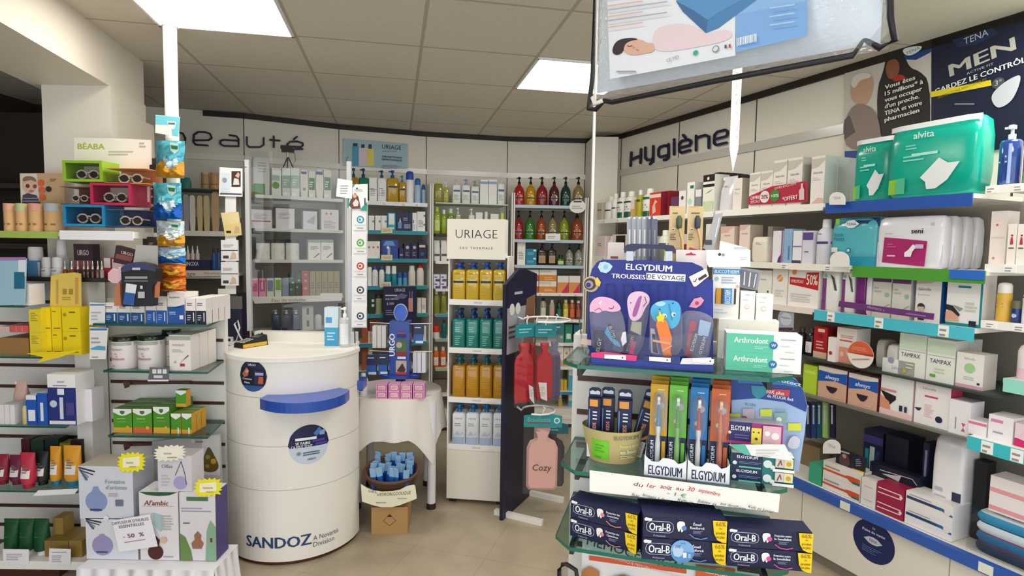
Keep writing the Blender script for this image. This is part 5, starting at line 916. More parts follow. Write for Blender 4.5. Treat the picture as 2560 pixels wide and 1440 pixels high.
Fm = Face((-3, 3.48), (0, 3.48)); m = MB().box(-.062, 0, 0, .062, .04, Fm.z(577, 742)-zz0, '3a3c5a'); m.box(-.063, -.003, (Fm.z(577, 772)-zz0), .063, .041, Fm.z(577, 741)-zz0, '8a8884')
obj('computer_case', m, None, loc=Fm.P(Fm.sat(577, 1.1), zz0), label='dark blue and grey computer case behind the small device', cat='computer')
m = MB().box(-.03, 0, 0, .03, .02, Fm.z(600, 740)-zz0+.02, '2c1c30'); obj('cable_duct', m, None, loc=(Fm.P(Fm.sat(603, 1.1)).x, 3.50, zz0), label='dark vertical panel between computer case and screen post', cat='panel')
# hanging card strips left and right of the screen
FH = Face((-3, 3.29), (0, 3.29)); FH2 = FH.off(.012)
plate('hanging_strip', FH, [(563, 735), (590, 735), (590, 425), (563, 425)], 'white hanging strip of insole packs left of the screen', 'strip', .002, 'ecebea')
plate('hang_card', FH2, [(547, 490), (606, 492), (606, 421), (549, 418)], 'white advert card with a dark photo, top of the left strip', 'card', .002, 'eff1f3', [('p', [(549, 486), (604, 488), (604, 484), (551, 482)], '55586a'), ('r', 553, 480, 575, 432, 'dbe6ee'), ('r', 579, 467, 602, 428, '4a2c28'), ('p', [(588, 440), (596, 430), (600, 436), (597, 446)], 'd8b09a'), ('p', [(583, 462), (599, 462), (597, 448), (586, 445)], 'e0dcd8'), ('c', 562, 450, 6, '9aa4b0')], 'cards hanging on the left strip')
plate('hang_card', FH2, [(563, 591), (604, 588), (596, 530), (552, 532)], 'tilted cream and yellow card with a foot photo', 'card', .002, 'ecd9a0', [('p', [(558, 562), (602, 557), (604, 586), (563, 590)], 'e8d08c'), ('r', 566, 583, 578, 577, '3a3028'), ('p', [(584, 584), (600, 582), (598, 568), (590, 564)], 'd0b088')], 'cards hanging on the left strip')
for i, (y0, y1) in enumerate(((600, 652), (655, 714))):
    ym = (y0+y1)/2
    plate('hang_pack', FH2, [(553, y1), (595, y1), (594, y0), (552, y0)], ['upper white insole pack on the left strip', 'lower white insole pack on the left strip'][i], 'pack', .012, 'eeedee', [('m', 557, ym-8, 588, ym-16, 3, '9aa0ac'), ('r', 552, ym+1, 595, ym-1, '44464c'), ('r', 558, y1-6, 572, y1-13, '4a4440'), ('p', [(574, y1-4), (592, y1-6), (590, y1-18), (582, y1-24)], 'd8bca8')], 'cards hanging on the left strip')
plate('hang_card', FH2, [(545, 738), (572, 738), (572, 722), (545, 722)], 'small blank card at the foot of the left strip', 'card', .002, 'e4e2da')
FG = Face((-3, 3.046), (0, 3.046))
plate('hanging_strip', FG, [(879, 819), (917, 819), (919, 520), (880, 520)], 'white hanging strip of five medallion cards right of the screen', 'strip', .002, 'f0efee')
plate('leaflet', FG.off(.014), [(840, 491), (880, 497), (881, 452), (844, 446)], 'white tilted notice behind the mother and child card', 'leaflet', .002, 'f1f0ee', [('m', 850, 485, 874, 460, 4, 'a0a8b4')])
plate('hang_card', FG.off(.01), [(869, 520), (919, 527), (919, 460), (868, 462)], 'teal and white card with a mother and child photo', 'card', .002, 'f2f2f0', [('p', [(868, 520), (872, 520), (874, 478), (888, 462), (868, 462)], '2f9a8c'), ('p', [(900, 526), (918, 527), (918, 505), (905, 518)], '2f9a8c'), ('p', [(872, 513), (880, 490), (888, 482), (896, 492), (902, 522), (880, 522)], '6a4038'), ('c', 887, 490, 5, 'd8a890'), ('p', [(882, 508), (890, 497), (897, 505), (895, 516), (885, 516)], 'e8d8d0'), ('r', 911, 512, 914, 495, '2a3a4a'), ('m', 886, 478, 914, 470, 2, 'a8b0b0'), ('c', 893, 471, 2, '2a2a2a')])
for cy, c, nm_ in ((549, '2a9ab8', 'turquoise'), (607, '4aa83a', 'green'), (665, 'c8322c', 'red'), (725, '3a3640', 'black'), (790, '2a3c58', 'navy')):
    plate('medallion_card', FG.off(.006), [(882, cy+26), (915, cy+26), (916, cy-24), (883, cy-24)], f'white card with a {nm_} ring medallion on the right strip', 'card', .003, 'ecebec', [('c', 901, cy, 9.5, c), ('c', 901, cy, 6, 'e4e8ea'), ('c', 900, cy, 3, c), ('m', 893, cy+22, 911, cy+18, 1, '889'), ('r', 886, cy+14, 914, cy+12, {'turquoise': 'b8e0e4', 'green': 'c0e4b0', 'red': 'ecc8c4', 'black': 'd0ccd4', 'navy': 'c8ccd4'}[nm_])], 'medallion cards on the right strip')
# mini tripod on the cartons
zt0 = FF[1].off(-.03).z(720, 421); F = FF[1].off(-.06); s = F.sat(720, zt0); t = empty('mini_tripod', F.P(s, zt0), F.ang, 'small black tripod holding a phone camera on the green cartons', 'tripod')
for a in (90, 210, 330):
    obj('leg', MB().tube([(0, 0, .095), (.045*math.cos(math.radians(a)), .035*math.sin(math.radians(a)), 0)], .005, '141214'), t)
obj('stem', MB().tube([(0, 0, .09), (0, 0, .125)], .009, 'c0c0b8:m'), t); obj('clamp', MB().box(-.045, -.015, .125, .045, .015, .155, '181418'), t); obj('camera_body', MB().box(-.052, -.02, .15, .03, .012, .175, '141014'), t)
obj('cord', MB().tube([(.02, 0, .14), (.05, 0, .12), (.055, 0, .07), (.03, 0, .02)], .002, '141214'), t)

t = empty('sunglasses_stand', (-1.93, 3.2, 0), 0, 'dark sunglasses stand half hidden behind the sachet strip', 'display stand')
F = Face((-3, 3.2), (0, 3.2)); za, zb_ = F.z(385, 590), F.z(385, 395); obj('post', MB().box(-.05, .01, 0, .05, .03, zb_, '3a3230'), t)
for i, y in enumerate((420, 440, 462, 482, 502, 525)):
    z = F.z(385, y)
    for s in (-1, 1): obj('lens', MB().prism([(s*.035+.026*math.cos(a*.5236), z+.02*math.sin(a*.5236)) for a in range(12)], -.004, 0, '2a1c1a:s'), t)
# ------------------------------------------------------------------ round table with cloth, spinner, boxes
TC = Vector((-.73, 3.608)); TR = .285; TZ = .70
t = empty('round_table', (TC.x, TC.y, 0), 0, 'round side table with a white tubular leg beside the counter', 'table')
obj('tabletop', MB().loft([(TZ-.03, TR*2, TR*2, 2), (TZ-.006, TR*2, TR*2, 2)], 'e4e0da', 40), t)
lg = onz(1078, 1270, 0)
for i, (x, y) in enumerate(((lg.x-TC.x, lg.y-TC.y), (-.2, -.16), (-.2, .18), (.18, .2))):
    obj('leg', MB().loft([(.03, .052, .052, 2), (TZ-.03, .052, .052, 2)], 'e9e7ee:s', 18, x, y), t); obj('foot_cap', MB().loft([(0, .058, .058, 2), (.035, .056, .056, 2)], '2a1c16', 18, x, y), t)
m = MB(); N = 96; K = 7; V = []; rot = math.radians(-38)
for j in range(K+1):
    for i in range(N):
        a = 2*math.pi*i/N; b = a-rot; ext = .49/max(abs(math.cos(b-math.pi/4)), abs(math.sin(b-math.pi/4)))
        drop = min(.42, max(.235, ext-TR)); u = j/K; wv = math.sin(a*9+1)*.5+math.sin(a*17)*.3; r = TR+.006+u*(.014+.02*wv+drop*.05)
        V.append((TC.x+r*math.cos(a), TC.y+r*math.sin(a), TZ-.001-u*drop-(0 if j else -.001)))
f = []
for j in range(K):
    for i in range(N): f.append((j*N+i, j*N+(i+1) % N, (j+1)*N+(i+1) % N, (j+1)*N+i))
m.add(V, f, 'ede7e2:w', True); m.slab([(TC.x+(TR+.006)*math.cos(2*math.pi*i/N), TC.y+(TR+.006)*math.sin(2*math.pi*i/N)) for i in range(N)], TZ-.005, TZ, 'ede7e2:w')
obj('tablecloth', m, label='white cloth hanging in folds over the round side table', cat='tablecloth')
FTb = Face((-2, 3.37), (0, 3.37))
PK_ = lambda: {'top': 'd8a0c4', 'side': 'c890b8', 'd': .07, 'dec': [('r', .1, .14, .92, .88, 'a83a74'), ('r', .16, .2, .86, .82, 'e4bcc8'), ('m', .25, .35, .75, .6, 2, 'c88aa0')]}
row(FTb, TZ+.001, 'under the blue spinner stand', [('C', x0, x1, 960, 'square pink gift carton', 'e49ccc', {**PK_(), 'st': 2}) for x0, x1 in ((940, 968), (971, 999), (1001, 1030), (1032, 1061))])
FSp = Face((-2, 3.53), (0, 3.53)); zsp = TZ+.105; sx = FSp.P(FSp.sat(1001, zsp)).x
t = empty('spinner_stand', (sx, 3.535, TZ+.001), 0, 'blue first-aid spinner stand with an oval top on the round table', 'display stand')
B_ = '1d3f9c:s'
obj('foot', MB().loft([(0, .1, .1, 2), (.09, .05, .05, 2)], '2c3a6a', 12), t)
obj('base_plate', MB().slab([(.125*math.cos(math.radians(a+22.5)), .1*math.sin(math.radians(a+22.5))) for a in range(0, 360, 45)], .10, .115, B_), t)
zt_ = FSp.z(1001, 802)-TZ; col_ = MB().box(-.06, -.045, .115, .06, .045, zt_, B_)
draw(col_, [('t', -.044, .30, .034, 'URGO', 'f2f4fa', {'rot': 90, 'b': 1}), ('r', -.02, .235, .045, .33, '4a6a3c'), ('r', -.02, .235, .045, .258, '8a2a24'), ('c', 0, .3, .018, 'b8b0a0'), ('r', -.02, .125, .045, .205, 'b8b0a4'), ('p', [(-.015, .14), (.02, .19), (.04, .15), (.03, .13)], '3a2c24'), ('r', -.02, .12, .045, .135, 'c83228'), ('r', -.014, .345, .04, .365, '2a2f70'), ('r', -.01, .215, .04, .23, 'dfe4f0'), ('r', -.01, .372, .035, .378, 'c83a34')],
     Map(lambda x, y: (x, y), lambda x, y: 1, lambda x, y: 1), lambda x, z: -.045)
obj('column', col_, t)
m = MB(); m.prism([(.05*math.cos(a*.3491)*.86, zt_+.05+.055*math.sin(a*.3491)) for a in range(18)], -.006, .006, 'a8b4c8'); m.prism([(.044*math.cos(a*.3491)*.86, zt_+.05+.049*math.sin(a*.3491)) for a in range(18)], -.009, .009, '2a5cc8:s'); obj('oval_sign', m, t, label='plain blue oval top sign')
for s, z in ((-1, zt_-.02), (1, zt_-.02), (-1, .25), (1, .25)): obj('hook', MB().tube([(s*.05, 0, z), (s*.19, 0, z+.005)], .003, 'e4e4e0:m'), t)
def hang(px0, px1, py0, py1, n, d, c, label, dec=(), grp=None, fc=None, y=3.535):
    F = Face((-3, y), (0, y))
    for i in range(n):
        a = px0+(px1-px0)*i/n; b = px0+(px1-px0)*(i+.88)/n
        q = plate('hanging_pack', F, quad(a, py0, b, py1), label+(f', {ORD[i]} of {["", "", "two", "three"][n]}' if n > 1 else ''), 'pack', d, c, dec if n == 1 else [], grp, side=fc)
hang(931, 966, 815, 870, 3, .05, 'f0efec', 'white edge-on plaster pack on the upper left hook', grp='packs on the spinner stand')
BP = lambda x0, x1, y0, y1: [('r', x0, (y0+y1)/2, x1, y0, '26345c'), ('m', x0+3, y0+8, x1-3, y0+3, 1, 'd8dcec'), ('r', x0+5, y1-2, x1-2, y1-8, 'e4e8f0')]
hang(1034, 1060, 812, 860, 1, .02, '2f62b0', 'blue plaster pack on the upper right hook', BP(1034, 1060, 812, 860), 'packs on the spinner stand')
hang(916, 943, 888, 938, 1, .03, '2a62b4', 'blue plaster pack on the lower left hook', BP(916, 943, 888, 938), 'packs on the spinner stand', y=3.50)
hang(946, 971, 887, 937, 1, .03, '2a62b4', 'blue plaster pack beside the lower left one', BP(946, 971, 887, 937), 'packs on the spinner stand', y=3.50)
hang(1032, 1065, 880, 932, 3, .05, 'dcdce4', 'white edge-on plaster pack on the lower right hook', grp='packs on the spinner stand')
row(Face((-2, 3.4), (0, 3.4)), TZ+.001, 'at the left edge of the round table', [('BO', 893, 917, 935, 'white handled lotion bottle with blue label', 'eef0f2', {'cap': 'dfe4ea', 'ch': .14, 'dec': [('r', .05, .3, .6, .85, '3a6a90'), ('m', .1, .1, .5, .3, 2, '5a6a90')]})])

# basket of gel tubes on a cardboard box
bx = onz(975, 1332, 0); by = 3.13
t = empty('cardboard_box', (bx.x, by, 0), math.radians(4), 'brown cardboard box on the floor under the basket', 'box'); zbx = Face((-2, by), (0, by)).z(975, 1268)
m = MB().box(-.1, 0, 0, .1, .2, zbx, 'b58a58'); draw(m, [('l', [(-.035, .075), (0, .11), (.035, .075), (0, .045), (-.035, .075)], .003, '6a4a2c'), ('p', [(-.015, .095), (0, .11), (.015, .095)], '3a2414')], Map(lambda x, y: (x, y*zbx/.15), lambda x, y: 1, lambda x, y: 1)); obj('carton', m, t)
yb = by+.1; m = MB(); w0 = .22; Zb = zbx+.001
secs = [(0, .19, .15, 2.4), (.1, .25, .19, 2.3), (.17, .29, .22, 2.2), (.2, .3, .23, 2.2), (.2, .275, .205, 2.2), (.04, .2, .14, 2.2)]
m = MB().loft(secs, '4a2f22', 28, cap=False); m.loft([(.03, .19, .14, 2.4), (.035, .19, .14, 2.4)], '4a2f22', 28)
m.tube([(.15*math.cos(a*.2094), .115*math.sin(a*.2094), .2) for a in range(30)], .01, '5a3a28', 6, True)
basket = empty('basket', (bx.x, yb+.02, Zb), 0, 'dark brown oval basket full of small gel tubes', 'basket'); basket.rotation_euler = (math.radians(18), 0, 0)
obj('bowl', m, basket)
p_ = []
rr = random.Random(3)
for j, yy in enumerate((-.07, -.035, 0, .035, .07)):
    for i in range(6 if j % 2 else 5):
        x = (i-(2.5 if j % 2 else 2))*.043
        if (x/.125)**2+(yy/.1)**2 < 1.02: p_.append((x, yy))
gm = None
for x, y in p_:
    g = empty('gel_tube', Matrix.Translation(basket.location) @ Matrix.Rotation(math.radians(18), 4, 'X') @ Vector((x, y-.012, .11+abs(y)*.12)), rr.uniform(-.5, .5), 'small blue and clear hand gel tube standing in the dark basket', 'tube', 'hand gel tubes in the basket')
    g.rotation_euler = (math.radians(12+rr.uniform(-8, 8)), math.radians(rr.uniform(-9, 9)), rr.uniform(-.6, .6))
    if gm is None:
        a = MB().loft([(0, .026, .018, 2), (.05, .03, .018, 2.2), (.095, .032, .01, 2.4), (.115, .034, .003, 3)], '1c60bc:s', 14)
        b = MB().loft([(.093, .0335, .012, 2.4), (.13, .036, .003, 3), (.145, .036, .002, 3)], '8fb8dc:s', 14); gm = (a.mesh('tube_body'), b.mesh('tube_crimp'))
    link(bpy.data.objects.new('tube_body', gm[0]), g); link(bpy.data.objects.new('tube_crimp', gm[1]), g)
m = MB(); n = 14; yy = Face((-2, yb-.135), (0, yb-.135)); top = [(902, 1210), (918, 1220), (935, 1226), (955, 1229), (980, 1228), (1000, 1224), (1018, 1215), (1035, 1212), (1038, 1215)]; bot = [(905, 1254), (920, 1259), (935, 1264), (955, 1268), (978, 1268), (1000, 1263), (1020, 1255), (1036, 1249), (1042, 1246)]
plate('sale_sign', yy, bot+top[::-1], 'handwritten cream paper sign on the front of the basket', 'sign', .002, 'ece7cc', [('t', 932, 1228, 7, 'GEL', '4a4a4a', {'w': 22, 'i': .2, 'rot': -6}), ('t', 985, 1234, 8, 'HYDROALCOOLIQUE', '3a3a3a', {'w': 82, 'i': .2, 'rot': 5}), ('m', 940, 1258, 970, 1252, 1, 'a8a898'), ('m', 994, 1247, 1026, 1242, 1, 'a8a898')])

# white display tower
TA = onz(1116, 1256, 0); TB_ = onz(1262, 1266, 0); FU = Face(TA, TB_); zU = lambda y: FU.z(1190, y)
UW = FU.L; dU = .3; t = empty('display_tower', FU.P(UW/2, 0), FU.ang, 'white rolling display tower with four rows of pump bottles', 'display stand')
zb0 = zU(1250)*1.0; zsh = [zU(y) for y in (1114, 996, 872, 751)]; ztop = zU(640); zhd = zU(548)
wl = UW/2
obj('base_cabinet', MB().box(-wl, 0, zb0, wl, dU, zsh[0]-.012, 'ebe4d8'), t)
for s in (-1, 1): obj('side_panel', MB().box(s*wl-(.008 if s > 0 else 0), 0, zsh[0]-.012, s*wl+(.008 if s < 0 else 0), dU, ztop, 'f0ece4'), t)
obj('back_panel', MB().box(-wl+.008, dU-.008, zsh[0]-.012, wl-.008, dU, ztop, 'e6e2da'), t)
for z in zsh:
    s_ = obj('shelf', MB().box(-wl+.008, .004, z-.014, wl-.008, dU-.008, z, 'f2eee8'), t)
    m = MB().box(-wl+.004, -.004, z-.03, wl-.004, .003, z+.004, 'f4f2ee'); draw(m, [('t', .0, z-.013, .011, 'URIAGE', '8a8a98'), ('r', wl*.35, z-.03, wl*.65, z-.016, 'ece8e0')], Map(lambda x, y: (x, y), lambda x, y: 1, lambda x, y: 1), lambda x, z: -.004); obj('price_rail', m, t)
obj('top_panel', MB().box(-wl+.008, 0, ztop-.01, wl-.008, dU-.008, ztop, 'e8e4dc'), t)
m = MB().box(-wl-.005, -.02, ztop-.02, wl-.02, .11, zhd, 'efe9dd'); hh = zhd-ztop+.02
draw(m, [('t', -.01, ztop+hh*.55, .053, 'URIAGE', '2a2420', {'b': -1}), ('t', -.01, ztop+hh*.2, .014, 'E A U   T H E R M A L E', '3a3430')], Map(lambda x, y: (x, y), lambda x, y: 1, lambda x, y: 1), lambda x, z: -.02); obj('header_box', m, t)
for x in (-wl+.035, wl-.035):
    for y in (.03, dU-.03): obj('castor', MB().loft([(-.02, .05, .05, 2), (.02, .05, .05, 2)], '1a1816', 14), t, loc=(x, y, .026)); COL.objects[-1].rotation_euler = (0, math.pi/2, 0)
for o in [o for o in t.children if o.name.startswith('castor')]: o.rotation_euler = (0, math.pi/2, 0)
WU = lambda s: f'of tower {s} row'
LB_ = [('t', .5, .86, .05, 'URIAGE', '7a6a20', {'w': .6}), ('r', 0, .56, 1, .63, '24304c'), ('m', .2, .7, .8, .8, 2, 'c0a838'), ('m', .2, .2, .8, .5, 5, 'c8b040')]
def trow(z, where, tops, desc, c, cap, dec, n=2, hb=.8, bh=None):
    row(FU, z, where, [('PB', x0, x1, tops, desc, c, {'cap': cap, 'dec': dec, 'hb': hb, 'n': n, 'd': .07, 'n_': 5}) for x0, x1 in ((1129, 1162), (1163, 1196), (1197, 1230), (1231, 1262))], back=.015)
trow(zsh[3], WU('top'), 657, 'yellow bottle with blue pump', 'ecc82e:l', '2660c0:s', LB_, 2, .82)
LT_ = [('t', .5, .86, .05, 'URIAGE', 'c8e4dc', {'w': .6}), ('m', .25, .55, .75, .75, 3, '8fd0c4'), ('m', .25, .1, .75, .45, 5, '7fc4b8')]
trow(zsh[2], WU('second'), 774, 'teal bottle with navy pump', '0e9084:l', '1c3f7c:s', LT_, 2, .76)
LA_ = [('t', .5, .86, .05, 'URIAGE', 'b88a10', {'w': .6}), ('m', .2, .3, .8, .7, 6, 'cf9a1a')]
trow(zsh[1], WU('third'), 894, 'amber bottle with teal pump', 'd69a0c:l', '17656c:s', LA_, 2, .8)
LW_ = [('t', .5, .82, .05, 'URIAGE', '77808c', {'w': .6}), ('m', .2, .58, .8, .7, 2, 'a0a4ac'), ('r', 0, 0, 1, .22, 'a9bcd8'), ('p', [(0, .22), (1, .22), (1, .32), (.8, .38), (.65, .3), (.4, .42), (.2, .3), (0, .36)], 'b8c8de')]
trow(zsh[0], WU('lowest'), 1013, 'white and pale blue bottle with blue pump', 'e4e6ea', '1670a8:s', LW_, 2, .8)
# hot water bottle display
HA = onz(1256, 1302, 0); HB_ = onz(1332, 1232, 0); FHb = Face(HA, HB_)
t = empty('display_stand', FHb.P(0, 0), FHb.ang, 'dark navy freestanding display panel with hot water bottles on hooks', 'display stand')
L_ = FHb.L; zpt = ond(1272, 703, HA.y).z
m = MB().prism([(0, 0), (L_, 0), (L_, zpt*1.02), (L_*.6, zpt*1.045), (L_*.4, zpt*1.045), (0, zpt*.985)], 0, .02, '151433')
draw(m, [('r', .02, zpt-.43, L_-.02, zpt-.16, 'a8aab4'), ('r', .02, zpt-.15, L_-.02, zpt-.02, '17173e'), ('p', [(L_*.55, zpt-.4), (L_*.9, zpt-.42), (L_*.95, zpt-.1), (L_*.65, zpt-.12), (L_*.6, zpt-.25)], '8a6448'), ('m', L_*.25, zpt-.085, L_*.7, zpt-.05, 1, 'b8b8cc'), ('c', .08, zpt-.17, .035, 'e8e4e0'), ('c', .16, zpt-.17, .035, 'e8e4e0'), ('m', .04, zpt-.34, L_*.55, zpt-.25, 3, '44465c')], Map(lambda x, y: (x, y), lambda x, y: 1, lambda x, y: 1)); obj('panel', m, t)
for s in (.06, L_-.04): obj('foot_bar', MB().box(s-.015, -.23, 0, s+.015, .08, .03, 'ece8e2'), t)
def hoop(z, s, r, nm_):
    obj('hook_rail', MB().tube([(s, 0, z)]+[(s+r*math.cos(a), -.03-r*1.1+r*math.sin(a), z) for a in [math.radians(q) for q in range(120, -200, -30)]], .006, 'f0f0ee:s'), t)
zh = ond(1340, 795, 3.45).z; hoop(zh, L_*.4, .14, ''); zh2 = ond(1360, 1020, 3.45).z; hoop(zh2, L_*.4, .1, '')
def bottle_shape(w, h):   # flat hot water bottle outline: body, waist, flared neck
    P_ = [(-.42, 0), (-.5, .06), (-.5, .68), (-.4, .79), (-.2, .84), (-.17, .9), (-.26, 1), (.26, 1), (.17, .9), (.2, .84), (.4, .79), (.5, .68), (.5, .06), (.42, 0)]; return [(x*w, z*h) for x, z in P_]
def hwb(px0, px1, pyt, pyb, dep, card, rub, label, rz=0., txt=None, cardtxt=None, cy0=None, cy1=None, ty0=None):
    F = Face((-2, dep), (3, dep)); s0, z0 = F.loc((px0+px1)/2, pyb); w = F.loc(px1, pyb)[0]-F.loc(px0, pyb)[0]; hN = F.z(px0, pyt)-z0
    t_ = empty('hot_water_bottle', F.P(s0, z0), rz, label, 'hot water bottle', 'packed hot water bottles on the navy display')
    hb = hN*(.72 if ty0 is None else ty0); m = MB(); pts = bottle_shape(w*.82, hb); n = len(pts)
    inner = [(x*.86, z*.9+hb*.05) for x, z in pts]
    for s, y in ((1, -.008), (-1, .008)):
        v = [(x, y*.2-.0, z) for x, z in pts]+[(x, y*2.6, z) for x, z in inner]
        m.add(v, [(i, (i+1) % n, (i+1) % n+n, i+n) for i in range(n)], rub, True); m.add(v, [tuple(range(n, 2*n))], rub, True)
    m.v = [(x, y-.012, z+hN*.03) for x, y, z in m.v]; b_ = obj('rubber_bottle', m, t_)
    if txt:
        g = MB(); draw(g, [('t', 0, hb*.42, hb*.1, txt, '5a4038', {'i': .15, 'w': w*.5})], Map(lambda x, y: (x, y), lambda x, y: 1, lambda x, y: 1), lambda x, z: -.036); obj('lettering', g, b_)
    obj('clear_bag', MB().box(-w/2, -.036, 0, w/2, -.0355, hN*.88, 'fbfbfb:t'), t_)
    ch = hN*.17; g = MB().prism([(-w/2, hN-ch), (w/2, hN-ch), (w/2, hN*.97), (w*.12, hN), (-w*.12, hN), (-w/2, hN*.97)], -.04, -.034, card)
    draw(g, [('m', -w*.35, hN-ch*.7, w*.3, hN-ch*.3, 2, '8ad0d4')] if not cardtxt else [('t', -w*.1, hN-ch*.45, ch*.35, cardtxt, '7ab8bc', {'w': w*.6}), ('r', -w*.42, hN-ch*.72, w*.2, hN-ch*.66, '8a2a40'), ('c', w*.36, hN-ch*.5, ch*.22, 'd8ecec'), ('c', w*.36, hN-ch*.5, ch*.14, '3aa0a4')], Map(lambda x, y: (x, y), lambda x, y: 1, lambda x, y: 1), lambda x, z: -.04); obj('header_card', g, t_)
    obj('hanger_hook', MB().tube([(0, -.037, hN-.01), (0, -.037, hN+.015), (.012, -.037, hN+.03), (0, -.037, hN+.04)], .004, 'f2f2f0'), t_); return t_
hwb(1272, 1338, 804, 1012, 3.34, '1f8a94', 'c2182c', 'left red hot water bottle in a clear bag under a teal card', .55)
hwb(1304, 1344, 806, 1008, 3.42, '1f8a94', 'c2182c', 'narrow red hot water bottle behind the left one', .9)
hwb(1332, 1384, 806, 1004, 3.37, '1c7f8c', 'bc1428', 'right red hot water bottle with a white leaflet', .1)
hwb(1362, 1402, 800, 1000, 3.47, '176a70', '382a68', 'dark violet hot water bottle at the right of the rail', .2)
hwb(1336, 1416, 1050, 1218, 3.46, '1c5a6a', '24283c', 'dark navy hot water bottle behind the pink one', .0, ty0=.86)
hwb(1306, 1400, 1028, 1228, 3.38, '2a8f94', 'eab8b0', 'pale pink hot water bottle marked Cozy hanging lowest', .0, 'Cozy', 'Bouillotte', ty0=.78)
plate('leaflet', Face((-2, 3.325), (3, 3.325)), [(1352, 996), (1368, 1003), (1367, 957), (1346, 956)], 'folded white leaflet on the right red hot water bottle', 'leaflet', .002, 'd8d2cc', [('m', 1350, 990, 1364, 965, 6, 'b0a8a0')])
plate('leaflet', Face((-2, 3.30), (3, 3.30)), [(1324, 996), (1336, 1011), (1333, 968), (1322, 962)], 'folded white leaflet on the left red hot water bottle', 'leaflet', .002, 'd0cac4', [('m', 1325, 990, 1333, 972, 5, 'b0a8a0')])
# ------------------------------------------------------------------ right wall shelving
FW = FR.off(.34); ZR = [FW.z(1770, 531), FW.z(1905, 656), FW.z(1905, 757), FW.z(2000, 888), FW.z(2000, 981)]
xC = FW.sat(1492, 1.6)
R_ = 'f3efe6'
shelf(FW, 1490, 1786, ZR[0], .32, 'left half of the top white shelf on the right wall', col=R_, lip=R_, liph=.03, tags=6)
shelf(FW, 1789, 2060, ZR[0]+.004, .32, 'white top shelf under the pink promotion cartons', col='f6f2ea', lip='faf6ee', liph=.035, tags=0)
shelf(FW.off(.02), 2064, 2436, ZR[0]-.0, .34, 'royal blue edged shelf under the teal packs', col='f0ece4', lip='1a50a8', liph=.05)
shelf(FW, 2474, 2700, FW.z(2520, 462), .32, 'white shelf with blue pump bottles at the far right', col=R_, lip='f6f4ee', liph=.03, tags=4)
shelf(FW, 1487, 2128, ZR[1], .32, 'second white shelf on the right wall', col=R_, lip=R_, liph=.032, tags=9)
shelf(FW.off(.02), 2131, 2468, ZR[1]-.002, .34, 'green and blue edged shelf under the panty packs', col='f0ece4', lip='4a9a30', liph=.05)
obj('rail_strip', MB().box(FW.off(.021).sat(2378, ZR[1])-FW.off(.021).sat(2300, ZR[1]), -.009, -.035, FW.off(.021).sat(2465, ZR[1])-FW.off(.021).sat(2300, ZR[1]), -.0065, .002, '2468c8'), None, loc=FW.off(.021).P(FW.off(.021).sat(2300, ZR[1]), ZR[1]-.002), rz=FW.ang, label='bright blue strip at the right end of the green shelf edge', cat='strip')
shelf(FW, 2462, 2700, FW.z(2500, 662), .32, 'white shelf holding the pink-dotted cartons at the far right', col=R_, lip='f6f4ee', liph=.03, tags=2)
shelf(FW, 1800, 2034, ZR[2], .32, 'cream third shelf on the right wall', col=R_, lip='efe4dc', liph=.03)
shelf(FW.off(.01), 2036, 2440, ZR[2]-.004, .33, 'turquoise edged third shelf on the right wall', col=R_, lip='4cc4d8', liph=.05, tags=3)
shelf(FW, 2452, 2700, FW.z(2500, 806), .32, 'white shelf holding the yellow bottle at the far right', col=R_, lip='f6f4ee', liph=.028, tags=3)
shelf(FW, 1900, 2500, ZR[3], .32, 'dark glass shelf under the tampon cartons', col='38443f', th=.01)
shelf(FW, 1900, 2432, ZR[4], .32, 'grey glass shelf under the panty cartons', col='77766c', th=.012)
shelf(FW.off(.03), 2418, 2700, FW.off(.03).z(2480, 1106), .34, 'turquoise edged low shelf at the far right', col='e8e8e4', lip='3cc0cc', liph=.05, tags=3)
shelf(FW, 2508, 2700, FW.z(2535, 950), .3, 'mint edged shelf at the far right', col='e8e8e4', lip='9ae0d0', liph=.05)
# base units
zBs = FW.z(2200, 1285); s0 = FW.sat(1900, .2); m = MB(); Lb = FW.L-s0-2.2
t = empty('base_cabinet', FW.P(s0, 0), FW.ang, 'white base cabinets with a blue worktop edge along the right wall', 'cabinet')
zB0 = .06
obj('body', MB().box(0, 0, zB0, Lb, .335, zBs-.02, 'ebe6da'), t); obj('plinth', MB().box(0, .03, 0, Lb, .335, zB0, '8f8a80'), t)
obj('worktop', MB().box(0, 0, zBs-.02, Lb, .335, zBs, 'e4e0d6'), t); obj('edge_rail', MB().box(0, -.03, zBs-.045, Lb, 0, zBs+.002, '2f5cb4'), t)
for px in (2005, 2372):
    s = FW.sat(px, .25)-s0; obj('seam_line', MB().box(s-.0015, -.0012, zB0, s+.0015, 0, zBs-.045, '9a958a'), t)
for px in (2113, 2465):
    s = FW.off(.03).sat(px, .39)-s0; obj('price_tag', MB().box(s-.025, -.0325, zBs-.04, s+.025, -.03, zBs-.002, 'e8ecdc'), t)
Fd = FW.off(.0012); pc = Fd.loc(2183, 1354); rr_ = abs(Fd.loc(2237, 1354)[0]-Fd.loc(2130, 1354)[0])/2*1.0
m = MB(); m.prism([(rr_*math.cos(a*.1963), rr_+rr_*math.sin(a*.1963)) for a in range(32)], 0, .001, '14235c')
draw(m, [('t', 0, 1.62, .1, 'Ici', 'd8dcf0', {'b': 1}), ('t', 0, 1.42, .13, 'Point de vente', 'd8dcf0', {'b': 1, 'w': 1.1}), ('p', [(-.45, 1.02), (-.2, 1.17), (0, 1.2), (.2, 1.17), (.45, 1.02), (.2, .87), (0, .84), (-.2, .87)], 'c8ccd4'), ('t', 0, 1.02, .13, 'TENA', '2a3a70', {'w': .4}), ('m', -.5, .4, .5, .72, 4, '5a6aa0')], Map(lambda x, y: (x*rr_, y*rr_), lambda x, y: rr_, lambda x, y: rr_))
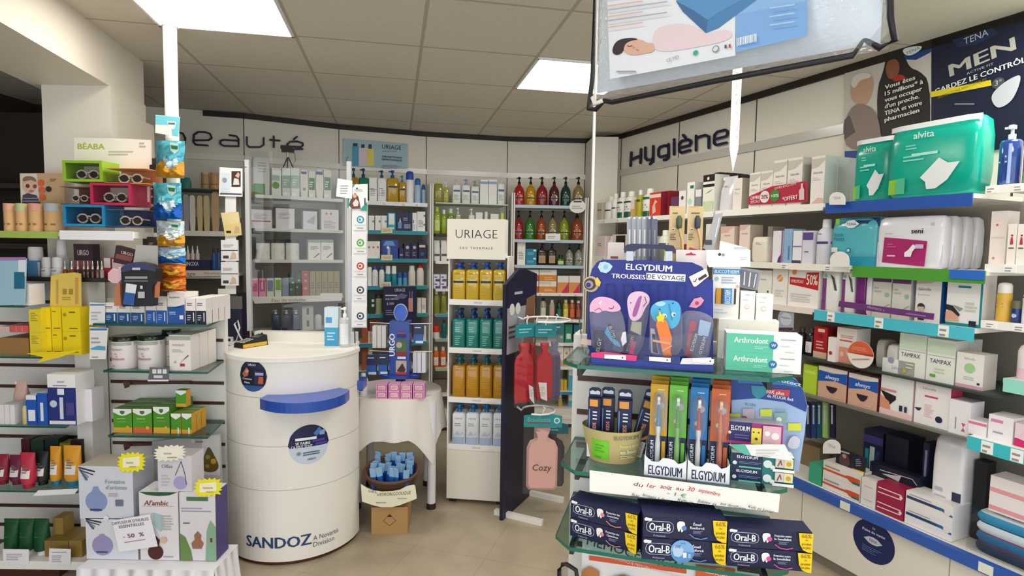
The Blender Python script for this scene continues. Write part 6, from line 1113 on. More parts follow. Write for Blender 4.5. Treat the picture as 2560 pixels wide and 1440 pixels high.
obj('sticker', m, None, loc=Fd.P(pc[0], pc[1]-rr_), rz=Fd.ang, label='round navy point-of-sale sticker on the white base cabinet', cat='sticker')

GBX = lambda c: [('r', 0, 0, 1, .3, c), ('m', .15, .4, .85, .55, 2, '555'), ('r', .1, .62, .9, .66, '223')]
row(FW, ZR[0], 'on the top shelf left', [
    ('C', 1492, 1504, 507, 'beige-grey narrow carton', 'c8c2b0', {'dec': [('r', .1, .55, .9, .62, '6a6a60')]}), ('BO', 1506, 1524, 490, 'white bottle with black band', 'f0efe8', {'cap': 'f4f2ec', 'dec': [('r', 0, .45, 1, .52, '2c3030')]}), ('BO', 1525, 1536, 484, 'white bottle with blue band', 'f0efe8', {'cap': 'f4f2ec', 'dec': [('r', 0, .5, 1, .57, '2c4a88')]}),
    ('BO', 1538, 1553, 480, 'white and green bottle', 'f0efe8', {'cap': 'f4f2ec', 'dec': [('r', 0, .05, 1, .3, '1c5a40'), ('r', 0, .7, 1, .78, '1c5a40'), ('m', .2, .4, .8, .6, 2, '556')]}), ('BO', 1555, 1574, 478, 'white and green bottle', 'f0efe8', {'cap': 'f4f2ec', 'dec': [('r', 0, .05, 1, .3, '1c5a40'), ('r', 0, .7, 1, .78, '1c5a40'), ('m', .2, .4, .8, .6, 2, '556')]}),
    ('C', 1576, 1585, 500, 'narrow amber carton', 'd8b070', {'dec': [('r', 0, .5, 1, 1, 'f0e8dc')]}), ('BO', 1587, 1598, 475, 'yellow and green bottle', 'b8b030', {'cap': 'eee', 'dec': [('r', 0, .7, 1, .8, '2a5a30')]}), ('BO', 1600, 1621, 471, 'wide white bottle with green base', 'eef0e8', {'cap': 'f4f2ec', 'dec': [('r', 0, 0, 1, .26, '1f5c3a'), ('r', .1, .75, .9, .85, '2a6a48'), ('m', .2, .4, .8, .6, 2, '667')]}),
    ('C', 1623, 1651, 481, 'coral red carton with white band', 'd8442c', {'side': '8a1c2c', 'dec': [('r', 0, .78, 1, .92, 'f2dcd0'), ('p', [(.3, .1), (.6, .2), (.5, .5), (.7, .6), (.5, .7), (.25, .4)], 'f2c0b0')]}), ('C', 1652, 1673, 478, 'dark red carton', '8a1c30', {'bk': .06}), ('C', 1676, 1694, 492, 'purple and white carton', '6a3a60', {'dec': [('p', [(0, 0), (1, 0), (1, .5), (.3, .2)], 'e8e0e8')]}),
    ('C', 1696, 1713, 477, 'white carton with dark base', 'efece6', {'dec': [('r', 0, 0, .9, .18, '4a2c34'), ('c', .5, .7, .2, '4a4a50')]}), ('C', 1716, 1734, 456, 'tall white and mint carton', 'f2f0ea', {'dec': [('r', .4, .8, .9, .9, '2f7a50'), ('c', .4, .4, .3, 'b8e0c8')]}), ('C', 1737, 1752, 474, 'grey and white carton', '8a8c94', {'dec': [('r', 0, .7, 1, 1, 'e8e8e4')]}),
    ('C', 1755, 1784, 437, 'large black and white herbal carton', 'ecece0', {'dec': [('r', 0, .82, 1, 1, '1a1618'), ('c', .45, .9, .1, 'f4dcd8'), ('r', 0, .68, 1, .75, '1a1618'), ('p', [(.2, .5), (.9, .62), (.6, .55)], '3a6a3a'), ('r', .05, .05, .95, .3, 'c8d8b0')]})], back=.03, D=.12)
row(FW, ZR[0], 'behind the clear refill pouch', [('C', x, x+14, y, 'black hair product carton', '1c1618', {'dec': [('c', .5, .85, .25, '6a5a5c')]}) for x, y in ((1782, 432), (1798, 433), (1814, 434), (1830, 436), (1846, 438))], back=.2, D=.08)
SF = lambda r=.0: [('p', [(0, .9), (0, .75), (.5, .77), (1, .9), (1, .95), (0, .95)], 'cfc4bc'), ('t', .5, .66, .045, 'Saforelle', '6a5a58', {'w': .7}), ('m', .15, .5, .8, .58, 2, 'cfc6c0')]
row(FW, ZR[0]+.004, 'on the promotion shelf', [
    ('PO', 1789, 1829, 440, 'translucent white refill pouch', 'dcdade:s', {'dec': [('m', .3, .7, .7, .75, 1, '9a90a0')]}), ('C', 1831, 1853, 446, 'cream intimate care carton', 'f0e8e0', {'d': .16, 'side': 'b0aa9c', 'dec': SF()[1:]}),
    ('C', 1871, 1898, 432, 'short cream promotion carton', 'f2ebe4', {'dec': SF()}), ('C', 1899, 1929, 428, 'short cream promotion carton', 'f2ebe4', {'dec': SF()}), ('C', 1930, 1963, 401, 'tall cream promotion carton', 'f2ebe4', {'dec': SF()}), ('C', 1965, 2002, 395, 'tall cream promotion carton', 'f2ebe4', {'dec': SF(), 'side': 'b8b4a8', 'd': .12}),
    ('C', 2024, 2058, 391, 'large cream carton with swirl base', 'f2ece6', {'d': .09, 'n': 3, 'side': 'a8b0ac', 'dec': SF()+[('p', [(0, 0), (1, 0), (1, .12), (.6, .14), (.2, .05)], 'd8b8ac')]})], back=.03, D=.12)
plate('promo_band', FW.off(-.02), [(1871, 512), (1968, 507), (2018, 504), (2018, 452), (1929, 466), (1871, 492)], 'crimson promotion band reading OFFRE EXCLUSIVE across the cream cartons', 'sign', .004, 'b81c3c', [('t', 1888, 494, 9, 'OFFRE', 'f4e8e8', {'w': 30, 'b': 1, 'rot': 3}), ('t', 1888, 504, 7, 'SPÉCIALE', 'f4e8e8', {'w': 30, 'rot': 3}), ('c', 1912, 492, 12, 'f2e4e4'), ('t', 1912, 492, 10, '20%', '8a2030', {'w': 17, 'b': 1}), ('c', 1938, 489, 12, '3f8a34'), ('t', 1938, 489, 8, '+30%', 'eaf4e0', {'w': 19, 'b': 1}),
    ('t', 1964, 465, 6, 'OFFRE EXCLUSIVE', 'f4e8e8', {'w': 66, 'rot': 7}), ('t', 1976, 495, 10, '*OFFERT', 'f8f0f0', {'w': 46, 'b': 1, 'rot': 4}), ('p', [(1999, 500), (2012, 499), (2012, 474), (2009, 468), (2009, 458), (2004, 459), (2004, 470), (1999, 476)], 'e4c8cc')])
AL = [('r', 0, .93, 1, 1, 'eef2f2'), ('t', .42, .84, .09, 'alvita', 'cfeee6', {'w': .34, 'b': 1}), ('m', .22, .66, .4, .74, 2, '7adccc'), ('m', .2, .5, .45, .6, 2, '7adccc'), ('m', .3, .56, .7, .64, 1, 'a8ece0'), ('p', [(.03, .06), (.24, .06), (.24, .28), (.03, .26)], '8ac83c'), ('p', [(.14, .06), (.24, .06), (.24, .28), (.14, .27)], '4ab890'), ('p', [(.42, .26), (.62, .5), (.72, .42), (.84, .42), (.72, .2), (.6, .1), (.5, .1), (.48, .2)], 'e2e8ea')]
row(FW, ZR[0], 'on the blue edged shelf', [('PK', 2128, 2226, 347, 'smaller teal incontinence pad pack', '12a690:s', {'dec': AL, 'd': .12}), ('PK', 2212, 2440, 303, 'largest teal incontinence pad pack with white pad print', '0eaa94:s', {'dec': AL, 'd': .13, 'bk': -.06})], back=.05)
def dome(face, px, py, r, label, txt='TENA', c='eeece8', tc='9a9aa4'):
    pts = [(px-r, py)]+[(px-r*math.cos(a*.2618), py-r*.75-r*.85*math.sin(a*.2618)) for a in range(13)]+[(px+r, py)]
    plate('shelf_sign', face, pts, label, 'sign', .002, c, [('t', px, py-r*.85, r*.36, txt, tc, {'w': r*.9})], 'dome-shaped shelf signs')
dome(FW.off(.045), 2093, 512, 20, 'white dome shelf sign left of the teal packs')
dome(FW.off(.045), 2099, 667, 24, 'white dome shelf sign left of the green shelf edge', '')
dome(FW.off(.045), 2079, 1134, 22, 'white dome sign above the striped test cartons', 'TENA')
row(FW, FW.z(2520, 462), 'on the far right top shelf', [('PB', 2483, 2537, 312, 'blue micellar pump bottle', '2d4f9c:l', {'cap': 'dfe4ea', 'n_': 2.4, 'dec': [('r', .6, .05, .75, .9, '9ab0e0'), ('m', .15, .5, .6, .58, 1, 'c8d4f0')]}), ('PB', 2545, 2600, 320, 'lavender and green pump bottle', '8a7ab8:l', {'cap': 'dfe4ea', 'n_': 2.4, 'dec': [('r', 0, .05, 1, .3, '5a9a7a')]})], back=.03)
plate('poster', FR.off(.01), [(2112, 420), (2328, 385), (2328, 98), (2218, 131), (2112, 163)], 'poster of two women with the text Vous êtes 15 millions', 'poster', .004, 'c9c4bc', [('p', [(2170, 144), (2328, 98), (2328, 130), (2290, 150)], '17408a'), ('p', [(2112, 420), (2328, 385), (2328, 365), (2112, 378)], '17408a'),
    ('P', [(2190, 230), (2212, 170), (2214, 138), (2235, 128), (2262, 140), (2275, 170), (2300, 178), (2326, 205), (2326, 365), (2200, 372)], '221a1a'), ('P', [(2214, 168), (2222, 150), (2240, 146), (2250, 160), (2248, 185), (2232, 200), (2218, 194)], '8a5038'), ('P', [(2228, 196), (2252, 184), (2270, 196), (2240, 206)], 'a82a28'),
    ('P', [(2128, 250), (2128, 205), (2140, 186), (2165, 180), (2184, 192), (2184, 226), (2168, 262), (2150, 262)], 'c09a80'), ('P', [(2128, 214), (2130, 196), (2148, 182), (2176, 183), (2180, 194), (2150, 200), (2138, 222)], 'ddd6cc'), ('P', [(2112, 300), (2134, 262), (2160, 258), (2196, 280), (2208, 372), (2112, 378)], '8a7a70'), ('p', [(2112, 300), (2125, 288), (2140, 330), (2112, 350)], '5a4a48'),
    ('P', [(2258, 122), (2285, 116), (2310, 115), (2298, 130), (2275, 141), (2260, 135)], 'eceef0'), ('t', 2284, 127, 8, 'TENA', '6a7a9a', {'w': 34, 'rot': 9})] +
    [('t', 2214, y, 10.5, s, 'efece8', {'b': 1, 'left': 1, 'w': w, 'rot': 5}) for y, s, w in ((219, 'Vous êtes', 74), (235, '15 millions* à', 92), (251, 'vous occuper', 90), (267, "d'un proche.", 84), (284, 'TENA et votre', 90), (300, 'pharmacien', 84))])
plate('poster', FR.off(.012), [(2329, 400), (2640, 350), (2640, 12), (2329, 96)], 'navy poster reading MEN GARDEZ LE CONTRÔLE at the top right', 'poster', .004, '0a1330', [('p', [(2380, 100), (2480, 70), (2500, 82), (2440, 112), (2395, 118)], '16294e'), ('t', 2440, 92, 17, 'TENA', 'c4c6cc', {'w': 54, 'rot': 8}), ('t', 2452, 144, 32, 'MEN', 'b4b2a8', {'w': 148, 'b': 1, 'rot': 11}), ('t', 2450, 172, 6, 'ACTIVE FIT', 'b8b8b8', {'w': 60, 'rot': 9}), ('t', 2450, 189, 13, 'GARDEZ LE CONTRÔLE', 'e0e0e2', {'w': 212, 'b': 1, 'rot': 8}),
    ('p', [(2327, 230), (2478, 200), (2480, 214), (2327, 244)], 'd8c41c'), ('t', 2405, 222, 7, 'PROTECTIONS ANATOMIQUES', '8a7a1a', {'w': 110, 'rot': 10}), ('c', 2497, 208, 16, '44464e'), ('t', 2497, 207, 13, '3°', 'b8b8bc', {'w': 16}), ('P', [(2478, 240), (2500, 215), (2530, 195), (2556, 185), (2548, 220), (2530, 255), (2500, 272), (2485, 262)], 'b8bcc4'), ('m', 2388, 262, 2440, 255, 1, '8a8a94')], zt=None)
# second shelf
row(FW, ZR[1], 'on the second right shelf left', [
    ('C', 1489, 1512, 590, 'pink and white carton', 'ecd8d8', {'dec': [('m', .2, .5, .7, .7, 2, '887')]}), ('BO', 1515, 1528, 590, 'slim white bottle with black label', 'eeeae4', {'cap': 'f0eee8', 'dec': [('r', .1, .3, .9, .6, '332c2c')]}), ('C', 1530, 1566, 586, 'cream carton with a dark window', 'e4dccc', {'dec': [('r', .25, .3, .9, .95, '2c1c18')]}), ('BO', 1568, 1585, 566, 'pale yellow bottle', 'd8c870', {'cap': 'e4d88a'}),
    ('C', 1600, 1628, 590, 'white carton by the brush packs', 'e8e4de', {}), ('BO', 1640, 1662, 575, 'white and green round bottle', 'e4e8d8', {'cap': 'f2f2ea', 'dec': [('r', 0, .1, 1, .35, 'a8c84a'), ('r', 0, .6, 1, .66, '444')]}), ('C', 1700, 1716, 585, 'red and white narrow carton', 'd8c8c0', {'dec': [('r', 0, .3, 1, .6, '8a2030')]}), ('C', 1762, 1782, 560, 'white carton behind bamboo packs', 'eae6e0', {}),
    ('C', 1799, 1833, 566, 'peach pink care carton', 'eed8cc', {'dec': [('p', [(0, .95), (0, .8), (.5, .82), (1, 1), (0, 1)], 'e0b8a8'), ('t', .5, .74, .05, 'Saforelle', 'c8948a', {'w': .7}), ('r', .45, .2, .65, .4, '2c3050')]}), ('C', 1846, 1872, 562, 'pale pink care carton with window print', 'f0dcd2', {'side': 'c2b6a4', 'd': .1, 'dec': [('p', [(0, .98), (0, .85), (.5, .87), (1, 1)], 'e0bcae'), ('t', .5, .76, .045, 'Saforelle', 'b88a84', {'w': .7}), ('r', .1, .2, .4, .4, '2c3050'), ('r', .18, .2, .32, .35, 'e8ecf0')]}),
    ('PK', 1876, 1914, 592, 'cream wipes pouch', 'e9e0d2', {'d': .08, 'dec': [('m', .3, .7, .7, .8, 2, 'b8b0a4')]}), ('C', 1916, 1928, 566, 'grey-beige deep carton', 'b8ae9c', {'bk': .1}),
    ('C', 1930, 1955, 577, 'white carton with purple flower', 'ece8ee', {'dec': [('p', [(.5, 0), (.95, 0), (.9, .3), (.6, .15)], '5a2a60'), ('r', .85, 0, 1, 1, '8a6a9c')]}), ('C', 1957, 1978, 572, 'light blue carton', '8fb4d8', {'dec': [('r', .55, .1, .75, .5, '5a7ab0')]}), ('C', 1980, 2002, 577, 'white carton with lilac line', 'eceaf0', {'dec': [('r', 0, .5, 1, .54, '8a7ab0'), ('r', 0, 0, 1, .1, '44404c')]}),
    ('C', 2004, 2030, 577, 'white carton with purple top', 'dcdae6', {'dec': [('r', 0, .72, 1, .95, '5c4890'), ('m', .2, .35, .8, .42, 1, '556')]}), ('BO', 2032, 2067, 548, 'white and lilac cleansing bottle', 'e2e0ea', {'cap': 'f2f2f4', 'dec': [('r', 0, .55, 1, .62, '4a3a7c'), ('m', .2, .8, .7, .88, 1, '99a')]})], back=.03, D=.1)
row(FW, ZR[1]-.002, 'on the green edged shelf', [('PK', 2072, 2188, 543, 'turquoise pants pack', '5ab8c4:s', {'d': .13, 'dec': [('p', [(.0, .98), (0, .86), (.3, .9), (.5, .8), (.7, .88), (1, .8), (1, .98)], '12356c'), ('r', .1, .86, .2, .98, '8ad03c'), ('p', [(.3, .86), (.4, .93), (.52, .94), (.64, .86), (.52, .78), (.4, .78)], 'eef2f2'), ('t', .47, .86, .06, 'TENA', '3a5a80', {'w': .24}), ('t', .2, .64, .06, 'PROSKIN', '1a5a90', {'w': .22}), ('t', .22, .56, .08, 'Pants', '1a5a90', {'w': .24}), ('r', .04, .28, .2, .38, 'e8efe8'), ('r', 0, 0, 1, .18, '1a90a8'), ('c', .46, .32, .05, '1a4a80'), ('c', .46, .32, .035, 'b8dce4')]}),
    ('PK', 2186, 2352, 541, 'white panty liner pack with magenta panel', 'e8e8ee:s', {'d': .074, 'n': 4, 'bk': -.01, 'dec': [('p', [(0, 0), (1, 0), (1, .45), (0, .5)], 'd2d0e2'), ('t', .64, .72, .1, 'seni', '241a20', {'w': .28, 'b': 1}), ('p', [(.12, .1), (.78, .04), (.8, .52), (.5, .56), (.14, .6)], 'a81c68'), ('m', .2, .22, .4, .28, 1, 'e8c8dc'), ('m', .2, .4, .35, .5, 2, 'c85a98'), ('p', [(.48, .22), (.58, .22), (.6, .32), (.66, .42), (.6, .46), (.54, .36), (.48, .3)], 'eeeaf0'), ('r', .64, .38, .76, .46, 'c8b8dc'), ('m', .16, .66, .36, .7, 1, 'b8b8b8'), ('c', .88, .84, .03, 'c0c8c4')]})], back=.02)
row(FW, FW.z(2500, 662), 'on the far right second shelf', [('C', 2470, 2511, 528, 'tall cream carton with peach dots', 'f2e8e2', {'d': .08, 'dec': [('c', .4, .74, .08, 'd86a5a'), ('c', .3, .12, .08, 'd88a6a'), ('r', .1, .5, .9, .52, 'ecd0c4')]}), ('C', 2514, 2536, 560, 'cream carton with a red lady print', 'f4ece6', {'d': .07, 'bk': -.03, 'dec': [('c', .5, .72, .14, 'c02c50'), ('p', [(.3, .5), (.7, .5), (.6, .68), (.4, .68)], 'c02c50'), ('r', .2, .4, .8, .43, '665')]}), ('C', 2538, 2560, 560, 'cream carton with a red lady print', 'f4ece6', {'d': .07, 'bk': -.03, 'dec': [('c', .5, .72, .14, 'c02c50'), ('p', [(.3, .5), (.7, .5), (.6, .68), (.4, .68)], 'c02c50'), ('r', .2, .4, .8, .43, '665')]})], back=.04)
# third shelf
row(FW, ZR[2], 'on the cream third shelf', [('C', 1893, 1927, 676, 'white carton with a small drop', 'efece4', {'dec': [('c', .75, .35, .07, '4a4a50'), ('m', .15, .7, .8, .78, 1, 'b8b0a8')]}), ('C', 1929, 1966, 662, 'white carton with orange disc', 'f0ece6', {'dec': [('r', 0, .88, 1, .9, 'd0c8c4'), ('c', .5, .66, .2, 'e89a5a'), ('l', [(.35, .6), (.65, .72)], .05, 'f4ece0'), ('m', .2, .2, .8, .4, 3, 'd8d0cc')]}),
    ('C', 1968, 2044, 662, 'wide white carton with red fifty percent flash', 'f2eeea', {'dec': [('p', [(.04, .52), (1, .42), (1, .84), (.6, .82), (.58, .68), (.04, .7)], 'c0202c'), ('t', .3, .6, .07, 'OFFRE SPÉCIALE', 'f4d8d0', {'w': .42, 'b': 1}), ('t', .79, .66, .24, '50%', 'f6ead8', {'w': .36, 'b': 1}), ('c', .2, .82, .08, 'e8945a'), ('m', .1, .12, .9, .34, 4, 'd8d0cc')]})], back=.03, D=.1)
PD = [('r', .1, 0, .35, .78, '7a3a80'), ('c', .3, .85, .1, '7ac0a0'), ('p', [(.55, .9), (.8, .8), (.95, .5), (.85, .5), (.7, .75)], '4a4c48')]
row(FW, ZR[2]-.004, 'on the turquoise edged shelf', [('PK', 2048, 2092, 673, 'white pad pack with purple stripe', 'eef0ea:s', {'d': .1, 'dec': PD}), ('PK', 2098, 2132, 675, 'white pad pack with purple stripe', 'eef0ea:s', {'d': .1, 'dec': PD}), ('PK', 2134, 2160, 668, 'shiny purple pad pack', '7a2c7c:s', {'d': .1}), ('PK', 2161, 2175, 676, 'glossy white thin pad pack', 'ece8ec:s', {'d': .1}),
    ('C', 2178, 2224, 680, 'grey-white carton with purple band', 'dcdad0', {'d': .07, 'dec': [('r', 0, .78, 1, .92, '6a3a70'), ('c', .8, .5, .13, '9ac09a'), ('l', [(.1, .1), (.5, .18), (.95, .3)], .04, 'a8a698'), ('m', .1, .55, .5, .7, 2, 'b8b8b0')]}), ('C', 2227, 2273, 684, 'grey-white carton with purple band', 'dcdad0', {'d': .07, 'dec': [('r', 0, .78, 1, .92, '6a3a70'), ('c', .8, .5, .13, '9ac09a'), ('l', [(.1, .1), (.5, .18), (.95, .3)], .04, 'a8a698'), ('m', .1, .55, .5, .7, 2, 'b8b8b0')]}),
    ('C', 2285, 2349, 694, 'white pad carton with a brown circle', 'ece8e4', {'d': .08, 'side': '1a5a9c', 'dec': [('p', [(0, .95), (0, .85), (.6, .88), (1, 1), (0, 1)], 'd0b8b0'), ('t', .35, .74, .06, 'Saforelle', '5a4c50', {'w': .5}), ('m', .1, .6, .9, .64, 1, 'c8c0c0'), ('c', .25, .34, .15, '3a2a30'), ('p', [(.12, .34), (.38, .34), (.34, .24), (.16, .24)], 'd8c0b0'), ('r', .15, .04, .4, .12, '1a1c38')]}),
    ('C', 2362, 2452, 684, 'large white and teal underwear carton', 'f0eeec', {'d': .09, 'side': 'e4e0dc', 'dec': [('r', .94, 0, 1, 1, '0f8898'), ('r', 0, 0, 1, .06, '0f8898'), ('r', .32, .73, .68, .77, '1a8a98'), ('p', [(.4, 1), (.75, 1), (.62, .93), (.5, .93)], '8a4a80'), ('p', [(.0, .08), (.4, .08), (.35, .25), (.15, .3), (.0, .25)], 'dca890'), ('p', [(.0, .4), (.2, .38), (.42, .22), (.38, .18), (.18, .28), (.0, .3)], '1c242c'), ('p', [(.2, .4), (.5, .34), (.4, .28)], '8a9a8c'), ('r', .68, .02, .88, .12, '14243c'), ('m', .55, .3, .9, .5, 3, 'd0ccc8')]})], back=.03)
plate('display_tray', FW.off(.03), [(2095, 766), (2332, 800), (2334, 784), (2098, 752)], 'purple cardboard tray front under the pad cartons', 'tray', .006, '6a3478', [('t', 2190, 772, 5, 'PROTECT +', 'c8b0d4', {'w': 44, 'rot': -7, 'b': 1}), ('p', [(2265, 785), (2315, 792), (2315, 789), (2265, 782)], '9a78a8')])
row(FW, FW.z(2500, 806), 'on the far right third shelf', [('SP', 2480, 2517, 706, 'yellow sun spray bottle with white cap', 'e4b84c', {'cap': 'f2f0ea', 'dec': [('m', .2, .5, .8, .7, 2, 'b88a2a')]}), ('JA', 2520, 2546, 752, 'dark blue jar with round badge', '1f3c7c:s', {'cap': '6a6c50', 'ch': .35, 'dec': [('c', .5, .5, .25, 'b8c8e8')]}), ('BO', 2548, 2575, 708, 'white bottle with navy band', 'eeeef2', {'cap': 'f4f4f4', 'dec': [('r', 0, .78, 1, .82, '2a3a70')]})], back=.04)
# fourth shelf
row(FW, ZR[3], 'on the tampon shelf', [('BO', 1985, 2005, 818, 'dark bottle with white label', '2a2426:s', {'lab': 'e4dcd8', 'cap': '3a3234'}), ('BO', 2008, 2029, 820, 'dark bottle with white label', '2a2426:s', {'lab': 'e4dcd8', 'cap': '3a3234'}),
    ('C', 2032, 2066, 817, 'deep red cranberry carton', 'b01428', {'side': '8a0c1c', 'd': .1, 'dec': [('r', 0, 0, 1, .2, 'd8b8a0'), ('r', .3, .84, .8, .94, 'e8c8a8'), ('m', .2, .3, .8, .6, 3, 'e8a8a0'), ('c', .5, .72, .14, '8a0c1c')]}), ('C', 2068, 2086, 843, 'small white and red carton', 'f0e8e4', {'bk': -.03, 'd': .03, 'dec': [('c', .4, .35, .25, 'b82c3c')]}), ('C', 2089, 2138, 820, 'white and salmon carton with pink flowers', 'f2e6de', {'side': 'e4e0d8', 'd': .1, 'dec': [('r', 0, .0, 1, .45, 'eaa08a'), ('r', .05, .62, .8, .66, 'c8505a'), ('m', .2, .72, .9, .82, 2, 'c8a098'), ('c', .3, .25, .12, 'f4c8b8'), ('c', .65, .3, .12, 'f4c8b8')]}),
    ('PK', 2186, 2208, 850, 'grey soft pad pack', 'c8c4ba', {'d': .1, 'bk': .05}), ('PK', 2212, 2240, 862, 'grey pack with a lilac dot', 'cbc8c2', {'d': .1, 'dec': [('c', .5, .45, .28, 'a09ab8')]}),
    ('C', 2244, 2311, 835, 'white and pale green tampon carton', 'eef0e6', {'d': .09, 'dec': [('r', 0, .64, 1, .95, 'd4e4cc'), ('r', 0, .6, 1, .61, '98a0a8'), ('t', .45, .5, .1, 'TAMPAX', '2c3460', {'w': .72}), ('c', .25, .1, .07, 'c8c040'), ('m', .3, .18, .7, .34, 2, 'd0e4c0')]}), ('C', 2313, 2384, 848, 'white and green tampon carton with lime pill', 'eef0e6', {'d': .09, 'side': 'd8dcd4', 'n': 2, 'dec': [('r', 0, .66, 1, .95, 'd4e4cc'), ('r', 0, .6, 1, .61, '98a0a8'), ('t', .5, .48, .1, 'TAMPAX', '2c3460', {'w': .76}), ('r', .15, .1, .36, .17, '6ab83c'), ('m', .3, .22, .7, .36, 2, 'c8e0b8')]}),
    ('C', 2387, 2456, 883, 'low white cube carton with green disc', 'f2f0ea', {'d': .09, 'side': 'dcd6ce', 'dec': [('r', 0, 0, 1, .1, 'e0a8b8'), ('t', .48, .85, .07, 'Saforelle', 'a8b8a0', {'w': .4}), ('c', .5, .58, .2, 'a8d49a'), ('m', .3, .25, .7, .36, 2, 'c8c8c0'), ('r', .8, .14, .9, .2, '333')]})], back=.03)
plate('shelf_sign', FW.off(.0), [(1944, 822), (1983, 826), (1985, 775), (1952, 775), (1945, 790)], 'grey shelf card with a smiling arc left of the dark bottles', 'sign', .003, 'a8aec0', [('c', 1965, 798, 14, 'c8ccd8'), ('t', 1965, 794, 5, 'Replens', '5a607a', {'w': 22}), ('r', 1946, 825, 1983, 819, '4a2c54')], 'flat shelf signs')
m = MB(); F = FW.off(.03); c0 = F.loc(2151, 887); r0 = abs(F.loc(2184, 887)[0]-F.loc(2119, 887)[0])/2
m.prism([(r0*math.cos(a*.2618), r0+r0*math.sin(a*.2618)) for a in range(24)], 0, .002, 'efe6de'); draw(m, [('p', [(-1, 1.02)]+[(-math.cos(a*.2618), 1+math.sin(a*.2618)) for a in range(13)]+[(1, 1.18), (0, 1.1)], 'd8603c'), ('m', -.7, 1.3, .7, 1.6, 3, 'e8957a'), ('l', [(-.6, .55), (.7, .8)], .1, 'b8a09a')], Map(lambda x, y: (x*r0, y*r0), lambda x, y: r0, lambda x, y: r0))
obj('shelf_sign', m, None, loc=F.P(c0[0], c0[1]-r0), rz=F.ang, label='round orange and white shelf sign hiding the grey packs', cat='sign')
# fifth shelf
AW = {'d': .09, 'side': '7a2c40', 'dec': [('r', .0, .86, 1, 1, 'ece6e0'), ('p', [(0, .86), (.5, .82), (1, .9), (1, .55), (.6, .6), (0, .5)], '1c58b4'), ('t', .5, .7, .13, 'always', 'dce4f4', {'w': .6, 'i': .25, 'b': 1}), ('p', [(.3, .4), (.7, .4), (.66, .3), (.56, .2), (.46, .2), (.34, .3)], '2a1c2c'), ('m', .6, .08, .9, .14, 1, 'e8c8b8')]}
row(FW, ZR[4], 'on the panty shelf', [('C', 2006, 2040, 912, 'lime green pad pack box', 'b8d838', {'d': .1, 'dec': [('r', .1, .7, .9, .8, 'd0e860')]}), ('C', 2043, 2115, 920, 'beige discreet underwear carton with blue wave', 'd8ac94', AW), ('C', 2118, 2192, 938, 'beige discreet underwear carton with blue wave', 'd8ac94', AW),
    ('C', 2198, 2279, 899, 'white carton of black lace briefs', 'eef0ee', {'d': .08, 'dec': [('t', .5, .86, .06, 'Saforelle', 'a8a0a8', {'w': .4}), ('r', .28, .7, .7, .74, 'c84a68'), ('r', 0, .42, .5, .46, 'd88a98'), ('p', [(.0, .42), (.5, .36), (.5, .3), (.3, .18), (.15, .3)], '1c1618'), ('p', [(.0, .12), (.35, .1), (.3, .24), (.0, .34)], 'dc9478'), ('r', 0, 0, 1, .1, 'eec8c4'), ('r', .62, .12, .72, .22, '2a2c58'), ('r', .78, .12, .86, .22, '2a2c58')]}), ('C', 2283, 2372, 958, 'white carton with navy dot and pink text', 'f2eeee', {'d': .08, 'side': 'c83c64', 'dec': [('t', .4, .86, .06, 'Saforelle', '9a949c', {'w': .4}), ('r', .28, .66, .66, .7, 'c84a68'), ('p', [(.0, .36), (.22, .38), (.16, .3), (.1, .3)], '2a2c44'), ('c', .72, .2, .1, '23264c'), ('m', .3, .2, .6, .52, 6, 'e8c4cc')]}),
    ('C', 2370, 2423, 1001, 'small white carton with red hourglass', 'eeecf0', {'d': .09, 'dec': [('p', [(.6, .12), (.8, .12), (.7, .24), (.8, .36), (.6, .36), (.7, .24)], 'd05a70'), ('r', .3, .15, .36, .5, '9a9aa4')], 'bk': -.01})], back=.03)
plate('hanging_header', FW.off(-.12), [(2060, 925), (2120, 935), (2122, 908), (2062, 896)], 'brown hanging header behind the left beige underwear carton', 'card', .004, 'b08a74', [('m', 2080, 915, 2096, 912, 1, '3a2a24')], 'brown hanging headers')
plate('hanging_header', FW.off(-.12), [(2124, 936), (2192, 952), (2194, 928), (2126, 912)], 'brown hanging header behind the right beige underwear carton', 'card', .004, 'b08a74', [('m', 2146, 932, 2166, 929, 1, '3a2a24')], 'brown hanging headers')
Zt = FW.off(.03).z(2480, 1106)
row(FW.off(.02), Zt, 'on the low turquoise shelf', [('C', 2419, 2465, 1052, 'white and pink wipes carton', 'f0e8ee', {'d': .08, 'dec': [('r', 0, .72, 1, .9, 'e07aa0')]}), ('C', 2468, 2530, 1040, 'white carton with magenta corner', 'f2ecf0', {'d': .1, 'dec': [('r', .1, .72, .6, .84, 'e088b4'), ('m', .2, .3, .8, .45, 1, 'a8a8b8')]}), ('C', 2534, 2590, 1062, 'magenta and white carton', 'e8d4dc', {'d': .08, 'dec': [('r', 0, 0, 1, .35, 'd01c6c'), ('p', [(.2, .35), (.5, .8), (1, .4), (1, .2)], 'f0c8d0')]})], back=.03)
row(FW, FW.z(2535, 950), 'on the mint shelf', [('BO', 2532, 2585, 836, 'white and pale pink bottle', 'f2eaec', {'cap': 'f6f4f4', 'ch': .22, 'dec': [('r', 0, 0, 1, .3, 'f0c8d4')]})], back=.04)
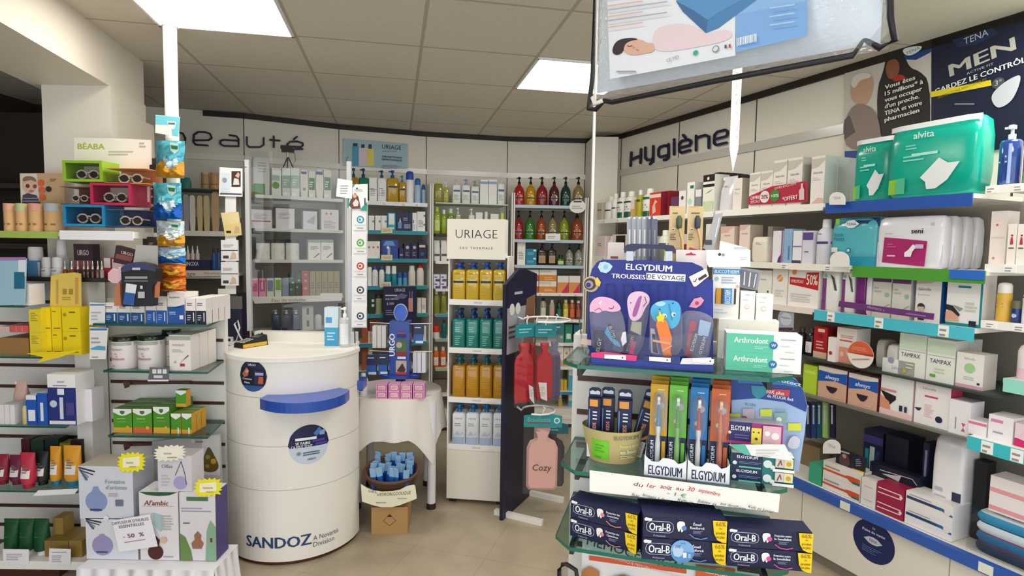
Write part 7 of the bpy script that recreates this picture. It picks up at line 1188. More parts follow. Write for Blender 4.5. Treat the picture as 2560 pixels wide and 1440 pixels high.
# on the base units
PG = lambda c: {'st': 2, 'd': .1, 'dec': [('r', 0, .3, .75, .45, c), ('p', [(.6, .45), (.75, .15), (1, .15), (1, .55), (.7, .55)], c), ('r', .8, .1, 1, .25, '2f6a68'), ('m', .05, .6, .5, .8, 1, '9a9490')]}
row(FW, zBs+.002, 'on the blue edged base cabinet', [('C', 2021, 2052, 1160, 'mint green carton', '3fa880', {'d': .1}), ('C', 2055, 2148, 1165, 'white test carton with orange band', 'ebe4dc', PG('d8582c')), ('C', 2151, 2187, 1198, 'white test carton, plain end,', 'e8e2dc', {'st': 2, 'd': .1, 'dec': [('m', .2, .4, .8, .6, 1, 'c8c0c0')]}),
    ('C', 2189, 2257, 1213, 'magenta test carton with white sticks', 'a01a44', {'st': 2, 'd': .1, 'dec': [('l', [(.05, .62), (.9, .62)], .04, 'ecdcd0'), ('l', [(.05, .3), (.9, .34)], .04, 'ecdcd0'), ('c', .9, .48, .06, 'ecdcd0')]}), ('C', 2260, 2378, 1245, 'white test carton with navy band', 'ece8e6', {'st': 2, 'd': .12, 'dec': [('r', .02, .55, .8, .72, '24406c'), ('p', [(.6, .72), (.95, .4), (1, .4), (1, .5), (.8, .72)], '1f6a9c'), ('c', .9, .6, .07, 'e8e4e4'), ('m', .08, .82, .6, .92, 1, '9a9aa0')]})], back=.02)
t = empty('wipes_box', FW.P(FW.sat(2450, zBs)+.02, zBs+.003, -.03), FW.ang, 'clear plastic box of blue wipes packs at bottom right', 'box')
a0 = FW.sat(2390, zBs)-FW.sat(2450, zBs); m = MB(); wB = .40
obj('clear_case', MB().box(a0, 0, 0, a0+wB, .16, .175, 'e4eef2:t'), t)
for i, (c1, c2) in enumerate((('c84a80', '16304c'), ('c84a80', '1a6a9c'), ('1d88b8', 'e0e8ee'), ('e8ecf0', '2a94c4'))):
    g = MB().loft([(0, .36, .12, 6), (.012, .375, .135, 6), (.024, .375, .135, 6), (.036, .36, .12, 6)], c2, 24, a0+wB/2, .08); g.loft([(.036, .36, .12, 6), (.04, .3, .09, 6)], c1, 24, a0+wB/2, .08)
    g.v = [(x, y, z+.003+i*.0405) for x, y, z in g.v]; obj('wipes_pack', g, t)
row(FW, zBs+.18, 'on top of the clear wipes box', [('C', 2470, 2570, 1200, 'white and pink flat carton', 'f2eaea', {'st': 2, 'd': .1, 'dec': [('r', 0, .1, 1, .35, 'e8a0a8')]})], back=.06)
row(FW, zBs+.002, 'at the back of the base cabinet', [('PK', 2318, 2398, 1090, 'bulky white plastic maternity pack', 'eceaee:s', {'d': .13, 'bk': -.08, 'dec': [('r', .7, 0, .95, .45, '2c2c4c'), ('m', .15, .25, .55, .5, 3, 'b8b8c4')]}), ('C', 2298, 2313, 1104, 'narrow navy upright carton', '161c40', {'d': .08, 'dec': [('r', .3, .5, .7, .9, '8a90b0')]}), ('C', 2152, 2200, 1075, 'dark navy pad display box', '14183a', {'d': .12, 'side': '10122c', 'top': '3a3a78', 'dec': [('r', .1, .05, .3, .7, '1a8a90'), ('r', .35, .05, .6, .75, 'b8ccc8'), ('r', .65, .1, .85, .7, '26306c'), ('r', 0, .8, 1, .92, '3a3a80')]}),
    ('C', 2205, 2262, 1090, 'black pad display box', '12122a', {'d': .12, 'dec': [('m', .1, .3, .8, .6, 3, '2a2c50')]}), ('C', 2424, 2456, 1150, 'black rounded box', '161a1c', {'bk': -.02, 'd': .06})], back=.17, D=.1)
plate('photo_card', FW.off(-.04), [(2088, 1168), (2160, 1189), (2167, 1146), (2092, 1116)], 'dark photo card with yellow corner above the striped test cartons', 'card', .004, '1a1c2c', [('P', [(2098, 1140), (2110, 1130), (2122, 1140), (2126, 1168), (2098, 1160)], '5a4038'), ('c', 2111, 1140, 5, 'b89888'), ('p', [(2100, 1129), (2124, 1136), (2124, 1132), (2100, 1125)], 'b8b8c4'), ('m', 2140, 1165, 2156, 1145, 4, '8a8aa0'), ('p', [(2131, 1170), (2162, 1180), (2161, 1187), (2130, 1177)], 'd8b42c')])
m = MB(); F = FW.off(-.10); a0 = F.sat(2170, zBs); a1 = F.sat(2292, zBs)
m.box(0, 0, 0, a1-a0, .05, .19, '12182c'); draw(m, [('p', [(.06, .15), (.15, .17), (.14, .14)], 'c8c8d0'), ('l', [(.05, .165), (.2, .175), (.22, .155)], .004, 'b8b8c4'), ('m', .02, .1, .2, .12, 1, '8a90a0')], Map(lambda x, y: (x, y), lambda x, y: 1, lambda x, y: 1)); obj('display_box', m, None, loc=F.P(a0, zBs+.002), rz=F.ang, label='low dark display box with a white stick drawing', cat='box')
Fh = FW.off(-.15); tz = ZR[4]-.02
for i, (x, c, d) in enumerate(((2020, '1c2c58', 'navy'), (2034, '24407a', 'mid blue'), (2048, '1a5a6a', 'blue-green'), (2062, 'a8d078', 'lime green'), (2080, '1a2440', 'dark navy'))):
    plate('toothbrush_pack', Fh, [(x-6, 1093), (x+6, 1096), (x+6, 1008), (x-6, 1004)], f'{d} toothbrush card hanging under the panty shelf', 'pack', .012, c, [('r', x-2, 1060, x+2, 1020, 'c8d4e0'), ('c', x, 1016, 3, 'e8ecf0')], 'toothbrush cards under the panty shelf')
row(FW, zBs+.002, 'behind the dome sign', [('C', 1998, 2048, 1112, 'brown craft carton', '8a7658', {'d': .08})], back=.2)

# ------------------------------------------------------------------ gondola with dental products
u_ = Vector((math.cos(math.radians(-15.5)), math.sin(math.radians(-15.5)))); A_ = ond(1440, 1000, 1.75)
G0 = Face((A_.x, A_.y), (A_.x+u_.x, A_.y+u_.y)); GW = .56
zG = [G0.off(.27).z(1600, 921), G0.off(.27).z(1711, 1206), G0.off(.33).z(1650, 1397)]
t = empty('slatwall_gondola', G0.P(0, 0, 0), G0.ang, 'white slat-wall gondola of dental products in the right foreground', 'shelving')
obj('panel', MB().box(0, 0, 0, GW, .03, 1.34, 'e2e0de'), t)
for z in [G0.z(1446, y) for y in (944, 1028, 1111, 1185, 1358)]: obj('groove_rail', MB().box(.004, -.004, z-.008, GW-.004, 0, z+.008, '4a2a20'), t)
obj('side_post', MB().box(-.012, .0, 0, 0, .12, 1.34, 'e8e4dc'), t)
def gshelf(i, off, label):
    F = G0.off(off); t = empty('glass_shelf', F.P(0, zG[i]-.01), F.ang, label, 'shelf', 'glass shelves of the dental gondola'); m = MB()
    m.slab([(.045, 0), (GW-.06, 0), (GW, .05), (GW, off-.005), (0, off-.005), (0, .05)], 0, .01, '9cc8bc:g', '1a6a58:s'); obj('glass', m, t)
    for x in (.04, GW-.06): obj('bracket', MB().box(x, .03, -.025, x+.012, off-.004, -.001, '2a2c2c'), t)
gshelf(0, .28, 'upper glass shelf under the blue suitcase display'); gshelf(1, .28, 'middle glass shelf above the handwritten sign'); gshelf(2, .34, 'lower glass shelf carrying the navy toothpaste cartons')
# suitcase display
Fs = G0.off(.13); Ff = G0.off(.262)
t = empty('counter_display', Fs.P(Fs.sat(1625, zG[0]), zG[0]+.001), Fs.ang, 'blue suitcase-shaped cardboard display of travel pouches', 'display')
sc = [(1478, 898), (1467, 860), (1470, 760), (1472, 700), (1480, 672), (1492, 656), (1506, 649), (1600, 650), (1730, 656), (1755, 667), (1770, 688), (1774, 730), (1775, 820), (1783, 905), (1783, 912)]
plate('card_back', Fs, sc, th=.012, col='1f2c86', parent=t, z=zG[0]+.001, dec=[
    ('r', 1478, 905, 1783, 700, '223290'), ('t', 1622, 669, 15.5, 'ELGYDIUM', 'eef0f6', {'w': 113, 'b': 1, 'rot': -1.5}), ('t', 1571, 691, 11, 'TROUSSES', 'eef0f6', {'w': 84, 'b': 1, 'rot': -1}), ('p', [(1616, 699), (1713, 704), (1714, 686), (1616, 682)], 'eef0f4'), ('t', 1664, 693, 11, 'DE VOYAGE', '2a2c50', {'w': 90, 'rot': -2}),
    ('p', [(1495, 668), (1500, 656), (1512, 654), (1524, 658), (1532, 666), (1526, 676), (1516, 683), (1502, 680)], 'b8dcec'), ('c', 1515, 667, 6, '8cc4e0'), ('p', [(1722, 692), (1762, 672), (1768, 676), (1772, 690), (1740, 716), (1734, 716)], 'e8e4e4'), ('p', [(1745, 696), (1764, 684), (1768, 690), (1748, 702)], '4a2430'), ('l', [(1733, 702), (1738, 704), (1741, 697)], 2, '3a3040'),
    ('c', 1478, 710, 20, 'c8b088'), ('c', 1476, 710, 15, '3a3440'), ('c', 1474, 711, 10, 'a89a90'), ('c', 1472, 712, 6, '1f2c86'), ('p', [(1490, 712), (1488, 700), (1494, 692), (1503, 705), (1500, 716)], 'e8cc50'), ('p', [(1722, 766), (1735, 746), (1752, 742), (1760, 750), (1752, 762), (1740, 770)], 'e49ab8'), ('c', 1742, 757, 5, 'b83c6c')]+
    [('l', [(x, 755), (x, 711), (x+22, 712), (x+22, 755)], 2, '17206a') for x in (1516, 1559, 1602, 1646, 1691)])
plate('handle', Fs, [(1561, 632), (1559, 622), (1566, 612), (1580, 609), (1670, 612), (1684, 614), (1690, 626), (1688, 634), (1682, 630), (1664, 628), (1660, 623), (1600, 621), (1588, 626), (1584, 630)], th=.014, col='2e3050', parent=t)
for a, b in ((1566, 1583), (1664, 1681)): plate('handle_post', Fs.off(.001), quad(a, 628, b, 652), th=.01, col='c4ccdc', parent=t)
plate('front_board', Ff, [(1478, 912), (1783, 930), (1783, 912), (1478, 893)], th=.006, col='1f3a94', parent=t, z=None)
g = MB(); n = 16; V = []; 
for i in range(n+1):
    a = math.pi*i/n; V += [(-.185*math.cos(a), .02-.15*math.sin(a)**.7 if i not in (0, n) else .02, .012), (-.2*math.cos(a), .03-.155*math.sin(a)**.7 if i not in (0, n) else .03, .075+.03*abs(math.cos(a)))]
g.add(V, [(2*i, 2*i+2, 2*i+3, 2*i+1) for i in range(n)], 'e6ecf6:t', True); g.slab([(V[2*i][0], V[2*i][1]) for i in range(n+1)], .010, .012, 'c8d2e6:t'); obj('clear_tray', g, t)
for q, c, lb in (([(1478, 893), (1590, 903), (1594, 890), (1510, 880), (1478, 882)], 'e0307c', 'pink'), ([(1613, 902), (1700, 910), (1700, 892), (1613, 890)], '24387c', 'navy'), ([(1700, 910), (1783, 912), (1778, 894), (1706, 896)], 'e8e4e8', 'white')):
    plate('strip_card', Ff.off(.004), q, th=.002, col=c, parent=t)
for x, y in ((1538, 892), (1650, 898), (1758, 901)): plate('price_label', Ff.off(.008), [(x-27, y+4), (x+27, y+8), (x+27, y-3), (x-27, y-6)], 'white price label', th=.001, col='f4f2f0', parent=t, dec=[('c', x+18, y+2, 2, '333')])
def pouch(pts, headpts, hc, off, label, dec=(), dep=.03):
    F = G0.off(off); L = [F.loc(*p) for p in sm(pts, 1)]; s = sum(a for a, b in L)/len(L); z0 = zG[0]+.014
    t = empty('travel_pouch', F.P(s, z0), F.ang, label, 'pouch', 'travel pouches in the suitcase display'); zmin = min(b for a, b in L)
    L = [(a-s, (z0 if b < zmin+.01 else b)-z0) for a, b in L]; n = len(L); cx = sum(a for a, b in L)/n; cz = sum(b for a, b in L)/n; m = MB()
    for sg, y in ((1, -dep/2), (-1, dep/2)):
        I = [(cx+(a-cx)*.72, cz+(b-cz)*.8) for a, b in L]; v = [(a, 0, b) for a, b in L]+[(a, y, b) for a, b in I]
        m.add(v, [(i, (i+1) % n, (i+1) % n+n, i+n) for i in range(n)], 'e9e6ee:q', True); m.add(v, [tuple(range(n, 2*n))], 'e9e6ee:q', True)
    obj('clear_bag', m, t)
    pts = sm(pts, 1)
    if headpts: plate('printed_head', F.off(dep/2+.001), sm(headpts), th=.002, col=hc, parent=t, dec=dec)
    return t, F
def content(t, F, pts, c, dec=(), th=.012, nm='toothpaste_tube'): return plate(nm, F, pts, th=th, col=c, parent=t, dec=dec)
p, F = pouch([(1482, 885), (1555, 892), (1566, 830), (1556, 780), (1530, 745), (1495, 741), (1474, 762), (1474, 800)], [(1474, 782), (1474, 762), (1484, 747), (1500, 741), (1528, 745), (1548, 760), (1554, 776), (1530, 781), (1510, 775), (1496, 784), (1480, 778)], 'eeb4d4', .2, 'clear travel pouch with a pink whale-like head, leftmost in the suitcase', [('l', arc(1528, 767, 6, 5, -160, 20), 1.6, '4a3050'), ('l', [(1487, 776), (1498, 770), (1506, 778)], 1.4, '7a4a70'), ('p', [(1496, 758), (1504, 748), (1506, 752), (1500, 762)], 'f8dcec')])
content(p, F, [(1486, 884), (1508, 886), (1508, 828), (1486, 826)], '1c2040', [('t', 1497, 862, 9, 'ELGY', 'f0f0f4', {'rot': 80, 'w': 34})]); content(p, F.off(.012), [(1512, 832), (1522, 846), (1536, 862), (1552, 868), (1548, 858), (1534, 846), (1526, 820), (1518, 816)], '5ab0d8', nm='toothbrush'); content(p, F.off(.013), [(1518, 812), (1526, 812), (1544, 850), (1532, 846)], '14142c', [('t', 1531, 830, 7, 'ELGYD', 'e8e8f0', {'rot': -68, 'w': 30})]); content(p, F.off(.014), [(1552, 848), (1556, 832), (1564, 830), (1566, 856), (1556, 866)], 'ece8ec')
p, F = pouch([(1562, 888), (1602, 890), (1622, 790), (1626, 745), (1612, 728), (1580, 728), (1568, 745), (1572, 800)], [(1568, 768), (1568, 744), (1580, 730), (1606, 728), (1624, 740), (1624, 756), (1614, 768), (1600, 800), (1576, 804)], 'e8c4dc', .175, 'tall clear pouch with a lilac creature print, second in the suitcase', [('P', [(1580, 792), (1584, 772), (1596, 742), (1606, 738), (1602, 754), (1596, 776), (1590, 792)], 'a85aa4'), ('c', 1577, 757, 1.5, '3a2040'), ('l', [(1612, 742), (1616, 756), (1608, 766)], 1.5, '4a3050')])
content(p, F, [(1560, 882), (1580, 884), (1592, 840), (1572, 832)], '201c38', [('t', 1575, 860, 7, 'RGYDIUM', 'eeeef4', {'rot': 72, 'w': 38})]); content(p, F.off(.013), [(1572, 884), (1584, 886), (1590, 856), (1578, 852)], 'd82878'); content(p, F.off(.01), [(1576, 826), (1602, 838), (1604, 806), (1580, 804)], 'c8c4a8')
p, F = pouch([(1622, 890), (1705, 894), (1706, 800), (1702, 760), (1672, 750), (1640, 755), (1624, 772), (1624, 820)], [(1632, 800), (1624, 776), (1634, 758), (1660, 750), (1700, 753), (1702, 790), (1696, 812), (1676, 826), (1670, 808), (1650, 812)], '4ab0e0', .21, 'clear pouch with a sky blue dinosaur head, third in the suitcase', [('P', [(1634, 760), (1652, 752), (1668, 758), (1652, 768)], 'a8d8ec'), ('c', 1660, 790, 7, 'dcecf4'), ('c', 1662, 791, 3, '2a60a0'), ('c', 1684, 786, 6, 'dcecf4'), ('c', 1686, 787, 3, '2a60a0'), ('c', 1649, 773, 2, '1c3050'), ('c', 1682, 758, 2, '1c3050'), ('l', [(1672, 760), (1680, 800)], 2, '2a7ab0')])
content(p, F, [(1628, 882), (1648, 886), (1636, 824), (1626, 822)], 'dfe0ec', [('p', [(1632, 880), (1646, 884), (1638, 836), (1630, 834)], '1c2450')])
tt = empty('toy_toothbrush', G0.off(.245).P(G0.off(.245).sat(1662, zG[0]), zG[0]+.014), G0.ang, 'orange toothbrush with a yellow star tip on the blue pouch', 'toothbrush'); Fo = G0.off(.245)
plate('handle', Fo, [(1660, 892), (1680, 893), (1676, 878), (1680, 846), (1668, 806), (1658, 796), (1644, 798), (1640, 812), (1650, 850), (1656, 880)], th=.016, col='ee7a1c:s', parent=tt, z=None); plate('star_tip', Fo.off(.001), [(1646, 806), (1641, 793), (1647, 790), (1648, 778), (1654, 788), (1662, 790), (1658, 800), (1660, 808), (1652, 802)], th=.012, col='f2d81c', parent=tt)
plate('band', Fo.off(.002), [(1632, 854), (1676, 862), (1676, 857), (1632, 849)], th=.004, col='e8a478', parent=tt); plate('band', Fo.off(.002), [(1656, 880), (1680, 866), (1678, 862), (1655, 876)], th=.004, col='e8a478', parent=tt)
p, F = pouch([(1708, 893), (1772, 900), (1778, 850), (1786, 800), (1770, 785), (1740, 776), (1706, 778), (1700, 810)], None, None, .2, 'clear pouch with red and navy toothpaste tubes, rightmost in the suitcase')
content(p, F, [(1712, 890), (1728, 892), (1742, 806), (1726, 804)], 'b8243c'); content(p, F.off(.013), [(1724, 880), (1736, 882), (1746, 834), (1732, 830)], '181838', [('t', 1735, 856, 7, 'ELGYDIUM', 'eeeef4', {'rot': 76, 'w': 44})]); content(p, F.off(.01), [(1742, 884), (1764, 890), (1770, 842), (1756, 838)], '20285c', [('t', 1756, 864, 8, 'GYDIUM', 'e8ecf8', {'rot': 76, 'w': 44})]); content(p, F.off(.009), [(1744, 838), (1770, 842), (1778, 808), (1750, 800)], 'a8c8e8')
plate('side_label', G0.off(.2), [(1452, 860), (1478, 864), (1478, 850), (1454, 846)], 'small grey label inside the left wing of the suitcase tray', 'label', .002, 'd8b8a8')
# toothpaste cartons right of the suitcase and items behind
GR = [('r', 0, 0, .63, 1, '5cc4a4'), ('t', .33, .66, .3, 'Arthrodont', 'e4f6ee', {'w': .46, 'b': 1}), ('m', .38, .22, .56, .4, 2, 'a0e0cc'), ('c', .63, .45, .055, '1d6fb0'), ('t', .63, .45, .16, 'W', 'f0f4f8', {'b': 1, 'w': .06}), ('m', .72, .75, .97, .85, 1, '9aa'), ('m', .72, .4, .9, .5, 1, 'c8d0dc'), ('m', .78, .1, .95, .2, 1, 'c8c8cc')]
row(G0.off(.215), zG[0]+.001, 'right of the suitcase', [('C', 1812, 2003, 836, 'green and white toothpaste carton', 'f2f2ee', {'st': 2, 'd': .07, 'dec': GR, 'top': 'f4f6ea', 'side': 'e8ecec'})])
row(G0.off(.06), zG[0]+.001, 'behind the green toothpaste', [('C', 1792, 1944, 800, 'cream display base carton', 'f0efe2', {'d': .05})])
zq = G0.off(.06).z(1868, 801)
row(G0.off(.055), zG[0]+.001+(zq-zG[0]), 'on the cream base carton', [('C', 1778, 1846, 658, 'tall hook carton with toothpaste window', 'f2efe8', {'d': .04, 'name': 'carton', 'dec': [('r', 0, .80, 1, .90, '2a8ccc'), ('t', .5, .85, .065, 'BUCCOTHERM', 'f0f6fa', {'w': .9, 'b': 1}), ('c', .14, .72, .08, '8ac4d8'), ('m', .32, .64, .9, .78, 3, '9ab4c4'), ('c', .92, .59, .06, 'f0a890'), ('r', .12, .27, .88, .55, '4a3424'), ('r', .14, .27, .32, .55, 'd89a1c'), ('r', .42, .27, .72, .55, '2a90d0'), ('r', .72, .27, .8, .55, 'c8ccd0'), ('t', .57, .4, .09, 'BUCCOTHERM', 'eef4f8', {'rot': 90, 'w': .24, 'b': 1}), ('m', .1, .1, .6, .2, 2, 'b8c8d0')]}),
    ('C', 1849, 1886, 728, 'small cream carton with orange ring', 'f2eee8', {'d': .04, 'dec': [('c', .45, .45, .16, 'f0b8a4'), ('c', .45, .45, .12, 'f2eee8'), ('m', .35, .86, .65, .9, 1, '889'), ('m', .15, .68, .8, .74, 1, 'c8c0c0')]}), ('C', 1888, 1931, 736, 'small cream carton with orange ring', 'f2eee8', {'d': .04, 'dec': [('c', .45, .45, .16, 'f0b8a4'), ('c', .45, .45, .12, 'f2eee8'), ('m', .35, .86, .65, .9, 1, '889'), ('m', .15, .68, .8, .74, 1, 'c8c0c0')]})])
Fb = G0.off(.03)
plate('hang_pack', G0.off(.065), [(1772, 668), (1876, 667), (1876, 626), (1862, 618), (1800, 602), (1798, 625), (1766, 625), (1766, 655)], 'white hanging header card above the window carton', 'card', .003, 'eceef0', [('c', 1799, 636, 4, '333848'), ('c', 1808, 637, 4, '8a98a8'), ('m', 1835, 622, 1870, 612, 1, 'c0c4cc'), ('m', 1850, 650, 1868, 640, 2, 'c0c8d0')])
plate('hang_pack', G0.off(.045), [(1690, 885), (1768, 890), (1768, 626), (1690, 624)], 'pale pink hanging header card with red hook slot', 'card', .004, 'f0e4e4', [('p', [(1713, 638), (1717, 634), (1724, 633), (1728, 630), (1732, 634), (1738, 635), (1741, 638)], 'c02c50')], z=zG[0]+.001)
plate('hang_pack', G0.off(.045), [(1848, 722), (1893, 730), (1903, 676), (1848, 668)], 'grey blister pack of interdental brushes', 'pack', .014, '8a8a94', [('p', [(1852, 716), (1888, 722), (1896, 682), (1852, 674)], '6a6a76'), ('l', [(1860, 712), (1862, 680)], 3, 'd8d8dc'), ('l', [(1872, 716), (1876, 682)], 3, 'd8d8dc'), ('l', [(1884, 718), (1890, 686)], 3, 'c8c8d0'), ('p', [(1848, 722), (1893, 730), (1893, 726), (1848, 718)], '2c2428')])
plate('hang_pack', G0.off(.02), [(1757, 620), (1782, 632), (1808, 532), (1786, 536), (1776, 572)], 'tilted clear pack above the white header cards', 'pack', .01, 'a8a8ac', [('r', 1762, 612, 1780, 600, '3c3c44'), ('l', [(1788, 592), (1798, 545)], 2, 'e8e8ea')])
for x, lb, hc in ((1672, 'left beige bamboo toothbrush pack with a green brush', '4a5c3c'), (1718, 'right beige bamboo toothbrush pack with a slate brush', '3c4450')):
    t = empty('toothbrush_pack', G0.off(.03).P(G0.off(.03).sat(x+20, 1.4), zG[0]+.001), G0.ang, lb, 'pack', 'bamboo toothbrush packs')
    plate('card', G0.off(.03), [(x-2, 655), (x+38, 660), (x+41, 516), (x+2, 515)], th=.008, col='d2b888', parent=t, z=zG[0]+.001, dec=[('m', x+8, 518, x+36, 517, 1, '8a6a48'), ('m', x+10, 534, x+32, 529, 1, '4a3a30'), ('m', x+3, 600, x+18, 582, 4, '6a5a44'), ('p', [(x+2, 632), (x+6, 618), (x+24, 624), (x+34, 632)], 'b82c44'), ('c', x+12, 573, 5, 'e4d2ac'), ('m', x+9, 575, x+15, 571, 1, '3a3028')])
    b = MB(); Fk = G0.off(.045); q = [Fk.loc(a, c) for a, c in ((x+34, 625), (x+33, 600), (x+28, 580), (x+26, 566))]; o_ = G0.off(.03).loc(x+20, 700); s_ = G0.off(.03).sat(x+20, 1.4)
    b.tube([(a-s_, -.012, c-zG[0]) for a, c in q], .004, 'c8a878', 8); obj('handle', b, t)
    h_ = Fk.loc(x+26, 556); b = MB().loft([(-.02, .006, .006, 2), (-.015, .016, .012, 2), (.008, .018, .014, 2), (.018, .008, .008, 2)], hc, 12, 0, 0); b.v = [(a+h_[0]-s_, c-.012, d+h_[1]-zG[0]) for a, c, d in b.v]; obj('brush_head', b, t)
FQ = G0.off(.035)
for i, x in enumerate((1568, 1581, 1594, 1606, 1618, 1630)):
    w_ = 10 if i < 4 else 12; z0 = None
    plate('brush_blister', G0.off(.02+.005*i), [(x, 890), (x+w_, 890), (x+w_+2, 540+(i == 5)*8), (x-1, 544)], f'grey clear toothbrush blister behind the suitcase handle, {ORD[i] if i < 5 else "rightmost"}', 'pack', .004, 'a4a6b0' if i < 4 else '62667a', [('l', [(x+w_/2, 640), (x+w_/2+1, 575)], 4, 'e4e6ea' if i < 4 else '8a8ea0'), ('c', x+w_/2, 545, 3, 'd8dae0')], 'grey toothbrush blisters', z=zG[0]+.001)
row(G0.off(.0), zG[0]+.001, 'behind the suitcase', [('C', 1512, 1552, 606, 'white and grey sensitive care carton', 'dcd4cc', {'d': .02, 'dec': [('m', .2, .8, .7, .9, 2, '8a4a50'), ('c', .7, .66, .08, '333')]}), ('C', 1596, 1625, 622, 'tan carton seen through the handle', 'a8987c', {'d': .02}), ('C', 1628, 1652, 622, 'grey-brown carton seen through the handle', '7a7068', {'d': .02})], back=-.025)
# middle shelf: bucket
Fm2 = G0.off(.15); z2 = zG[1]+.001; cxs = Fm2.sat(1530, z2); bw = Fm2.sat(1592, z2)-Fm2.sat(1466, z2); bh = Fm2.z(1530, 1062)-z2
t = empty('bucket', Fm2.P(cxs, z2), G0.ang, 'translucent beige bucket with a green label holding toothbrush boxes', 'bucket')
m = MB().loft([(0, bw*.95, bw*.8, 2), (bh, bw*1.22, bw*1.02, 2)], 'c9b87c', 32, cap=False); m.loft([(0, bw*.94, bw*.79, 2), (.003, bw*.94, bw*.79, 2)], 'c9b87c', 32); m.loft([(.003, bw*.92, bw*.77, 2), (bh, bw*1.19, bw*.99, 2)], 'd4c48c', 32, cap=False)
rS = lambda x, z: -(1-(min(.98, abs(x)/(bw*(.475+.135*z/bh))))**2)**.5*bw*(.4+.11*z/bh)
draw(m, [('r', -bw*.36, bh*.12, -bw*.02, bh*.72, '7ed838'), ('m', -bw*.3, bh*.35, -bw*.08, bh*.62, 3, '5cb828'), ('m', -bw*.3, bh*.15, -bw*.1, bh*.25, 1, '5cb828'), ('t', bw*.3, bh*.85, bh*.12, 'ELGYDIUM', '8a8468', {'w': bw*.45, 'b': 1}), ('t', bw*.36, bh*.6, bh*.1, 'Brosse à dents', 'e8f0b0', {'w': bw*.34}), ('t', bw*.34, bh*.42, bh*.12, 'en bois', 'f0f0d0', {'w': bw*.28, 'b': 1}), ('m', bw*.2, bh*.2, bw*.5, bh*.32, 2, 'e8e8b8')], Map(lambda x, y: (x, y), lambda x, y: 1, lambda x, y: 1), rS, .0012)
obj('tub', m, t)
NV = '17194a'
def brushbox(x0, x1, yt, lb, lean, off, depth=.03):
    F = G0.off(off); s0 = F.sat((x0+x1)/2, z2+.02); w = (F.sat(x1, z2+.1)-F.sat(x0, z2+.1))*.98; h = F.z((x0+x1)/2, yt)-z2-.01
    t = empty('toothbrush_box', F.P(s0, z2+.005), G0.ang, lb, 'box', 'toothbrush boxes standing in the bucket'); t.rotation_euler = (0, math.radians(lean), G0.ang)
    m = MB().box(-w/2, 0, 0, w/2, depth, h*.86, NV); m.prism([(-w/2, h*.86), (w/2, h*.86), (w/2, h*.97), (w*.3, h), (-w*.3, h), (-w/2, h*.97)], depth*.5, depth*.5+.003, NV)
    draw(m, [('r', -w*.36, h*.74, w*.3, h*.84, 'e8a040'), ('r', -w*.1, h*.6, w*.25, h*.62, 'e8ecf4'), ('r', -w*.1, h*.65, w*.25, h*.67, 'e8ecf4'), ('r', -w*.1, h*.55, w*.25, h*.57, 'e8ecf4'), ('r', -w*.15, h*.36, w*.25, h*.52, '4a2a40'), ('t', w*.05, h*.44, w*.26, 'KIDS', 'f0b8a0', {'rot': 90, 'w': h*.13, 'b': 1}), ('l', [(-w*.36, h*.36), (-w*.36, h*.7)], w*.08, '6a9ac8'), ('p', [(-w/2, h*.3), (w*.1, h*.28), (w/2, h*.36), (w/2, h*.3), (w*.1, h*.24), (-w/2, h*.24)], 'e8a040'), ('r', -w/2, 0, w/2, h*.24, 'eceaec'), ('t', w*.2, h*.14, w*.3, 'ELGYDIUM', '2a2c50', {'rot': 90, 'w': h*.22})], Map(lambda x, y: (x, y), lambda x, y: 1, lambda x, y: 1))
    g = MB(); draw(g, [('p', [(-w*.4, h*.9), (w*.4, h*.9), (w*.42, h*.94), (w*.2, h*.96), (0, h*.94), (-w*.2, h*.96), (-w*.42, h*.94)], 'dfe6ee')], Map(lambda x, y: (x, y), lambda x, y: 1, lambda x, y: 1), lambda x, z: depth*.5)
    obj('carton', m, t); obj('hook_card', g, t)
brushbox(1467, 1498, 967, 'navy and orange toothbrush box, leftmost in the bucket', 0, .175); brushbox(1500, 1532, 966, 'navy and orange toothbrush box, second in the bucket', 0, .15)
brushbox(1540, 1576, 972, 'navy toothbrush box with a green window, third in the bucket', 0, .175); brushbox(1568, 1604, 966, 'navy toothbrush box leaning right, last in the bucket', 14, .13)
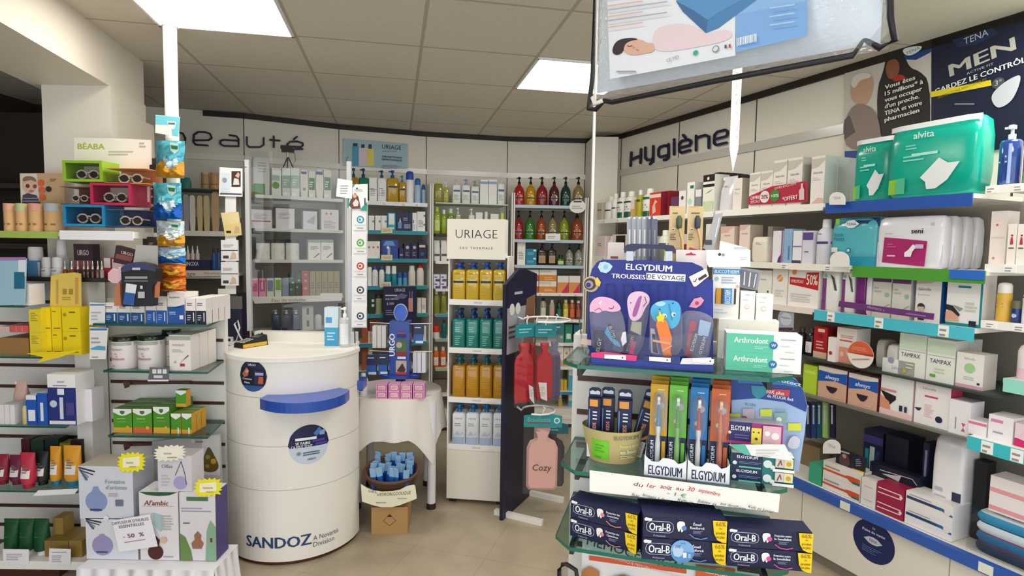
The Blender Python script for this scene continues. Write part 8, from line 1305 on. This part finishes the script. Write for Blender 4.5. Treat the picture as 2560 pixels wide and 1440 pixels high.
# hanging blister brushes in two trays
def blister(x0, x1, yt, yb, hc, bc, name, tx, off=.2, copies=4):
    for k in range(copies-1, -1, -1):
        F = G0.off(off-.03*k); zb = z2+.012; a0 = F.sat(x0+ (0 if k == 0 else (k*1.5)), zb); a1 = F.sat(x1+(0 if k == 0 else k*1.5), zb); w = a1-a0; h = F.z((x0+x1)/2, yt-(k*2))-zb if k == 0 else G0.off(off).z((x0+x1)/2, yt)-zb+.004*k
        lb = f'{name} toothbrush blister' + (' at the front of its row' if k == 0 else f', {["", "second", "third", "fourth"][k]} from the front of its row')
        t = empty('toothbrush_blister', F.P((a0+a1)/2, zb), G0.ang, lb, 'pack', 'toothbrush blisters in the printed trays')
        m = MB().prism([(-w/2, 0), (w/2, 0), (w/2, h), (-w/2, h)], 0, .0015, '1a1f48')
        if k == 0:
            draw(m, [('r', -w/2, h*.36, w/2, h, hc), ('r', -w/2, h*.86, w/2, h*.985, hc), ('m', -w*.1, h*.93, w*.4, h*.95, 1, 'f4ecd8'), ('P', [(-w*.2, h*.9), (w*.1, h*.94), (w/2, h*.9), (w/2, h*.5), (w*.3, h*.42), (-w*.1, h*.44), (-w*.35, h*.6)], 'c8a878' if hc == 'd9a41c' else hc), ('t', -w*.33, h*.16, w*.2, 'ELGYDIUM', 'e8ecf4', {'rot': 90, 'w': h*.28, 'b': 1}), ('r', w*.22, h*.06, w*.42, h*.3, hc), ('c', w*.1, h*.74, w*.22, 'c8c0c8'), ('c', -w*.1, h*.56, w*.14, 'e0d4c0')], Map(lambda x, y: (x, y), lambda x, y: 1, lambda x, y: 1))
        else: draw(m, [('r', -w/2, h*.7, w/2, h, hc)], Map(lambda x, y: (x, y), lambda x, y: 1, lambda x, y: 1))
        obj('card', m, t)
        if k == 0:
            g = MB().loft([(h*.03, w*.1, .012, 2), (h*.06, w*.28, .016, 2), (h*.28, w*.3, .016, 2), (h*.38, w*.2, .012, 2), (h*.44, w*.3, .016, 2), (h*.5, w*.28, .014, 2)], bc[0], 14, 0, -.013); b = obj('toothbrush', g, t)
            g = MB().loft([(h*.5, w*.28, .014, 2), (h*.6, w*.18, .01, 2), (h*.76, w*.12, .008, 2), (h*.8, w*.22, .01, 2), (h*.88, w*.2, .01, 2)], bc[1], 14, 0, -.013); obj('neck', g, b)
            g = MB().box(-w*.08, -.028, h*.78, w*.08, -.014, h*.87, bc[2]); obj('bristles', g, b)
            g = MB(); V = []; nn = 10
            for j in range(13):
                v = j/12; hw = w*(.17+.25*(max(0, min(1, (v-.38)/.2))))*(1 if v < .9 else 1-(v-.9)*4); 
                for i in range(nn+1): a = math.pi*i/nn; V.append((-hw*math.cos(a), -.003-.028*math.sin(a)**.6*(1 if 0 < j < 12 else .05), h*(.02+v*.88)))
            g.add(V, [(j*(nn+1)+i, j*(nn+1)+i+1, (j+1)*(nn+1)+i+1, (j+1)*(nn+1)+i) for j in range(12) for i in range(nn)], 'f6f6f8:q', True); obj('clear_bubble', g, t)
blister(1621, 1664, 960, 1162, 'd9a41c', ('f0f4f8:s', '3a9ac8:s', 'e8d8dc'), 'yellow cat', 0); blister(1668, 1712, 963, 1172, '6cc038', ('7ac84a:s', '4aa838:s', 'd8e8d8'), 'green', 0)
blister(1720, 1764, 968, 1178, '1a78bc', ('f2f0ee:s', 'd02c2c:s', 'f2eeee'), 'blue junior', 0); blister(1772, 1818, 972, 1182, 'd0622c', ('d8642c:s', 'e07a44:s', 'e8c8a8'), 'orange dinosaur', 0)
for x0, x1, y0, y1, lb in ((1609, 1716, 1160, 1196, 'left'), (1717, 1824, 1173, 1208, 'right')):
    F = G0.off(.255); zb = z2; a0 = F.sat(x0, zb); a1 = F.sat(x1, zb); w = (a1-a0)*.985; h = .047
    t = empty('display_tray', F.P((a0+a1)/2, zb), G0.ang, f'white printed toothbrush tray, {lb} of the two', 'tray', 'white printed toothbrush trays')
    pts = [(-w/2, 0), (w/2, 0), (w/2, h*1.1), (w*.42, h*.9), (w*.3, h*.8), (w*.2, h*1.0), (w*.06, h*1.05), (-w*.06, h*1.05), (-w*.16, h*.8), (-w*.32, h*.8), (-w*.44, h), (-w/2, h*1.15)]
    m = MB().prism(pts, 0, .002, 'eef0f4'); draw(m, [('t', 0, h*.36, h*.5, 'ELGYDIUM', '23284c', {'w': w*.8, 'b': 1}), ('r', -w/2, 0, w/2, h*.05, 'a8b4d0')], Map(lambda x, y: (x, y), lambda x, y: 1, lambda x, y: 1)); obj('front', m, t)
    m = MB().box(-w/2, .002, 0, w/2, .16, .004, 'e8eaf0'); m.box(-w/2, .002, .004, -w/2+.002, .16, h, 'e8eaf0'); m.box(w/2-.002, .002, .004, w/2, .16, h, 'e8eaf0'); obj('tray_box', m, t)
# fluoride display card and three cartons
Fp = G0.off(.15)
plate('display_card', Fp, [(1828, 1168), (1997, 1178), (2012, 1080), (2019, 1015), (2008, 975), (1990, 948), (1960, 934), (1829, 933)], 'blue curved fluoride display card behind the junior toothpaste cartons', 'display', .005, '9fb8dc', [
    ('p', [(1828, 1000), (1829, 934), (1960, 935), (1990, 949), (2008, 976), (2018, 1015), (2015, 1030), (1960, 1005), (1890, 996)], '1c3f90'), ('p', [(1844, 957), (1844, 938), (1958, 938), (1984, 952), (1996, 968), (1950, 962)], '2478bc'), ('t', 1892, 947, 9, 'Fluorinol', 'dcebf6', {'w': 68, 'b': 1, 'rot': -3}), ('t', 1968, 954, 9, 'Protect', 'dcebf6', {'w': 64, 'b': 1, 'rot': -9}), ('p', [(1877, 963), (1920, 966), (1916, 985), (1894, 998), (1880, 984)], '2a8a9c'),
    ('p', [(1918, 985), (1918, 971), (1974, 974), (1972, 992)], 'c83c4c'), ('t', 1938, 980, 9, '10X plus', 'f4e4e4', {'w': 40, 'b': 1, 'rot': -4}), ('t', 1950, 993, 7.5, 'de FLUOR fixé', 'e4ecf6', {'w': 60, 'b': 1, 'rot': -5}), ('r', 1822, 1046, 1850, 1033, 'c4cc38'), ('r', 1900, 1040, 1929, 1022, 'd0d838'), ('r', 1969, 1075, 2002, 1057, 'd0d838'), ('r', 1856, 1055, 1885, 1020, 'b8a8b0'), ('t', 1876, 1010, 7, 'Kids', '5a6a80', {'w': 26}), ('r', 1935, 1056, 1966, 1030, '8aa8a4'), ('t', 1950, 1022, 7, 'Junior', '7a9aa8', {'w': 30}), ('c', 1860, 1045, 8, '8a3a50'), ('c', 1946, 1047, 7, 'dfe8e4'), ('P', [(1965, 1110), (1978, 1085), (2000, 1092), (1996, 1118), (1975, 1120)], 'c8ccd8')], z=None)
EJ = lambda c, e: [('r', 0, 0, .5, 1, '12204c'), ('r', .5, 0, .7, 1, c), ('t', .25, .76, .2, 'ELGYDIUM', 'eef2f8', {'w': .36, 'b': 1}), ('m', .12, .3, .48, .5, 2, '6a80b0'), ('r', .12, 0, .48, .12, '5ac0a8'), ('c', .05, .32, .035, 'e4e8ec'), ('c', .58, .45, .07, 'dfe6e4'), ('c', .66, .25, .04, 'dfe6e4'), ('r', .7, .3, .84, .95, 'd8d0c8'), ('l', [(.74, .4), (.78, .8), (.8, .5)], .02, '8a4a44'), ('r', .84, .3, .98, .95, e), ('c', .91, .6, .04, 'c8a040'), ('r', .66, 0, 1, .2, 'f2f0ec')]
row(G0.off(.22), z2, 'by the fluoride card', [('C', 1826, 1984, 1138, 'teal and navy junior toothpaste carton', '0f6a6c', {'st': 2, 'd': .05, 'top': 'dfe8e4', 'side': '5ab0a0', 'dec': EJ('147a74', 'e8dca0')})])
row(G0.off(.2), z2+(G0.off(.22).z(1905, 1138)-z2)+.001, 'on the teal cartons', [('C', 1815, 1957, 1058, 'purple and magenta kids toothpaste carton', 'a82a80', {'d': .05, 'zp': 1112, 'top': 'c8c4d0', 'dec': [('r', 0, 0, .45, 1, '2a2664'), ('r', 0, 0, .45, .12, 'b02a80'), ('t', .24, .72, .22, 'ELGYDIUM', 'eef0f8', {'w': .34, 'b': 1}), ('m', .14, .25, .4, .5, 2, '6a5aa0'), ('c', .05, .5, .03, 'e8d8a8'), ('r', .44, .05, .62, .8, 'ecd84c'), ('c', .48, .6, .015, '222'), ('c', .57, .6, .015, '222'), ('c', .53, .3, .025, '222'), ('r', .64, .1, .96, .95, 'e0b4bc'), ('c', .72, .6, .05, 'f0eeec'), ('c', .86, .5, .07, 'f4e8e8'), ('r', .64, 0, 1, .14, 'f2f0ec')]})])
plate('open_flap', G0.off(.235), [(1822, 1112), (1862, 1137), (1983, 1152), (1962, 1112)], 'open teal and white carton flap under the magenta carton', 'flap', .003, 'eceeec', [('p', [(1822, 1112), (1862, 1137), (1878, 1139), (1862, 1110)], '5abaa0'), ('m', 1890, 1142, 1950, 1120, 3, 'd0ccc8')])
# handwritten sign
plate('sale_sign', G0.off(.285), [(1474, 1228), (1946, 1281), (1950, 1236), (1474, 1176)], 'long handwritten paper sign with the dates du 1er août au 30 septembre', 'sign', .002, 'f7f4ec', [('t', 1596, 1211, 10, 'du', '8a1c30', {'w': 22, 'i': .3, 'rot': -5}), ('t', 1629, 1214, 11, '1er', 'c01c30', {'w': 20, 'i': .3, 'rot': -5}), ('t', 1666, 1217, 11, 'août', 'a81c30', {'w': 26, 'i': .3, 'rot': -5}), ('t', 1700, 1221, 9, 'au', 'a81c30', {'w': 17, 'i': .3, 'rot': -5}), ('t', 1728, 1222, 11, '30', 'c01c30', {'w': 16, 'i': .3, 'rot': -5}), ('t', 1774, 1229, 10, 'septembre', 'c01c30', {'w': 50, 'i': .3, 'rot': -6}), ('t', 1692, 1235, 9, '- 1 €', '2a9a60', {'w': 44, 'i': .2, 'rot': -4}), ('t', 1590, 1237, 8, 'Sur', '26222a', {'w': 20, 'i': .3, 'rot': -5}), ('t', 1642, 1243, 8, 'brosses à dents', '26222a', {'w': 66, 'i': .3, 'rot': -6}), ('t', 1714, 1251, 8, 'Kids et', '26222a', {'w': 36, 'i': .3, 'rot': -6}), ('t', 1768, 1254, 8, 'Junior et', '26222a', {'w': 44, 'i': .3, 'rot': -6}), ('t', 1832, 1262, 8, 'aux dentifrices', '26222a', {'w': 58, 'i': .3, 'rot': -6}), ('t', 1902, 1270, 8, 'Kids et Junior', '26222a', {'w': 58, 'i': .3, 'rot': -6})])
# toothpaste cartons on the lower shelf
z3 = zG[2]+.001
def oral2(c0, c1, hpx, n, prefix, acc, txt, zoff=0, dep=.06, scale=1):
    # c0, c1: lower corners of the front face on the glass shelf, in the photograph
    a = onz(c0[0], c0[1], z3); b = onz(c1[0], c1[1], z3); F = Face((a.x, a.y), (b.x, b.y)); w = F.L; h = (F.z(c0[0], c0[1]-hpx)-z3)*.99
    for k in range(n):
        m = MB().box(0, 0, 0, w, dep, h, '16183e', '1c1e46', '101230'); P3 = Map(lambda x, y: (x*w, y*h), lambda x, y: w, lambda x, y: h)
        ring = [(.04, .5), (.05, .68), (.09, .77), (.32, .77), (.36, .68), (.37, .5), (.36, .34), (.32, .26), (.09, .26), (.05, .34), (.04, .5)]; yl = [(.83, 1), (1, 1), (1, 0), (.95, .02), (.89, .12), (.85, .4)]
        draw(m, [('l', ring, .006, 'c8cce0'), ('t', .205, .52, .36, 'Oral-B', 'f4f4f8', {'w': .26, 'b': 1}), ('t', .2, .12, .09, 'Professional', 'b8bcd4', {'w': .14}), ('p', [(.02, .78), (.1, .78), (.11, .9), (.03, .94), (.01, .88)], 'eef0f2'), ('P', [(.42, .84), (.49, .86), (.51, .7), (.48, .35), (.46, .35), (.455, .55), (.44, .35), (.42, .4), (.405, .7)], 'f0eeee'), ('c', .495, .55, .03, acc), ('t', .65, .76, .12, txt[0], 'e8eaf4', {'w': .2, 'b': 1}), ('t', .65, .6, .12, txt[1], 'e8eaf4', {'w': .2, 'b': 1}), ('m', .6, .34, .72, .5, 3, '8088b8'), ('l', [(.56, .3), (.62, .14), (.7, .1), (.77, .18)], .012, acc), ('p', yl, 'f2d000'), ('t', .925, .86, .2, '66%', 'b08a00', {'w': .12, 'b': 1}), ('t', .925, .66, .1, 'de', 'a07a00', {'w': .04}), ('t', .925, .46, .12, 'produit', 'a07a00', {'w': .11, 'b': 1}), ('t', .925, .28, .12, 'en plus', 'a07a00', {'w': .1, 'b': 1})], P3)
        obj('toothpaste_carton', m, None, loc=F.P(0, z3+k*(h+.0015)), rz=F.ang, label=f'{prefix}, {["lower", "upper"][k]} of its pair', cat='box', group='navy toothpaste cartons on the lower glass shelf')
    return F, w, h
oral2((1425, 1338), (1592, 1384), 46, 2, 'navy and pink gum toothpaste carton, left stack', 'e08a8a', ('Protection des', 'Gencives'))
F2, w2, h2 = oral2((1605, 1397), (1812, 1411), 54, 2, 'navy enamel toothpaste carton, middle stack', '5a8ac0', ('Émail', 'Renforcé'))
oral2((1817, 1414), (2026, 1430), 48, 2, 'navy and violet sensitivity toothpaste carton, right stack', 'd84aa8', ('Protection contre', 'la Sensibilité'))
row(F2.off(-.07), z3, 'behind the middle toothpaste stack', [('C', 1595, 1790, 1272, 'dark navy toothpaste carton', '15173a', {'st': 3, 'd': .05, 'top': '1c1e44'})])
m = MB(); F = F2.off(.004); c0 = F.loc(1706, 1379); r0 = abs(F.loc(1736, 1379)[0]-F.loc(1676, 1379)[0])/2
m.prism([(r0*math.cos(a*.2618), r0+r0*math.sin(a*.2618)) for a in range(24)], 0, .0015, '5a94d0'); draw(m, [('p', [(math.cos(a*.2618), 1+math.sin(a*.2618)) for a in range(13)], '7ab0e0'), ('p', [(-.7, .6), (-.3, .5), (0, .7), (.1, 1.2), (-.2, 1.5), (-.7, 1.5), (-.85, 1.1)], 'b8d0e8'), ('r', .05, .5, .35, .95, 'e8eef4'), ('r', .45, .5, .7, .9, '9ab8d8'), ('t', -.4, 1.45, .26, '34€', '4a6aa0', {'w': .5}), ('t', 0, 1.78, .16, 'Oral-B', '3a5a90', {'w': .4})], Map(lambda x, y: (x*r0, y*r0), lambda x, y: r0, lambda x, y: r0))
obj('price_sticker', m, None, loc=F.P(c0[0], c0[1]-r0), rz=F.ang, label='round light blue price disc on the lower middle toothpaste carton', cat='sticker')
# big pillow carton under the lower shelf
Fq = G0.off(.16); zq = .35
a0 = Fq.sat(1452, .6); a1 = Fq.sat(1836, .6); zt = Fq.z(1500, 1345); w = a1-a0
m = MB().box(0, 0, 0, w, .1, zt-zq, 'e9e6e4'); o = obj('pillow_carton', m, None, loc=Fq.P(a0, zq), rz=G0.ang, label='large white neck pillow carton under the lower glass shelf', cat='box')
g = MB(); mp = pxmap(Fq, a0, zq); draw(g, [('t', 1590, 1385, 22, 'MEMOCERVICAL', '2a3a38', {'w': 240, 'rot': -8}), ('p', [(1473, 1399), (1716, 1433), (1716, 1422), (1473, 1388)], 'd85a34'), ('t', 1594, 1410, 7, 'OREILLER ERGONOMIQUE MÉMOIRE DE FORME 40x40 CM', 'f0d0c0', {'w': 222, 'rot': -8}), ('p', [(1738, 1460), (1836, 1472), (1838, 1420), (1740, 1410)], 'e0622c'), ('t', 1788, 1428, 11, 'MEDICAL', 'f6e4d8', {'w': 64, 'b': 1, 'rot': -6}), ('p', [(1452, 1480), (1455, 1425), (1475, 1412), (1500, 1425), (1498, 1480)], 'b87a44'), ('p', [(1515, 1480), (1530, 1440), (1560, 1432), (1590, 1445), (1600, 1480)], '8a5a3a')], mp, FLAT, .0015)
obj('printed_front', g, o); t = empty('plinth_shelf', Fq.P(a0, 0), G0.ang, 'white low base shelf under the pillow carton', 'shelf'); obj('board', MB().box(-.04, -.05, .33, w+.03, .155, .349, 'e8e4de'), t); obj('base_box', MB().box(-.02, 0, 0, w, .15, .33, 'dcd8d0'), t)
Fc = G0.off(.2); m = MB(); mp = pxmap(Fc, *Fc.loc(1420, 1440)); m.tube([(mp.pt(*p)[0], 0, mp.pt(*p)[1]) for p in ((1398, 1460), (1398, 1425), (1406, 1411), (1416, 1410), (1440, 1425), (1445, 1460))], .006, '1c1214', 8)
s_, z_ = Fc.loc(1420, 1440); t = empty('wire_stand', Fc.P(s_, .0), Fc.ang, 'black looped frame with clear plastic at the foot of the dental gondola', 'stand'); q = obj('frame', m, t); q.location = (0, 0, z_)
m = MB(); m.add([(mp.pt(*p)[0], .002, mp.pt(*p)[1]) for p in ((1402, 1460), (1402, 1426), (1416, 1416), (1438, 1428), (1441, 1460))], [(0, 1, 2, 3, 4)], 'd8d4e0:q'); q = obj('clear_sheet', m, t); q.location = (0, 0, z_)
x0_, zz_ = mp.pt(1398, 1460); obj('leg', MB().tube([(x0_, 0, 0), (x0_, 0, z_+zz_)], .006, '1c1214', 8), t); x1_, zz_ = mp.pt(1445, 1460); obj('leg', MB().tube([(x1_, 0, 0), (x1_, 0, z_+zz_)], .006, '1c1214', 8), t)
# thin pole and pointed pendant
zT1 = 1.341; Fz = G0.off(-.014); s_ = Fz.sat(1486, 2.0); p_ = Fz.P(s_, zT1)
obj('thin_pole', MB().loft([(0, .009, .009, 2), (H-zT1-.002, .009, .009, 2)], 'eceae2:s', 10), None, loc=(p_.x, p_.y, zT1), label='thin cream pole from the dental gondola up to the ceiling', cat='pole')
Fy = Face((0, 1.62), (1, 1.62)); zt2 = H-.001
sA, zA_ = Fy.loc(1832, 430); pp = [Fy.loc(*q) for q in ((1832, 430), (1824, 372), (1826, 176), (1851, 176), (1846, 372))]
pp = [(a-sA, b-zA_) for a, b in pp]; pp[2] = (pp[2][0]+.006, zt2-zA_-.05); pp[3] = (pp[3][0]+.008, zt2-zA_-.05)
m = MB().prism(pp, 0, .003, 'f1efe6'); mp = pxmap(Fy, sA, zA_)
draw(m, [('t', 1842, y, 9, c, 'a8a498') for y, c in ((186, 'T'), (214, 'I'), (236, 'R'), (258, 'E'), (280, 'L'), (302, 'I'), (322, 'C'), (341, 'E'))], mp)
t = empty('pendant_sign', Fy.P(sA, zA_), 0, 'long white pointed pendant sign hanging from the ceiling', 'sign'); obj('board', m, t); obj('cord', MB().tube([((pp[2][0]+pp[3][0])/2, .001, zt2-zA_-.05), ((pp[2][0]+pp[3][0])/2, .001, zt2-zA_)], .002, 'd8d8d0'), t)
# hanging pillow bag
FP = Face((.175, 1.3), (.175+.777, 1.3-.63)); s0, z0 = FP.loc(1480, 250); s1, z1 = FP.loc(2222, 118); WB = s1-s0; HB = .42
t = empty('pillow_bag', FP.P(s0, z0), FP.ang, 'clear zipped pillow bag with black piping hanging at the top', 'bag')
m = MB(); nx, nz = 24, 14; V = []; rr = random.Random(5)
def bulge(u, v): return (.055*(max(0, 4*u*(1-u))**.45)*(max(0, 4*v*(1-v))**.4))
for sg in (-1, 1):
    V = [((i/nx)*WB, sg*bulge(i/nx, j/nz)+(rr.uniform(-.002, .002) if 0 < i < nx and 0 < j < nz else 0), j/nz*HB) for j in range(nz+1) for i in range(nx+1)]
    m.add(V, [(j*(nx+1)+i, j*(nx+1)+i+1, (j+1)*(nx+1)+i+1, (j+1)*(nx+1)+i) for j in range(nz) for i in range(nx)], 'e6ebf0:q', True)
obj('clear_cover', m, t)
m = MB(); V = [(.012+(i/nx)*(WB-.024), sg_*(bulge(i/nx, j/nz)*.93), .012+j/nz*(HB-.02)) for sg_ in (-1, 1) for j in range(nz+1) for i in range(nx+1)]; N_ = (nx+1)*(nz+1)
m.add(V, [(k*N_+j*(nx+1)+i, k*N_+j*(nx+1)+i+1, k*N_+(j+1)*(nx+1)+i+1, k*N_+(j+1)*(nx+1)+i) for k in (0, 1) for j in range(nz) for i in range(nx)], 'dde6ee', True); obj('pillow', m, t)
cor = [(-.01, -.02), (.0, -.014), (.03, .0), (.05, .004)]
path = [(0, 0, HB), (0, 0, .05), (-.006, 0, .0), (-.008, -.0, -.018), (.01, 0, -.022), (.03, 0, -.006), (.05, 0, -.012), (WB*.5, 0, -.004), (WB-.05, 0, 0), (WB-.035, 0, .022), (WB-.012, 0, .004), (WB+.008, 0, .012), (WB, 0, .05), (WB-.012, 0, .2), (WB, 0, HB)]
obj('piping', MB().tube(path, .0055, '141218', 8, True), t); obj('zip_end', MB().tube([(.004, -.004, .004), (.012, -.008, -.012), (.03, -.004, -.006)], .005, 'e8e4d8'), t)
g = MB(); mp = pxmap(FP, s0, z0); Sf = lambda x, z: -.0
bag = [('p', [(1546, 0-80), (1862, -80), (1862, 158), (1640, 198), (1556, 212)], 'e2e5ea'), ('p', [(1862, -80), (2034, -80), (2036, 112), (1864, 150)], '86b2e0'), ('p', [(1862, 60), (2035, 30), (2036, 112), (1864, 150)], '78a8dc'),
       ('p', [(1718, 26), (1735, 8), (1800, -30), (1950, -60), (1946, 2), (1822, 92), (1791, 104)], '3f7cb0'), ('p', [(1718, 26), (1735, 8), (1800, -30), (1950, -60), (1945, -10), (1830, 50), (1795, 72), (1760, 48)], '4f8cc0'), ('p', [(1718, 26), (1760, 48), (1795, 72), (1791, 104), (1735, 52)], '2f6496'),
       ('P', [(1665, 98), (1690, 84), (1740, 80), (1775, 92), (1786, 108), (1850, 92), (1858, 120), (1760, 140), (1660, 152)], 'e2ccd2'), ('P', [(1562, 150), (1566, 130), (1580, 117), (1612, 113), (1630, 118), (1600, 124), (1588, 150), (1574, 156)], '2c2024'), ('P', [(1590, 148), (1594, 128), (1612, 120), (1636, 118), (1650, 128), (1664, 126), (1668, 148), (1640, 152), (1612, 157)], 'd8aa94'), ('l', arc(1606, 132, 5, 3, 180, 360), 1.5, '3a2424'), ('l', [(1622, 142), (1628, 145)], 1.5, 'a85a54'), ('l', [(1612, 134), (1618, 138), (1614, 141)], 1.2, 'b88a78'),
       ('c', 1767, 152, 6, '3aa08a'), ('c', 1816, 143, 8, '77808c'), ('c', 1816, 143, 6, 'd3d6dc'), ('r', 1838, 142, 1843, 134, '3a3c50'), ('r', 1848, 141, 1853, 132, 'b83c4c'), ('t', 1712, 166, 8, 'CE MD', '8a8c94', {'w': 32, 'rot': 8}), ('m', 1575, 198, 1625, 190, 1, '9a9ca4')]
for i in range(12): bag.append(('p', [(1868+i*4.2, 137-i*.8), (1870+i*4.2+(i % 3)*.5, 137-i*.8), (1870+i*4.2+(i % 3)*.5, 118-i*.8), (1868+i*4.2, 118-i*.8)], 'e8eef4'))
for i, y in enumerate((4, 14, 34, 44, 60, 70, 86)):
    c = 'd8b0a8' if i in (0, 2, 4, 6) else 'a8acb4'; w_ = 90 if c[0] == 'd' else 150
    bag.append(('p', [(1552, y+8), (1552+w_, y+8-w_*.13), (1552+w_, y+5-w_*.13), (1552, y+5)], c))
for i in range(3): bag.append(('p', [(1950, 92-i*20), (2010, 84-i*20), (2010, 81-i*20), (1950, 89-i*20)], 'a8c8e8'))
draw(g, bag, mp, FLAT, .0003); g.v = [(x, y-.0525, z) for x, y, z in g.v]; obj('printed_insert', g, t)
obj('hanging_cord', MB().tube([(WB/2, 0, HB-.002), (WB/2, 0, H-z0-.001)], .003, 'c8c8c8'), t)
